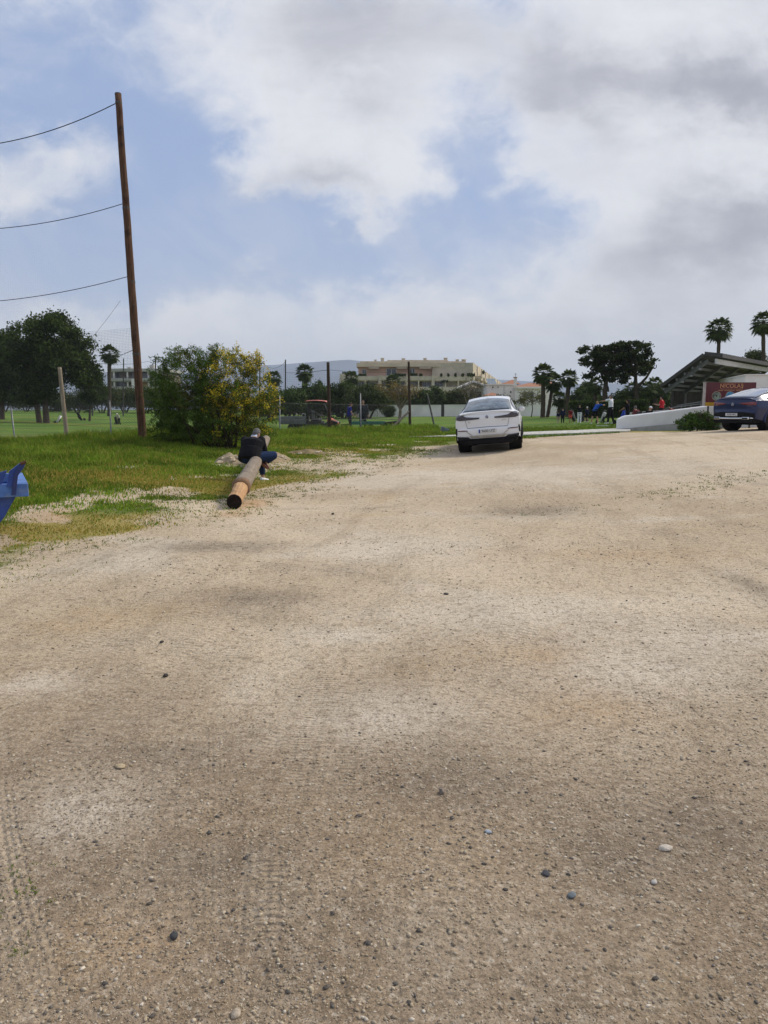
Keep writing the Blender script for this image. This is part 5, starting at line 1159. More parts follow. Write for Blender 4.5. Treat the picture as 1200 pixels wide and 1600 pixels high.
# golfers far out on the left
p = on(186, 90); person(p, 200, 1.45, 'small far golfer in pale top bending beside a dark golf bag', dict(pel=(0, 0, .92), wai=(0, .06, 1.07), che=(0, .15, 1.23), nec=(0, .24, 1.38), hed=(0, .32, 1.5), shL=(-.18, .2, 1.34), shR=(.18, .2, 1.34), elL=(-.2, .32, 1.1), wrL=(-.05, .45, .92), elR=(.2, .32, 1.1), wrR=(.0, .45, .92), look=(0, 1, -.5)), shirt=cloth('cream', (.5, .48, .42)), sleeve=.35, trousers=BLACKC, shoes=WHITES, hair=None, cap=WHITEC, vox=.02)
def golf_bag(base, rz, s, label, col, m2, cart=True):
    root = empty('golf_bag', base, rz, label, 'golf bag', 'golf bags on the lawn'); root.scale = (s, s, s); T = Matrix.Rotation(R(-28), 3, 'X')
    b = MB(); b.loft([(T@Vector((0, 0, .12+.0)), T@Vector((.12, 0, 0)), T@Vector((0, .11, 0))), (T@Vector((0, 0, .5)), T@Vector((.14, 0, 0)), T@Vector((0, .13, 0))), (T@Vector((0, 0, .98)), T@Vector((.15, 0, 0)), T@Vector((0, .14, 0)))], 14); b.build('bag', col, root, smooth=True)
    b = MB(); b.rbox(T@Vector((0, .13, .5)), (.18, .09, .4), .03, rot=T); b.build('pocket', m2, root)
    for k in range(5):
        b = MB(); q = T@Vector((-.08+.04*k, -.04+.03*(k % 3), .98)); e_ = q+T@Vector((.01*(k-2), 0, .16+.05*(k % 2))); b.tube([q-T@Vector((0, 0, .1)), e_], .007, 6); b.rbox(e_, (.03, .09, .04), .012, rot=T); b.build('golf_club', STEEL, root)
    if cart:
        b = MB(); b.tube([(-.02, -.02, .1), (0, .38, .95), (0, .20, 1.05)], .016, 6); b.tube([(-.3, -.12, .15), (.3, -.12, .15)], .014, 6); b.build('cart_frame', CAGE, root)
        for sx_ in (-.32, .32): wheel(root, (sx_, -.12, .15), .15, .05, 'X', rr_=.7)
    return root
golf_bag(on(183, 89), R(40), 1.0, 'dark golf bag standing before the far golfer on the left', BLACKC, NAVY)
golf_bag(on(88, 82), R(-70), 1.0, 'pale and black golf bag beside trunks of the tallest dark tree', WHITEC, BLACKC)
golf_bag(on(128, 100), R(80), 1.2, 'dark golf bag on a cart right of the tallest dark tree', BLACKC, DKGREY)
# ------------------------------------------------------------------ cars
def cr(P, k):
    """Catmull-Rom through rows of P, k samples per span"""
    P = np.asarray(P, float); out = []
    Q = np.concatenate([2*P[:1]-P[1:2], P, 2*P[-1:]-P[-2:-1]])
    for i in range(1, len(Q)-2):
        for j in range(k):
            t = j/k; a, b_, c, d = Q[i-1], Q[i], Q[i+1], Q[i+2]
            out.append(.5*((2*b_)+(c-a)*t+(2*a-5*b_+4*c-d)*t*t+(3*b_-a-3*c+d)*t**3))
    out.append(P[-1]); return np.array(out)
ST = [(-2.30, 1.205, .70, .020, 1.13, .895, .86, .965, .45, .93), (-2.08, 1.285, .67, .025, 1.15, .915, .86, .985, .40, .95), (-1.55, 1.455, .625, .045, 1.14, .935, .84, 1.0, .34, .965), (-.95, 1.605, .61, .055, 1.115, .945, .82, .99, .30, .96), (-.25, 1.69, .62, .06, 1.10, .945, .80, .985, .29, .955), (.4, 1.685, .62, .06, 1.09, .945, .79, .985, .29, .955),
      (.85, 1.60, .62, .06, 1.085, .94, .79, .985, .29, .955), (1.25, 1.38, .66, .05, 1.07, .935, .79, .99, .30, .96), (1.62, 1.16, .72, .03, 1.05, .925, .79, .995, .34, .965), (2.0, 1.09, .70, .03, .99, .89, .76, .97, .38, .93), (2.28, 1.0, .66, .03, .90, .80, .70, .88, .36, .84), (2.44, .84, .52, .03, .76, .62, .62, .70, .36, .66)]
WY = (-1.40, 1.57); WR, ARCH = .372, .425
def suv_body(spoiler=0):
    S = cr(ST, 12); V = []; nS = len(S)
    secs = []
    for y, zt, wr, c, zb, wb, zm, wm, zl, wl in S:
        lo = zl
        for yw in WY:
            q = ARCH**2-(y-yw)**2
            if q > 0: lo = max(lo, WR+math.sqrt(q)-.01)
        ctrl = [(0, zt), (wr*.5, zt-c*.25), (wr, zt-c), (wr+(wb-wr)*.18, zt-c-(zt-c-zb)*.12), (wb, zb), (wb+(wm-wb)*.5, zb-.05), (wm, (zm+.02)), (wm-.01, zm-.16), (wl, max(zl, lo))]
        if lo > zm-.16: ctrl[7] = (wm-.004, (zm+lo)/2); 
        secs.append(cr(ctrl, 4))
    secs = np.array(secs); ns = secs.shape[1]
    vs, fs = [], []
    for i in range(nS):
        half = secs[i]; full = [(-x, z) for x, z in half[::-1]]+[(x, z) for x, z in half[1:]]
        vs += [(x, S[i][0], z) for x, z in full]
    m_ = 2*ns-1
    for i in range(nS-1):
        for j in range(m_-1): fs.append((i*m_+j, i*m_+j+1, (i+1)*m_+j+1, (i+1)*m_+j))
    # rear face
    k0 = len(vs); half = secs[0]; rows = 22; cols_ = 40
    hz = half[:, 1][::-1]; hx = half[:, 0][::-1]
    zp = [.40, .50, .58, .70, .745, .80, .92, 1.02, 1.10, 1.17, 1.21]; yp = [-2.38, -2.43, -2.45, -2.455, -2.42, -2.405, -2.415, -2.42, -2.40, -2.36 if not spoiler else -2.40, -2.31]
    for r in range(rows+1):
        for c in range(cols_+1):
            s = c/cols_*2-1
            zt_ = 1.205-.085*abs(s)**3; z = zt_+(.42-zt_)*r/rows
            w = float(np.interp(z, hz, hx)); w = max(w, .72) if z > 1.12 else w
            y = -2.30+(float(np.interp(z, zp, yp))+2.30)*(1-abs(s)**3.2)
            vs.append((s*min(w, .965 if z < 1.1 else .93), y, z))
    q = cols_+1
    for r in range(rows):
        for c in range(cols_): fs.append((k0+r*q+c, k0+r*q+c+1, k0+(r+1)*q+c+1, k0+(r+1)*q+c))
    # nose cap
    k1 = (nS-1)*m_; cpt = len(vs); vs.append((0, 2.47, .6))
    for j in range(m_-1): fs.append((k1+j, k1+j+1, cpt))
    return vs, fs
def decal(bvh, top, bot, plane, mat_, name, parent, off=.006, rows=8, cols_=22, side=1, thick=.0):
    """patch laid on the body between two outline curves given in 2-D"""
    def res(P):
        P = np.asarray(P, float); d = np.r_[0, np.cumsum(np.hypot(*np.diff(P, axis=0).T))]; t = np.linspace(0, d[-1], cols_+1)
        return np.stack([np.interp(t, d, P[:, 0]), np.interp(t, d, P[:, 1])], -1)
    T, B = res(top), res(bot); vs = []
    for r in range(rows+1):
        for c in range(cols_+1):
            a, b_ = T[c]+(B[c]-T[c])*r/rows
            if plane == 'rear': o, d = Vector((a, -4, b_)), Vector((0, 1, 0))
            elif plane == 'top': o, d = Vector((a, b_, 4)), Vector((0, 0, -1))
            elif plane == 'side': o, d = Vector((side*4, a, b_)), Vector((-side, 0, 0))
            elif plane == 'front': o, d = Vector((a, 5, b_)), Vector((0, -1, 0))
            h_, nrm, _, _ = bvh.ray_cast(o, d)
            if h_ is None: h_ = o+d*(1.6 if plane == 'rear' else 3.0); nrm = -d
            if nrm.dot(d) > 0: nrm = -nrm
            vs.append(h_+nrm*off)
    q = cols_+1; fs = [(r*q+c, r*q+c+1, (r+1)*q+c+1, (r+1)*q+c) for r in range(rows) for c in range(cols_)]
    b = MB(); b.add(vs, fs); o = b.build(name, mat_, parent, smooth=True, fix=False)
    o.modifiers.new('thickness', 'SOLIDIFY').thickness = -.004 if thick == 0 else thick; o.modifiers[0].offset = 0
    return o
def text_part(name, body, size, m_, parent, loc, rot, ext=.002, align='CENTER', sx=1):
    cu = bpy.data.curves.new(name, 'FONT'); cu.body = body; cu.size = size; cu.extrude = ext; cu.align_x = align; cu.align_y = 'CENTER'
    t_ = bpy.data.objects.new('tmp', cu); COL.objects.link(t_); bpy.context.view_layer.update()
    me = bpy.data.meshes.new_from_object(t_.evaluated_get(bpy.context.evaluated_depsgraph_get())); bpy.data.objects.remove(t_)
    o = bpy.data.objects.new(name, me); COL.objects.link(o); me.materials.clear(); me.materials.append(m_); o.parent = parent; o.location = loc; o.rotation_euler = rot; o.scale = (sx, 1, 1); return o
BLK = mat('black_trim', (.010, .010, .011), .65, 0, .15, 20); GLOSSB = mat('gloss_black', (.008, .008, .010), .08, coat=.6); SILV = mat('satin_silver', (.42, .42, .40), .38, .5, .1, 10); CHROME = mat('chrome', (.75, .76, .78), .12, 1, .05, 5)
PLATE = mat('plate_white', (.62, .62, .60), .4, 0, .05, 10); PBLUE = mat('plate_blue', (.01, .05, .30), .4); INK = mat('plate_ink', (.012, .012, .014), .6)
LAMPD = mat('smoked_tail_lamp', (.022, .006, .008), .08, 0, .3, 12, coat=.8); LAMPR = mat('red_tail_lamp', (.16, .010, .012), .1, 0, .3, 12, coat=.8); REFL = mat('red_reflector', (.10, .008, .01), .2)
GLASSR = mat('rear_glass', (.10, .125, .14), .10, 0, .5, 4, spec=.35, coat=.15); GLASSD = mat('dark_glass', (.010, .012, .014), .05, 0, .2, 3, spec=.8, coat=.6)
INTER = mat('headrest', (.10, .11, .12), .8); ALLOY = mat('alloy_rim', (.34, .34, .35), .3, .8, .1, 12); DARKAL = mat('dark_rim', (.06, .06, .065), .35, .6, .1, 12)
def paint(name, col, **kw):
    m = mat(name, col, .35, 0, .03, 2, coat=.6, spec=.25, **kw); return m
def suv(name, loc, heading, roll, pitch, m_, label, group, kind):
    root = empty(name, loc, 0, label, 'car', group); root.rotation_euler = (pitch, -roll, -R(heading))
    vs, fs = suv_body(kind == 'blue'); b = MB(); b.add(vs, fs); body = b.build('body', m_, root, smooth=True)
    bvh = BVHTree.FromPolygons([Vector(v) for v in vs], fs)
    # cast helper parts
    zt = [(-.64, -1.02), (-.3, -.93), (0, -.90), (.3, -.93), (.64, -1.02)]; zb_ = [(-.72, -2.13), (-.3, -2.17), (0, -2.18), (.3, -2.17), (.72, -2.13)]
    decal(bvh, [(x*1.03, y+.05) for x, y in zt], [(x*1.03, y-.005) for x, y in zb_], 'top', GLOSSB, 'window_surround', root, .005)
    decal(bvh, zt, zb_, 'top', GLASSR if kind != 'blue' else mat('pale_reflecting_glass', (.22, .24, .28), .08, 0, .2, 2, coat=1, spec=1), 'rear_window', root, .012)
    b = MB(); b.loft([((-.0, -2.30, 1.212), (.70, 0, 0), (0, .03, 0)), ((0, -2.38 if kind == 'white' else -2.42, 1.222), (.66, 0, 0), (0, .02, 0))], 20)
    b = MB()
    lip = [(x, -2.30-.07*(1-(x/.8)**2), 1.215-.05*abs(x/.8)**3) for x in np.linspace(-.78, .78, 15)]
    b.tube([(x, y-.02, z) for x, y, z in lip], [.012]+[.026]*13+[.012], 8); b.build('spoiler_lip', m_, root, smooth=True)
    for s in (-1, 1):
        g1 = [(-1.62, 1.235), (-1.2, 1.40), (-.7, 1.505), (0, 1.555), (.5, 1.53), (.85, 1.44), (1.22, 1.20)]; g2 = [(-1.66, 1.20), (-1.3, 1.165), (-.7, 1.15), (0, 1.14), (.5, 1.13), (.9, 1.125), (1.30, 1.13)]
        decal(bvh, g1, g2, 'side', GLASSD, 'side_window', root, .008, side=s)
        if kind == 'blue':
            for ln in (g1, g2): decal(bvh, [(x, z+.014) for x, z in ln], [(x, z-.014) for x, z in ln], 'side', CHROME, 'window_trim', root, .016, 2, 30, side=s)
        else: decal(bvh, [(x, z+.012) for x, z in g1], [(x, z-.010) for x, z in g1], 'side', BLK, 'window_trim', root, .012, 2, 30, side=s)
        decal(bvh, [(x, .46) for x in np.linspace(-.95, 1.1, 8)], [(x, .31) for x in np.linspace(-.95, 1.1, 8)], 'side', BLK, 'sill_cladding', root, .012, side=s)
        for yw in WY:
            pts = [(s*(.975 if yw < 0 else .985), yw+(ARCH+.02)*math.cos(a), WR+(ARCH+.02)*math.sin(a)) for a in np.linspace(R(-8), R(188), 22)]
            b = MB(); b.tube(pts, .040, 8); b.build('wheel_arch', BLK if kind == 'white' else m_, root, smooth=True)
            b = MB(); b.lathe([(s*.60, ARCH-.01), (s*.95, ARCH-.01), (s*.95, ARCH-.03), (s*.60, ARCH-.03)], 'X', (0, yw, WR), 30); b.build('wheel_well', BLK, root)
            wheel(root, (s*.835, yw, WR), WR, .30, 'X', ALLOY if kind == 'blue' else DARKAL, 5, .70)
        b = MB(); b.bar((s*.90, .88, 1.12), (s*1.02, .88, 1.15), .10, .05); b.loft([((s*.99, .80, 1.19), (.03, .01, 0), (0, 0, .05)), ((s*1.0, .80, 1.20), (.10, 0, 0), (0, 0, .085)), ((s*1.02, .88, 1.20), (.10, 0, 0), (0, 0, .08)), ((s*1.03, .96, 1.2), (.05, 0, 0), (0, 0, .04))], 14); b.build('mirror', m_ if kind != 'white' else m_, root, smooth=True)
        for yy in (-.35, .7): b = MB(); b.rbox((s*.995, yy, .93), (.035, .22, .03), .012); b.build('door_handle', m_, root)
    b = MB()
    for x_ in (-.36, .36): b.rbox((x_, -.80, 1.28), (.28, .10, .16), .04)
    b.build('headrest', INTER, root)
    b = MB(); b.rbox((0, -1.9, .40), (1.72, .9, .22), .04); b.rbox((0, .1, .33), (1.7, 3.6, .16), .04); b.rbox((0, -1.4, .40), (1.3, .5, .24), .05); b.build('underbody', BLK, root)
    b = MB()
    for x_ in (-.45, 0, .45): b.tube([(x_, -1.6, .25), (x_*.9, -1.0, .24)], .05, 8)
    b.build('suspension', BLK, root)
    if kind == 'white':
        for s in (-1, 1):
            t1 = [(s*x, z) for x, z in ((.215, 1.055), (.45, 1.072), (.62, 1.09), (.72, 1.14), (.83, 1.165), (.935, 1.12))]; t2 = [(s*x, z) for x, z in ((.235, 1.015), (.45, 1.005), (.62, 1.0), (.72, .998), (.83, .998), (.945, 1.03))]
            decal(bvh, t1, t2, 'rear', LAMPD, 'tail_light', root, .014)
            decal(bvh, [(s*x, z) for x, z in ((.60, .692), (.90, .70))], [(s*x, z) for x, z in ((.60, .668), (.90, .676))], 'rear', REFL, 'reflector', root, .012, 2)
            decal(bvh, [(s*.915, .76), (s*.955, .77)], [(s*.925, .57), (s*.958, .55)], 'rear', BLK, 'air_slit', root, .012, 6, 4)
            ex = [(s*.56, .50), (s*.86, .51)]; decal(bvh, ex, [(s*.60, .43), (s*.83, .43)], 'rear', GLOSSB, 'exhaust_tip', root, .03)
            decal(bvh, [(s*.52, .59), (s*.66, .69)], [(s*.42, .50), (s*.60, .615)], 'rear', SILV, 'diffuser_trim', root, .018)
        decal(bvh, [(-.93, .52), (-.66, .50), (-.5, .44), (.5, .44), (.66, .50), (.93, .52)], [(-.90, .40), (0, .40), (.90, .40)], 'rear', BLK, 'lower_bumper', root, .016)
        b = MB(); b.rbox((0, -2.31, .34), (1.50, .16, .20), .07); b.rbox((-.72, -2.36, .42), (.36, .12, .10), .04); b.rbox((.72, -2.36, .42), (.36, .12, .10), .04); b.build('valance', BLK, root)
        decal(bvh, [(-.56, .53), (0, .535), (.56, .53)], [(-.48, .465), (0, .46), (.48, .465)], 'rear', SILV, 'diffuser', root, .02)
        decal(bvh, [(-.60, .76), (0, .772), (.60, .76)], [(-.60, .75), (0, .76), (.60, .75)], 'rear', BLK, 'tailgate_seam', root, .006, 2)
        for s in (-1, 1): decal(bvh, [(s*.60, .755), (s*.655, 1.01)], [(s*.607, .755), (s*.662, 1.01)], 'rear', BLK, 'tailgate_seam', root, .006, 2)
        yb = -2.455
        pl = MB(); pl.rbox((0, yb-.012, .645), (.54, .014, .115), .006); p_ = pl.build('licence_plate', PLATE, root)
        b = MB(); b.box((-.245, yb-.021, .645), (.045, .004, .108)); b.build('blue_band', PBLUE, p_)
        text_part('plate_number', '9600 LFZ', .112, INK, p_, (.02, yb-.021, .645), (R(90), 0, 0), .002, sx=.93)
        # roundel
        r_ = MB(); r_.lathe([(0, .045), (-.012, .045)], 'Y', (0, -2.425, 1.065), 28); ro = r_.build('roundel', GLOSSB, root)
        for k in range(4):
            q = MB(); q.extr([(0, -2.439, 1.065)]+[(.028*math.cos(a), -2.439, 1.065+.028*math.sin(a)) for a in np.linspace(k*math.pi/2, (k+1)*math.pi/2, 7)], (0, -.003, 0)); q.build('roundel_quarter', PLATE if k % 2 == 0 else PBLUE, ro)
        q = MB(); q.tube([(.042*math.cos(a), -2.44, 1.065+.042*math.sin(a)) for a in np.linspace(0, 2*math.pi, 25)], .003, 5); q.build('roundel_ring', CHROME, ro)
        text_part('model_badge', 'X6', .075, CHROME, root, (-.545, -2.425, .93), (R(90), 0, R(-4)), .003); text_part('drive_badge', 'xDrive', .052, CHROME, root, (.50, -2.427, .945), (R(90), 0, R(4)), .003)
        b = MB(); b.extr([(-.004, -.72, 1.645), (-.004, -.52, 1.665), (-.004, -.70, 1.72)], (.008, 0, 0)); b.build('roof_antenna', m_, root)
    if kind == 'blue':
        t1 = [(x, z) for x, z in ((.30, 1.03), (.5, 1.045), (.75, 1.075), (.93, 1.075))]; t2 = [(x, z) for x, z in ((.34, 1.0), (.5, .97), (.75, .945), (.94, .96))]
        for s in (-1, 1): decal(bvh, [(s*x, z) for x, z in t1], [(s*x, z) for x, z in t2], 'rear', LAMPR, 'tail_light', root, .014)
        decal(bvh, [(-.9, .64), (-.5, .70), (.5, .70), (.9, .64)], [(-.9, .42), (.9, .42)], 'rear', BLK, 'lower_bumper', root, .012)
        b = MB(); b.tube([(-.86, -2.30, .47), (-.6, -2.45, .46), (0, -2.475, .455), (.6, -2.45, .46), (.86, -2.30, .47)], .035, 8); b.build('bumper_trim', CHROME, root, smooth=True)
        for s in (-1, 1): b = MB(); b.rbox((s*.62, -2.46, .465), (.30, .09, .10), .03); b.build('exhaust_tip', CHROME, root); b = MB(); b.rbox((s*.62, -2.512, .465), (.24, .01, .055), .004); b.build('exhaust_opening', BLK, root)
        pl = MB(); pl.rbox((0, -2.475, .60), (.52, .014, .11), .006); p_ = pl.build('licence_plate', PLATE, root)
        text_part('plate_number', '0278 MFC', .10, INK, p_, (.02, -2.484, .60), (R(90), 0, 0), .002, sx=.95)
        b = MB(); b.tube([(.05*math.cos(a), -2.435, .985+.05*math.sin(a)) for a in np.linspace(0, 2*math.pi, 25)], .005, 5)
        for k in range(3): a = math.pi/2+k*2*math.pi/3; b.bar((0, -2.435, .985), (.05*math.cos(a), -2.435, .985+.05*math.sin(a)), .010, .006)
        b.build('star_emblem', CHROME, root); b = MB(); b.rbox((0, -2.36, .36), (1.66, .16, .16), .04); b.build('valance', BLK, root)
    return root
WHITEP = paint('white_paint', (.78, .79, .80)); BLUEP = paint('deep_blue_paint', (.0025, .010, .062))
# white car: pose from the ground under its wheels
cl, cr_ = on(728.5, 24.2), on(806.5, 24.4); cxy = Vector((767.5-600, 0, 0))*24.3/1200
cz = (cl.z+cr_.z)/2; roll = math.atan2(at(806, 698.5, 24.4).z-at(729, 707, 24.2).z, 1.67)
hd = 10.5; fw = Vector((math.sin(R(hd)), math.cos(R(hd)), 0)); rear_axle = Vector((2.69+.66, 24.3, 0)); rear_axle.x = at(766.5, 700, 24.3).x
zl_, zr_ = at(729, 708, 24.2).z, at(806, 699, 24.4).z
cpos = rear_axle+fw*1.40; cpos.z = (zl_+zr_)/2+.02
fz = h1(cpos.x+fw.x*1.6, cpos.y+fw.y*1.6)
white_car = suv('parked_car', cpos, hd, roll*.82, R(.6), WHITEP, 'white coupe styled SUV parked tilted at the edge of the gravel', 'parked cars on the gravel lot', 'white')
hd2 = 62; fw2 = Vector((math.sin(R(hd2)), math.cos(R(hd2)), 0)); ra2 = at(1170, 673, 30.2); ra2.z = h1(ra2.x, ra2.y)
cp2 = ra2+fw2*1.40; blue_car = suv('parked_car', cp2+Vector((0, 0, .01)), hd2, 0, 0, BLUEP, 'dark blue coupe styled SUV cut by the right edge of the picture', 'parked cars on the gravel lot', 'blue')

# ------------------------------------------------------------------ buildings
CREAM = mat('cream_render', (.60, .50, .37), .9, 0, .1, .4, dirt=((.34, .29, .22), .4)); PINK = mat('pink_render', (.58, .40, .30), .9, 0, .1, .4); BEIGE = mat('beige_parapet', (.54, .47, .36), .9, 0, .12, .5, dirt=((.28, .24, .18), .5)); WHITEW = mat('white_render', (.82, .77, .72), .9, 0, .06, .5, dirt=((.52, .50, .45), .35))
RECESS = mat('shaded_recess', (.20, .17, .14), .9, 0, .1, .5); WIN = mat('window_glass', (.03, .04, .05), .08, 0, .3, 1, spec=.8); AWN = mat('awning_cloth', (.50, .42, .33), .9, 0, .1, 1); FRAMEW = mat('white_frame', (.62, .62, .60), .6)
def tile_mat():
    m = bpy.data.materials.new('roof_tiles'); m.use_nodes = True; t = NT(m.node_tree); b_ = t.n['Principled BSDF']; p = t.new('ShaderNodeTexCoord').outputs['Object']
    w = t.new('ShaderNodeTexWave', wave_type='BANDS', bands_direction='X'); t.l.new(p, w.inputs[0]); w.inputs['Scale'].default_value = 1.3; w.inputs['Distortion'].default_value = .4
    c = t.mix(t.noise(p, 3, 4), (.33, .13, .065), (.46, .22, .12)); c = t.mix(t.m('MULTIPLY', t.ss(w.outputs['Fac'], .25, .0), .6), c, (.16, .065, .035)); t.l.new(c, b_.inputs[0]); b_.inputs['Roughness'].default_value = .9
    t.l.new(t.bump(w.outputs['Fac'], .8, .08), b_.inputs['Normal']); return m
TILE = tile_mat()
class PB:
    """boxes given by their photo outline on a frontal plane at distance Y"""
    def __init__(s, root): s.root = root; s.m = {}
    def box(s, name, m_, x0, x1, y0, y1, Y, dep=.5):
        a, c = at(x0, y1, Y), at(x1, y0, Y); b = MB(); b.box(((a.x+c.x)/2, Y+dep/2, (a.z+c.z)/2), (c.x-a.x, dep, c.z-a.z)); return b.build(name, m_, s.root, world=True)
Y = 170; ab = at(640, 640, Y); ab.z = .9; root = empty('apartment_building', ab, 0, 'large cream apartment block with stepped planted terraces and chimneys', 'building'); q = PB(root)
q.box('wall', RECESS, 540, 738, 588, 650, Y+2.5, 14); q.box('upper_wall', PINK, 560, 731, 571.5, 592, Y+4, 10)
q.box('roof', CREAM, 557, 733, 567, 573, Y+2.5, 12); q.box('roof', BEIGE, 563, 728, 564.4, 567.2, Y+4.5, 8); q.box('roof', BEIGE, 605, 700, 562.6, 564.6, Y+5.5, 6)
for i, (x0, x1, y0, y1) in enumerate([(535, 612, 587.6, 593.6), (613, 637, 587.6, 593.6), (638, 678, 587.6, 594), (678, 740, 587.4, 594.2)]): q.box('terrace_parapet', BEIGE, x0, x1, y0, y1, Y+.2*(i % 2), .5)
q.box('terrace_slab', CREAM, 535, 740, 593.6, 595.6, Y+.3, 4); q.box('terrace_parapet', BEIGE, 532, 736, 604.5, 611, Y, .5); q.box('terrace_slab', CREAM, 532, 736, 611, 613, Y+.3, 4); q.box('terrace_parapet', BEIGE, 532, 736, 622, 628, Y-.2, .5)
q.box('side_block', BEIGE, 531, 556, 584, 612, Y+.8, 5)
for x0 in (571, 592, 612, 634, 654, 675, 696, 716, 734): q.box('pillar', CREAM, x0-1.1, x0+1.1, 594, 623, Y+.05, .6)
for x0 in (594, 637, 677): q.box('pillar', BEIGE, x0-2.2, x0+2.2, 586, 606, Y-.35, .7)
for (x0, x1, y0, y1) in [(604, 619, 576, 587), (566, 572, 577, 587), (640, 648, 576, 587), (690, 700, 577, 587), (576, 590, 597, 604), (640, 655, 597, 604), (598, 610, 597, 604), (680, 694, 597, 604), (700, 714, 597, 604), (620, 632, 597, 604), (660, 673, 597, 604), (560, 570, 597, 604), (576, 590, 614, 622), (640, 652, 614, 622), (700, 712, 614, 622)]:
    Yw = Y+3.9 if y0 < 590 else Y+2.4; f = q.box('window', WIN, x0, x1, y0, y1, Yw, .2); a, c = at(x0, y1, Yw-.05), at(x1, y0, Yw-.05); b = MB()
    for p0, p1 in (((a.x, a.z), (c.x, a.z)), ((a.x, c.z), (c.x, c.z)), ((a.x, a.z), (a.x, c.z)), ((c.x, a.z), (c.x, c.z)), (((a.x+c.x)/2, a.z), ((a.x+c.x)/2, c.z))): b.bar((p0[0], Yw-.05, p0[1]), (p1[0], Yw-.05, p1[1]), .09)
    o = b.build('frame', FRAMEW, root, world=True); o.parent = f
for (x0, x1) in [(620, 636), (655, 674), (697, 722), (576, 592)]: q.box('awning', AWN, x0, x1, 573.5, 576, Y+2.6, 1.4)
for (x0, x1, y0) in [(574, 578, 565), (595, 600, 560), (628, 633, 560.5), (640, 648, 563.2), (662, 666.5, 560), (694, 699, 559.5), (712.5, 717, 562), (722, 728, 562), (585, 588, 562.5)]: q.box('chimney', BEIGE, x0, x1, y0, 567, Y+6, 1.0); q.box('chimney_cap', CREAM, x0-.4, x1+.4, y0-.7, y0+.4, Y+5.9, 1.2)
# side wing stepping away to the right
p0 = at(738, 640, Y+1); dv = Vector((24.2, 112, 0)).normalized()
for i in range(9):
    s0 = i*11.5; hgt = 11.9-.12*i; c0_ = p0+dv*s0; nrm = Vector((-dv.y, dv.x, 0))
    b = MB(); base4 = [c0_, c0_+dv*8.6, c0_+dv*8.6+nrm*9, c0_+nrm*9]; b.prism([(p.x, p.y) for p in base4], .8, hgt+EYE-1.7); b.build('wing_wall', CREAM if i % 2 else BEIGE, root, world=True)
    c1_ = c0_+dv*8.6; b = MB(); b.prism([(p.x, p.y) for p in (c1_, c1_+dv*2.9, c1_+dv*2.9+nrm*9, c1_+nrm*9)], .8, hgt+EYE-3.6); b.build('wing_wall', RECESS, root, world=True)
    for zz in (8.2, 5.2):
        b = MB(); off = -nrm*1.3; b.prism([(p.x, p.y) for p in (c0_+dv*5.5+off, c0_+dv*11+off, c0_+dv*11, c0_+dv*5.5)], zz, zz+1.0); b.build('balcony', BEIGE, root, world=True)
rsx = np.random.default_rng(401); Ps = []
for (x0, x1, y0, Yp, k) in [(560, 572, 586.5, 170.3, 500), (535, 556, 583.5, 171.5, 600), (616, 634, 586, 170.3, 700), (640, 652, 585.6, 170.3, 500), (655, 660, 586, 170.2, 150), (688, 691, 586, 170.2, 130), (699, 702, 586, 170.2, 130), (710, 713, 586, 170.2, 130), (721, 725, 586, 170.2, 130), (730, 742, 586, 170.2, 600), (532, 548, 603.5, 169.9, 500), (690, 700, 596, 170, 120), (754, 757, 582, 190, 180)]:
    for _ in range(k): p = at(rsx.uniform(x0, x1), y0+rsx.normal(0, 1.1), Yp+rsx.uniform(-.2, .4)); Ps.append(tuple(p-ab))
Ps = np.array(Ps); Vq, Fq = leaf_quads(Ps, rsx.normal(0, 1, Ps.shape), .34, .2, rsx); fast('terrace_plants', Vq, Fq, LEAF, root, np.repeat(leaf_cols(len(Ps), DARKPAL, rsx), 4, 0))
# left building
Y = 190; lb_ = at(205, 620, Y); lb_.z = 1; root = empty('apartment_building', lb_, 0, 'low modern pale building with balconies behind the tall leaning pole', 'building'); q = PB(root); GREYB = mat('pale_grey_render', (.40, .39, .35), .9, 0, .08, .4)
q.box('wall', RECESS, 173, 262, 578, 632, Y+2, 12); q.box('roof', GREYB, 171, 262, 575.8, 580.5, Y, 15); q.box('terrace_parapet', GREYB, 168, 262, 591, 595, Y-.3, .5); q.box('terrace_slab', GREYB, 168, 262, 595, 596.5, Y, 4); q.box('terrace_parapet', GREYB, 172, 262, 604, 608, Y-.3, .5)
q.box('rooftop_unit', GREYB, 199, 204, 573.6, 576, Y+5, 2); q.box('rooftop_unit', GREYB, 234, 240, 570, 576, Y+5, 2); q.box('stair_tower', WHITEW, 206, 214, 592, 616, Y-1.2, 3); q.box('wall_panel', mat('ochre_render', (.42, .27, .12), .9), 223, 232, 597, 604, Y+1.5, .6)
for x0 in (178, 199, 214, 232, 246): q.box('pillar', WHITEW, x0-.6, x0+.6, 580, 604, Y+.4, .4)
for (x0, x1, y0, y1) in [(180, 186, 584, 591), (206, 212, 583, 591), (223, 230, 583, 591), (236, 244, 583, 591), (182, 196, 597, 604), (236, 246, 597, 604)]: q.box('window', WIN, x0, x1, y0, y1, Y+1.9, .2)
b = MB()
for y_ in (589, 590.3): a, c = at(172, y_, Y-.1), at(262, y_, Y-.1); b.bar(a, c, .05)
b.build('railing', STEEL, root, world=True)
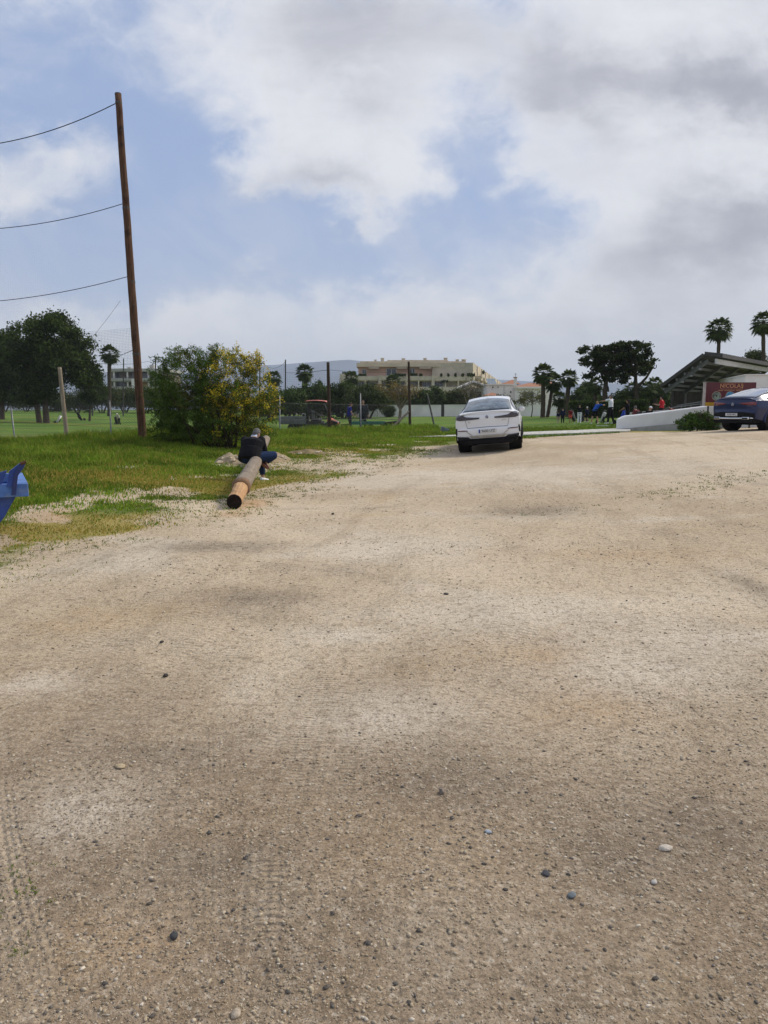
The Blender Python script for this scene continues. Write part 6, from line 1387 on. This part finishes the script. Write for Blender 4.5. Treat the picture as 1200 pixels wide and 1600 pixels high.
# tiled villa
Y = 118; vb = at(800, 640, Y); vb.z = .7; root = empty('tiled_villa', vb, 0, 'white villa with orange tiled roofs right of the apartment block', 'house'); q = PB(root)
q.box('wall', WHITEW, 760, 806, 601, 640, Y, 9); q.box('wall', WHITEW, 804.3, 850, 606, 640, Y-1, 9.5); q.box('cornice', WHITEW, 759, 806.5, 600, 601.6, Y-.2, 9.4); q.box('cornice', WHITEW, 804, 853, 604.2, 607, Y-1.4, 10.2); q.box('wall', WHITEW, 850.3, 872, 600, 640, Y+2, 7)
def hip(x0, x1, xr0, xr1, ye, yr, Yf, dep, nm='roof'):
    a, c, r0_, r1_ = at(x0, ye, Yf), at(x1, ye, Yf), at(xr0, yr, Yf+dep/2), at(xr1, yr, Yf+dep/2); zr = at(xr0, yr, Yf).z
    vs = [(a.x, Yf, a.z), (c.x, Yf, a.z), (c.x, Yf+dep, a.z), (a.x, Yf+dep, a.z), (r0_.x, Yf+dep/2, zr), (r1_.x, Yf+dep/2, zr)]; b = MB(); b.add(vs, [(0, 1, 5, 4), (1, 2, 5), (2, 3, 4, 5), (3, 0, 4), (3, 2, 1, 0)]); return b.build(nm, TILE, root, world=True)
hip(804, 853, 826, 842, 604.2, 596.5, Y-1.4, 10.5); hip(786, 814, 800, 801, 600, 592, Y+3, 6); hip(848, 876, 862, 864, 600, 594, Y+1.6, 8); hip(757, 781, 768, 771, 618, 613, Y-5, 4)
q.box('chimney', WHITEW, 803.6, 807.8, 590, 603.8, Y-2, .6); q.box('chimney_cap', TILE, 803, 808.4, 589, 590, Y-2.1, .8); q.box('annex_wall', WHITEW, 758, 780, 618, 640, Y-4.8, 3.6); q.box('drainpipe', FRAMEW, 786.6, 788, 601.5, 640, Y-.18, .15)
b = MB(); b.bar(at(805.5, 590, Y-1.9), at(805.5, 583, Y-1.9), .06); b.bar(at(803.5, 584.5, Y-1.9), at(807.5, 584.5, Y-1.9), .04); b.build('antenna', STEEL, root, world=True)
for (x0, x1, y0, y1, Yw) in [(769, 771, 604, 606, Y-.1), (797, 799, 611, 614, Y-.1), (818, 834, 613, 622, Y-1.1), (777.5, 779, 604, 605.5, Y-.1)]: q.box('window', WIN, x0, x1, y0, y1, Yw, .16)
b = MB()
for k in range(3): a = at(762+4.6*k, 600.5, Y+2); b.extr([(a.x, Y+1.5, a.z), (a.x+.42, Y+1.5, a.z), (a.x+.3, Y+3.5, a.z+.9), (a.x-.12, Y+3.5, a.z+.9)], (0, -.04, .04))
b.build('solar_panel', mat('solar_glass', (.20, .24, .26), .2, .2), root, world=True)
# white gabled house pieces behind the trees
Y = 122; hb = at(748, 640, Y); hb.z = .7; root = empty('gabled_house', hb, 0, 'white gable with open porch half hidden by the bare tree', 'house'); q = PB(root)
q.box('wall', WHITEW, 728, 757, 606, 640, Y+2.5, 6)
b = MB(); g3 = [at(722, 602.5, Y), at(741, 594, Y), at(761, 602.5, Y), at(761, 605, Y), at(741, 597, Y), at(722, 605, Y)]; b.extr(g3, (0, 8, 0)); b.build('roof', WHITEW, root, world=True); q.box('pillar', WHITEW, 756.5, 760, 604, 640, Y+.2, .5); q.box('pillar', WHITEW, 724, 726.5, 604, 640, Y+.2, .5); q.box('opening', WIN, 734, 752, 612, 632, Y+2.4, .2)
Y = 128; hb = at(588, 640, Y); hb.z = .7; root = empty('gabled_house', hb, 0, 'bright white gable between the olive tree and the apartment front', 'house'); q = PB(root)
b = MB(); b.extr([at(576, 640, Y), at(576, 608, Y), at(588, 600, Y), at(600, 610, Y), at(600, 640, Y)], (0, 6, 0)); b.build('wall', WHITEW, root, world=True); b = MB(); b.extr([at(574, 608.5, Y-.3), at(588, 599, Y-.3), at(602, 610.5, Y-.3), at(602, 612, Y-.3), at(588, 600.6, Y-.3), at(574, 610.2, Y-.3)], (0, 6.6, 0)); b.build('roof', TILE, root, world=True); q.box('window', WIN, 584, 591, 618, 628, Y-.1, .16)
Y = 112; hb = at(458, 645, Y); hb.z = .6; root = empty('garden_pavilion', hb, 0, 'small pink pavilion with pale posts between the bush and the buggy', 'pavilion'); q = PB(root)
q.box('wall', mat('pink_wall', (.42, .22, .18), .9, 0, .1, 1), 449, 474, 630, 648, Y+1.5, 3); q.box('roof', TILE, 446, 477, 627.5, 630.4, Y-.2, 5.2)
for x0 in (451, 463, 474): q.box('post', WHITEW, x0-1, x0+1, 630.4, 648.5, Y, .3)
# boundary walls
for (x0, x1, y0, lab) in [(556, 589, 634, 'far white garden wall behind the two workers'), (590, 689, 633.4, 'far white garden wall with dark gap at its right end'), (694, 893, 633, 'far white garden wall running behind the white car to the palms')]:
    Y = 104; a, c = on(x0, Y), on(x1, Y); ztop = at((x0+x1)/2, y0, Y).z; root = empty('garden_wall', a, 0, lab, 'wall', 'far white garden walls'); n = max(2, int((c.x-a.x)/3)); b = MB()
    b.box(((a.x+c.x)/2, Y, (ztop+a.z-.4)/2), (c.x-a.x, .22, ztop-a.z+.4)); b.build('wall', WHITEW, root, world=True); b = MB(); b.box(((a.x+c.x)/2, Y, ztop+.035), (c.x-a.x+.02, .34, .07)); b.build('coping', WHITEW, root, world=True)
    for i in range(n+1): b = MB(); b.box((a.x+.15+(c.x-a.x-.3)*i/n, Y-.1, (ztop+a.z-.4)/2), (.26, .1, ztop-a.z+.37)); b.build('pier', WHITEW, root, world=True)
a = on(691.5, 104.2); b = MB(); b.box((0, 0, .8), (.42, .1, 1.6)); b.box((0, -.06, .8), (.3, .03, 1.4)); b.ball((.12, -.09, .8), .04, 8, 6); o = b.build('garden_gate', RUSTY); o.location = a; tag(o, 'narrow dark gate in the gap of the far white wall', 'gate')
# two far cars whose roofs show over the wall
for i, (px, Y, m_, lb, hd_) in enumerate([(578, 109, paint('silver_paint', (.45, .46, .47)), 'silver car whose roof shows over the far wall behind the workers', 86), (545, 110, WHITEP, 'white car showing over the far wall left of the workers', 92)]):
    root = empty('parked_car', on(px, Y), -R(hd_), lb, 'car', 'cars behind the far wall')
    for ch in white_car.children:
        if ch.name.split('.')[0] in ('body', 'side_window', 'rear_window', 'wheel', 'window_trim', 'mirror', 'wheel_arch', 'underbody'):
            c = ch.copy(); COL.objects.link(c); c.parent = root
            if ch.name.startswith('body'): c.data = ch.data.copy(); c.data.materials[0] = m_

# ------------------------------------------------------------------ right side: ramp wall, terrace, canopy, sign
A = at(1101, 556, 48); L = at(1033, 606, 50.5); dirR = Vector((.63, .777, 0)); Ln_ = 16
terr_z = h1(20, 44)
b = MB(); tp = [on(972, 38.5), on(1125, 37.2), Vector((24, 34, 0)), Vector((44, 50, 0)), Vector((40, 72, 0)), Vector((22, 64, 0)), on(985, 47)]
TZ = on(1000, 46).z+.12
b.prism([(p.x, p.y) for p in tp], TZ-1.2, TZ); terrace = b.build('terrace', mat('terrace_paving', (.38, .36, .32), .9, 0, .1, 2)); tag(terrace, kind='structure')
root = empty('canopy_shelter', (A.x, A.y, TZ), 0, 'steep metal roofed open shelter with exposed purlins behind the red sign', 'shelter')
ROOFM = mat('green_grey_sheet', (.062, .058, .052), .6, .3, .15, 2); UND = mat('dark_soffit', (.085, .085, .08), .8, 0, .15, 1); STG = mat('grey_beam', (.16, .165, .155), .6, .2, .15, 4); WBEAM = mat('pale_beam', (.46, .46, .43), .7, 0, .1, 3)
up = (L-A); nv_ = dirR.cross(up).normalized(); nv_ = nv_ if nv_.z > 0 else -nv_
b = MB(); b.extr([A, A+dirR*Ln_, L+dirR*Ln_, L], nv_*.14)
for k in range(46): p = A+dirR*(Ln_*k/45)+nv_*.14; b.bar(p, p+up, .05, .04)
b.build('roof_sheet', ROOFM, root, world=True)
b = MB(); b.extr([A-dirR*.12-nv_*.02, A-nv_*.02, L-nv_*.02, L-dirR*.12-nv_*.02], nv_*.20); b.build('verge_flashing', ROOFM, root, world=True)
# short back slope beyond the ridge
bk = Vector((-up.x, -up.y, 0)).normalized(); b = MB(); b.extr([A+nv_*.02, A+dirR*Ln_+nv_*.02, A+dirR*Ln_+bk*1.2+Vector((0, 0, -.16)), A+bk*1.2+Vector((0, 0, -.16))], (0, 0, .24)); b.build('ridge_roof', ROOFM, root, world=True)
b = MB(); c0_ = A+bk*.7-Vector((0, 0, .52)); b.extr([c0_, c0_+dirR*Ln_, c0_+dirR*Ln_+Vector((0, 0, .30)), c0_+Vector((0, 0, .30))], bk*.12); b.build('fascia_beam', WBEAM, root, world=True)
for f in (.12, .30, .48, .66, .84, .97):
    p = A+up*f-nv_*.16; b = MB(); b.bar(p, p+dirR*Ln_, .10, .16); b.build('purlin', STG, root, world=True)
for k in range(5):
    p = A+dirR*(.3+k*3.7)-nv_*.32; b = MB(); b.bar(p, p+up, .14, .22); b.build('rafter', STG, root, world=True)
    if k == 0: continue
    c = p+up*.96; b = MB(); b.bar((c.x, c.y, TZ-.2), c, .14); b.build('column', STG, root, world=True)
for f in (.22, .42, .62): c = A+up*f+dirR*.25-nv_*.45; b = MB(); b.rbox(c, (.16, .3, .12), .03); b.tube([c, c+nv_*.3], .02, 6); b.build('floodlight', mat('lamp_housing', (.25, .25, .24), .5), root, world=True)
bw = A+dirR*3-nv_*.2+up*.9; b = MB(); b.extr([Vector((p.x, p.y, TZ)) for p in (L+dirR*2.5, L+dirR*Ln_)]+[L+dirR*Ln_+Vector((0, 0, -.1)), L+dirR*2.5+Vector((0, 0, -.1))], Vector((-.15, .12, 0))); b.build('back_wall', mat('dark_boarding', (.07, .065, .055), .9, 0, .2, 2), root, world=True)
# white flat roofed hut
C0 = at(1165, 586.5, 43); dl = Vector((1.7, 7, 0)).normalized(); dr = Vector((dl.y, -dl.x, 0)); poly = [C0, C0+dl*8, C0+dl*8+dr*9, C0+dr*9]; zt_ = C0.z
root = empty('white_hut', (C0.x, C0.y, TZ), 0, 'white flat roofed hut under the canopy behind the red sign', 'hut'); b = MB(); b.prism([(p.x, p.y) for p in poly], TZ-.5, zt_); b.build('wall', WHITEW, root, world=True)
b = MB(); b.prism([(p.x, p.y) for p in (C0-dl*.06-dr*.06, C0+dl*8.06-dr*.06, C0+dl*8.06+dr*9, C0-dl*.06+dr*9)], zt_+.002, zt_+.06); b.build('roof', WHITEW, root, world=True)
# ramp parapet wall: rounded low end, rising to the right
root = empty('ramp_wall', on(967, 37), 0, 'low white ramp wall with rounded end rising to the right', 'wall')
pts = [(967, 652.5, 37.0), (972, 649.8, 37.0), (990, 648.4, 36.9), (1030, 643.6, 36.7), (1060, 639.8, 36.5), (1100, 634.6, 36.2), (1125, 631.6, 36.0), (1230, 620, 35.4)]
tops = [at(*p) for p in pts]; xs = [p.x for p in tops]
x0, x1 = tops[0].x, tops[-1].x; dth = Vector((.05, .34, 0)); vs = []; fs = []; n = 90; prof_n = 7
for i in range(n+1):
    x_ = x0+(x1-x0)*i/n; zt2 = float(np.interp(x_, xs, [p.z for p in tops])); yy = float(np.interp(x_, xs, [p.y for p in tops]))
    r_ = .07; 
    if i < 5: zt2 = tops[0].z-.05+(zt2-tops[0].z+.05)*math.sin(i/5*math.pi/2)
    zb2 = h1(x_, yy)-.15
    ring_ = [(x_, yy, zb2), (x_, yy, zt2-r_), (x_, yy+.02, zt2-.02), (x_, yy+.09, zt2), (x_, yy+.27, zt2), (x_, yy+.34, zt2-.02), (x_, yy+.36, zt2-r_), (x_, yy+.36, zb2)]
    vs += ring_
for i in range(n):
    for j in range(7): p = i*8+j; fs.append((p, p+1, p+9, p+8))
fs += [tuple(range(8))[::-1], tuple(range(n*8, n*8+8))]
b = MB(); b.add(vs, fs); b.build('parapet', mat('limewash', (.74, .74, .72), .9, 0, .04, 1.2, bump=.2, bscale=20, dirt=((.55, .53, .48), .35)), root, world=True, smooth=False)
b = MB(); P3 = [at(967, 670.6, 36.88), at(1060, 661.5, 36.4), at(1130, 655, 35.9)]
q0 = [Vector((p.x, p.y, p.z)) for p in P3]
for i in range(2):
    a, c = q0[i], q0[i+1]; b.add([(a.x, a.y, a.z), (c.x, c.y, c.z), (c.x, c.y, h1(c.x, c.y)-.2), (a.x, a.y, h1(a.x, a.y)-.2), (a.x, a.y+.09, a.z), (c.x, c.y+.09, c.z), (c.x, c.y+.09, h1(c.x, c.y)-.2), (a.x, a.y+.09, h1(a.x, a.y)-.2)], [(0, 1, 2, 3), (4, 5, 1, 0), (0, 3, 7, 4), (1, 5, 6, 2)])
b.build('plinth', mat('grey_plinth', (.40, .39, .36), .9, 0, .12, 3, dirt=((.22, .20, .16), .5)), root, world=True)
# terrace rail and low wall behind the seated people
root = empty('terrace_rail', at(1045, 640, 45), 0, 'grey rail and low wall along the back of the terrace', 'railing'); b = MB()
for (xa, ya, xb, yb_) in [(1058, 633.5, 1103, 626.5), (1040, 638, 1103, 630)]: b.bar(at(xa, ya, 44.5), at(xb, yb_, 43.5), .05)
b.build('rail', STG, root, world=True); b = MB(); a, c = at(985, 646, 46), at(1103, 628, 44); b.extr([(a.x, a.y, TZ), (c.x, c.y, TZ), tuple(at(1103, 636, 44)), tuple(at(985, 644.5, 46))], (0, .15, 0)); b.build('low_wall', WBEAM, root, world=True)
for px in (1065, 1080, 1095): a = at(px, 632, 44.2); b = MB(); b.bar((a.x, a.y, TZ), a, .05); b.build('post', STG, root, world=True)
# red sign
SGY = 34.2; tl, tr, bl_ = at(1103.5, 597.5, SGY), at(1176.5, 597.3, SGY+.2), at(1103.5, 628.5, SGY); ww = tr.x-tl.x; hh_ = tl.z-bl_.z; c = Vector(((tl.x+tr.x)/2, SGY, (tl.z+bl_.z)/2)); sb = Vector((c.x, SGY, h1(c.x, SGY)))
root = empty('shop_sign', sb, R(-3), 'dark red sign board with gold lettering and round pictures on a post', 'sign'); cz_ = c.z-sb.z
MAROON = mat('maroon_board', (.10, .010, .014), .45, 0, .12, 1.2, coat=.2); GOLD = mat('gold_letters', (.62, .30, .12), .5); YEL = mat('yellow_band', (.50, .28, .03), .6)
b = MB(); b.box((0, 0, cz_), (ww, .16, hh_)); b.build('board', MAROON, root); b = MB(); b.box((-ww/2-.04, .0, cz_-.07), (.07, .18, hh_+.16)); b.build('side_frame', mat('pale_edge', (.45, .40, .36), .6), root)
b = MB(); b.box((0, .0, cz_-hh_/2-.085), (ww, .165, .16)); b.build('yellow_strip', YEL, root)
b = MB(); b.tube([(-ww/2+.16, 0, -.3), (-ww/2+.16, 0, cz_-hh_/2-.17)], .04, 10); b.tube([(ww/2-.16, 0, -.3), (ww/2-.16, 0, cz_-hh_/2-.17)], .04, 10); b.build('post', RUSTY, root, smooth=True)
k = ww/73; zt0 = cz_+hh_/2
def sx_(px): return (px-1140)*k
def sz_(py): return zt0-(py-597.4)*k
text_part('sign_name', 'NICOLAS', .235, GOLD, root, (sx_(1140.5), -.085, sz_(602.8)), (R(90), 0, 0), .004, sx=1.02)
fr = [(sx_(1124.5), sz_(600.3)), (sx_(1126), sz_(598.6)), (sx_(1155.5), sz_(598.6)), (sx_(1157), sz_(600.3)), (sx_(1157), sz_(605.5)), (sx_(1155.5), sz_(607.2)), (sx_(1126), sz_(607.2)), (sx_(1124.5), sz_(605.5))]
b = MB()
for i in range(8): p, r_ = fr[i], fr[(i+1) % 8]; b.bar((p[0], -.085, p[1]), (r_[0], -.085, r_[1]), .018, .01)
b.build('name_frame', GOLD, root)
# three illegible small words below the name, as strokes of lettering
rnd = random.Random(4); b = MB()
for (xa, xb) in ((1122, 1129), (1131, 1145.5), (1148, 1158)):
    x_ = sx_(xa)
    while x_ < sx_(xb): w_ = rnd.uniform(.018, .03); b.box((x_, -.083, sz_(609.2)), (w_*.6, .006, .042)); b.box((x_+.008, -.083, sz_(609.2)+rnd.choice((-.016, 0, .016))), (w_, .006, .010)); x_ += w_+.014
b.build('small_lettering', GOLD, root)
SCN = [mat('picture_one', (.16, .19, .15), .5, 0, .85, 3.5), mat('picture_two', (.06, .22, .36), .5, 0, .7, 3.0), mat('picture_three', (.20, .16, .10), .5, 0, .8, 3.5)]
for i, (px, py) in enumerate(((1119.3, 617.5), (1139.3, 617.5), (1160, 617.5))):
    cx_, cz2 = sx_(px), sz_(py); b = MB(); b.lathe([(-.083, .19), (-.088, .19)], 'Y', (cx_, 0, cz2), 32); o = b.build('round_picture', SCN[i], root)
    b = MB(); b.tube([(cx_+.192*math.cos(a), -.087, cz2+.192*math.sin(a)) for a in np.linspace(0, 2*math.pi, 33)], .010, 6); b.build('picture_ring', mat('pale_gold', (.42, .30, .22), .5), root)
    b = MB()
    for j in range(5): a = rnd.uniform(0, 6.28); r_ = .12*rnd.random(); b.rbox((cx_+r_*math.cos(a), -.090, cz2+r_*math.sin(a)-.03), (rnd.uniform(.04, .12), .004, rnd.uniform(.02, .06)), .002, rot=Matrix.Rotation(rnd.uniform(0, 3), 3, 'Y'))
    b.build('picture_shapes', [mat('picture_dark', (.02, .025, .02), .5), mat('picture_navy', (.01, .03, .06), .5), mat('picture_brown', (.05, .03, .02), .5)][i], root)

# ------------------------------------------------------------------ golfers on the right
GK = 'young golfers on the grass'
def stand(px, Y, hd_, h_, lab, **kw): return person(on(px, Y, .04), hd_, h_, lab, vox=.016, **kw)
stand(872, 55, 10, .84, 'smallest child in dark top and pale trousers at left of the golf group', shirt=NAVY, sleeve=.9, trousers=cloth('beige', (.42, .33, .25)), leg=.95, shoes=WHITES, group=GK)
stand(879, 54.5, 5, 1.06, 'child in dark blue jacket and cap seen from behind', shirt=NAVY, sleeve=.95, trousers=BLACKC, shoes=DARKS, cap=NAVY, hair=None, group=GK, build_=1.15)
stand(891, 55, 5, 1.0, 'black haired child in dark red top and bright red shorts', shirt=cloth('maroon', (.16, .015, .02)), sleeve=.4, trousers=cloth('coral', (.62, .10, .08)), leg=.36, shoes=DARKS, skin=SKINT, group=GK)
stand(905, 53, 20, 1.28, 'player in black jacket and white trousers with arms raised', pose=dict(elL=(-.26, .14, 1.34), wrL=(-.06, .34, 1.36), elR=(.26, .14, 1.34), wrR=(.06, .34, 1.36)), shirt=BLACKC, sleeve=.95, trousers=WHITEC, shoes=WHITES, cap=BLACKC, hair=None, group=GK)
stand(917, 54, -30, 1.08, 'child in navy top with white cap and bare legs', pose=dict(knL=(-.16, .16, .52), anL=(-.2, .05, .08)), shirt=NAVY, sleeve=.95, trousers=BLACKC, leg=.45, shoes=WHITES, cap=WHITEC, hair=None, group=GK)
lean_ = dict(pel=(-.06, -.05, .93), wai=(.0, .02, 1.08), che=(.10, .10, 1.22), nec=(.20, .17, 1.36), hed=(.10, .24, 1.46), shL=(.02, .24, 1.32), shR=(.34, .06, 1.32), elL=(.26, .36, 1.28), wrL=(.50, .40, 1.30), elR=(.50, .22, 1.30), wrR=(.58, .42, 1.33), knL=(-.2, .06, .5), anL=(-.26, .0, .08), knR=(.12, .08, .5), anR=(.18, -.04, .08), look=(.1, 1, -.3))
stand(930, 48.5, 12, 1.58, 'woman in bright blue top and black shorts reaching right over the tee', pose=lean_, shirt=BLUEC, sleeve=.36, trousers=BLACKC, leg=.42, shoes=WHITES, hair=mat('fair_hair', (.30, .20, .10), .8), long_hair=True, group='golf lesson')
stand(953.5, 48, -55, 1.80, 'tall man in white polo shirt and black trousers pointing left', pose=dict(shL=(-.17, .06, 1.43), elL=(-.16, .36, 1.36), wrL=(-.08, .60, 1.34), elR=(.17, .34, 1.36), wrR=(.02, .60, 1.34), knL=(-.13, .06, .5), knR=(.16, -.04, .5), anL=(-.16, .1, .08), anR=(.2, -.14, .08), look=(-.1, 1, -.2)), shirt=WHITEC, sleeve=.36, trousers=BLACKC, shoes=WHITES, hair=HAIRG, group='golf lesson', build_=1.05)
def club(p0, p1, lab):
    root = empty('golf_club', p0, 0, lab, 'golf club', 'golf clubs in use'); v = Vector(p1)-Vector(p0); b = MB(); b.tube([(0, 0, 0), v], .009, 6); b.build('shaft', STEEL, root); b = MB(); b.rbox(v, (.11, .05, .04), .012); b.build('head', CHROME, root); b = MB(); b.tube([(0, 0, 0), v*.25], .015, 6); b.build('grip', BLK, root)
club(at(942, 638, 48.3), on(947, 47.8, .05), 'golf club held low by the woman in blue')
club(at(901, 646, 52.9), on(898, 52.6, .05), 'golf club beside the player in white trousers')
o = golf_bag(on(968, 47.2), R(-60), .92, 'blue golf bag leaning on its cart beside the white wall end', mat('royal_bag', (.015, .04, .22), .7), BLACKC); o['group'] = 'golf bags on the lawn'
o = golf_bag(on(912, 56), R(30), .8, 'dark golf bag standing among the children', DKGREY, BLACKC)
o = golf_bag(on(899, 57), R(120), .85, 'grey golf bag between child in red and player in white trousers', mat('cloth_grey', (.20, .20, .20), .9), BLACKC)
o = golf_bag(on(939, 51), R(200), .8, 'pale golf bag behind the woman in blue', cloth('stone', (.45, .45, .42)), DKGREY)
b = MB(); b.box((0, 0, .025), (.9, .05, .05)); o = b.build('alignment_stick', FRAMEW); o.location = on(942, 44, .02); o.rotation_euler.z = R(-52); tag(o, 'white stick lying on the grass before the golf lesson', 'stick')
TG = 'people on the terrace'
def terr(px, py_head, Y, h_): p = at(px, py_head, Y); return Vector((p.x, Y, p.z-h_*.925))
person(terr(981.5, 627, 45, 1.66), -60, 1.66, 'dark haired person in black standing behind the rounded wall end', dict(elL=(-.22, .2, 1.2), wrL=(-.1, .42, 1.06), elR=(.22, .2, 1.2), wrR=(.06, .42, 1.08)), shirt=BLACKC, sleeve=.4, trousers=BLACKC, shoes=DARKS, skin=SKINT, long_hair=True, group=TG, vox=.016)
person(terr(1034.5, 621.5, 45.5, 1.64), -58, 1.64, 'woman in red t-shirt with hand on hip on the terrace', dict(elR=(.36, -.10, 1.20), wrR=(.21, .02, 1.03), elL=(-.22, .12, 1.16), wrL=(-.2, .38, 1.22)), shirt=REDC, sleeve=.36, trousers=BLACKC, shoes=DARKS, hair=HAIRD, group=TG, vox=.016)
SIT = dict(pel=(0, 0, .5), wai=(0, .04, .66), che=(0, .10, .84), nec=(0, .16, 1.02), hed=(0, .22, 1.15), shL=(-.185, .12, .97), shR=(.185, .12, .97), elL=(-.24, .16, .7), wrL=(-.14, .38, .62), elR=(.24, .16, .7), wrR=(.14, .38, .62), hiL=(-.09, .02, .48), hiR=(.09, .02, .48), knL=(-.14, .44, .50), knR=(.14, .44, .50), anL=(-.14, .42, .08), anR=(.14, .42, .08), look=(0, 1, -.2))
for px, py, hd_, sh_c, cap_, hr, lb in ((997, 636.5, -30, cloth('patterned_red', (.13, .035, .035)), None, HAIRG, 'grey haired person in dark red pattern seated behind the white wall'), (1012.5, 637.5, 60, BLACKC, WHITEC, None, 'person in white cap and black top seated behind the white wall'), (1053, 635, -40, cloth('dark_red', (.16, .02, .022)), None, HAIRD, 'dark haired person in dark red seated right of the woman in red')):
    p = at(px, py, 44.5); bp = Vector((p.x, p.y, p.z-1.15)); person(bp, hd_, 1.72, lb, SIT, shirt=sh_c, sleeve=.9, trousers=BLACKC, shoes=DARKS, hair=hr, cap=cap_, group=TG, vox=.016)
    fwv = Vector((math.sin(R(hd_)), math.cos(R(hd_)), 0)); ch = empty('terrace_chair', bp, -R(hd_), 'plain dark chair under the '+lb.split(' seated')[0], 'chair', 'chairs on the terrace'); b = MB(); b.rbox((0, .12, .365), (.44, .46, .04), .015); b.build('seat', CAGE, ch); b = MB(); b.rbox((0, -.14, .66), (.42, .03, .5), .012); b.build('backrest', CAGE, ch)
    for sx in (-.19, .19):
        for sy in (-.1, .3): b = MB(); b.tube([(sx, sy, bp.z*0-.35), (sx, sy, .36)], .016, 6); b.build('leg', STEEL, ch)

# ------------------------------------------------------------------ far mountains and the air before them
def ridge(name, pts, Y, dep, col, seed):
    b = MB(); n = 160; rows = 12; vs = []; fs = []
    xs_ = [p[0] for p in pts]; ys_ = [p[1] for p in pts]
    for j in range(rows+1):
        for i in range(n+1):
            px = xs_[0]+(xs_[-1]-xs_[0])*i/n; f = j/rows
            p = at(px, np.interp(px, xs_, ys_), Y); z_ = max(p.z, 0)*(1-abs(f-.5)*2)**.9; rug = (float(fbm(np.array([p.x]), np.array([f*dep]), .004, seed, 4)[0])-.5)*p.z*.35*(1-abs(2*f-1))
            vs.append((p.x+(f-.5)*40, Y+(f-.5)*dep, max(0, z_+rug*(0 if abs(f-.5) < .05 else 1)) if 0 < j < rows else -3))
    for j in range(rows):
        for i in range(n): q = j*(n+1)+i; fs.append((q, q+1, q+n+2, q+n+1))
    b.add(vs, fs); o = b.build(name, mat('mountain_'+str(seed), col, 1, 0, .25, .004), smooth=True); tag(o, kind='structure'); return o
ridge('mountains', [(-300, 600), (-100, 585), (60, 592), (200, 578), (300, 582), (380, 572), (430, 570), (500, 565), (545, 562), (580, 566), (640, 580), (760, 592), (900, 600), (1100, 596), (1300, 604), (1500, 600)], 4600, 1500, (.085, .115, .165), 3)  # part of the pale blue haze fade is put into this base colour
hz = MB(); hz.box((0, 0, 198.2), (12800, 12800, 399.6)); haze = hz.build('haze', None); haze.location.z = 0
hm = bpy.data.materials.new('haze'); hm.use_nodes = True; t = NT(hm.node_tree); t.n.clear(); o_ = t.new('ShaderNodeOutputMaterial'); pv = t.new('ShaderNodeVolumePrincipled'); pv.inputs['Color'].default_value = (.80, .89, 1, 1); pv.inputs['Density'].default_value = .00019; pv.inputs['Anisotropy'].default_value = 0; t.l.new(pv.outputs[0], o_.inputs['Volume']); haze.data.materials.append(hm); tag(haze, kind='stuff')
SC.cycles.volume_bounces = 0
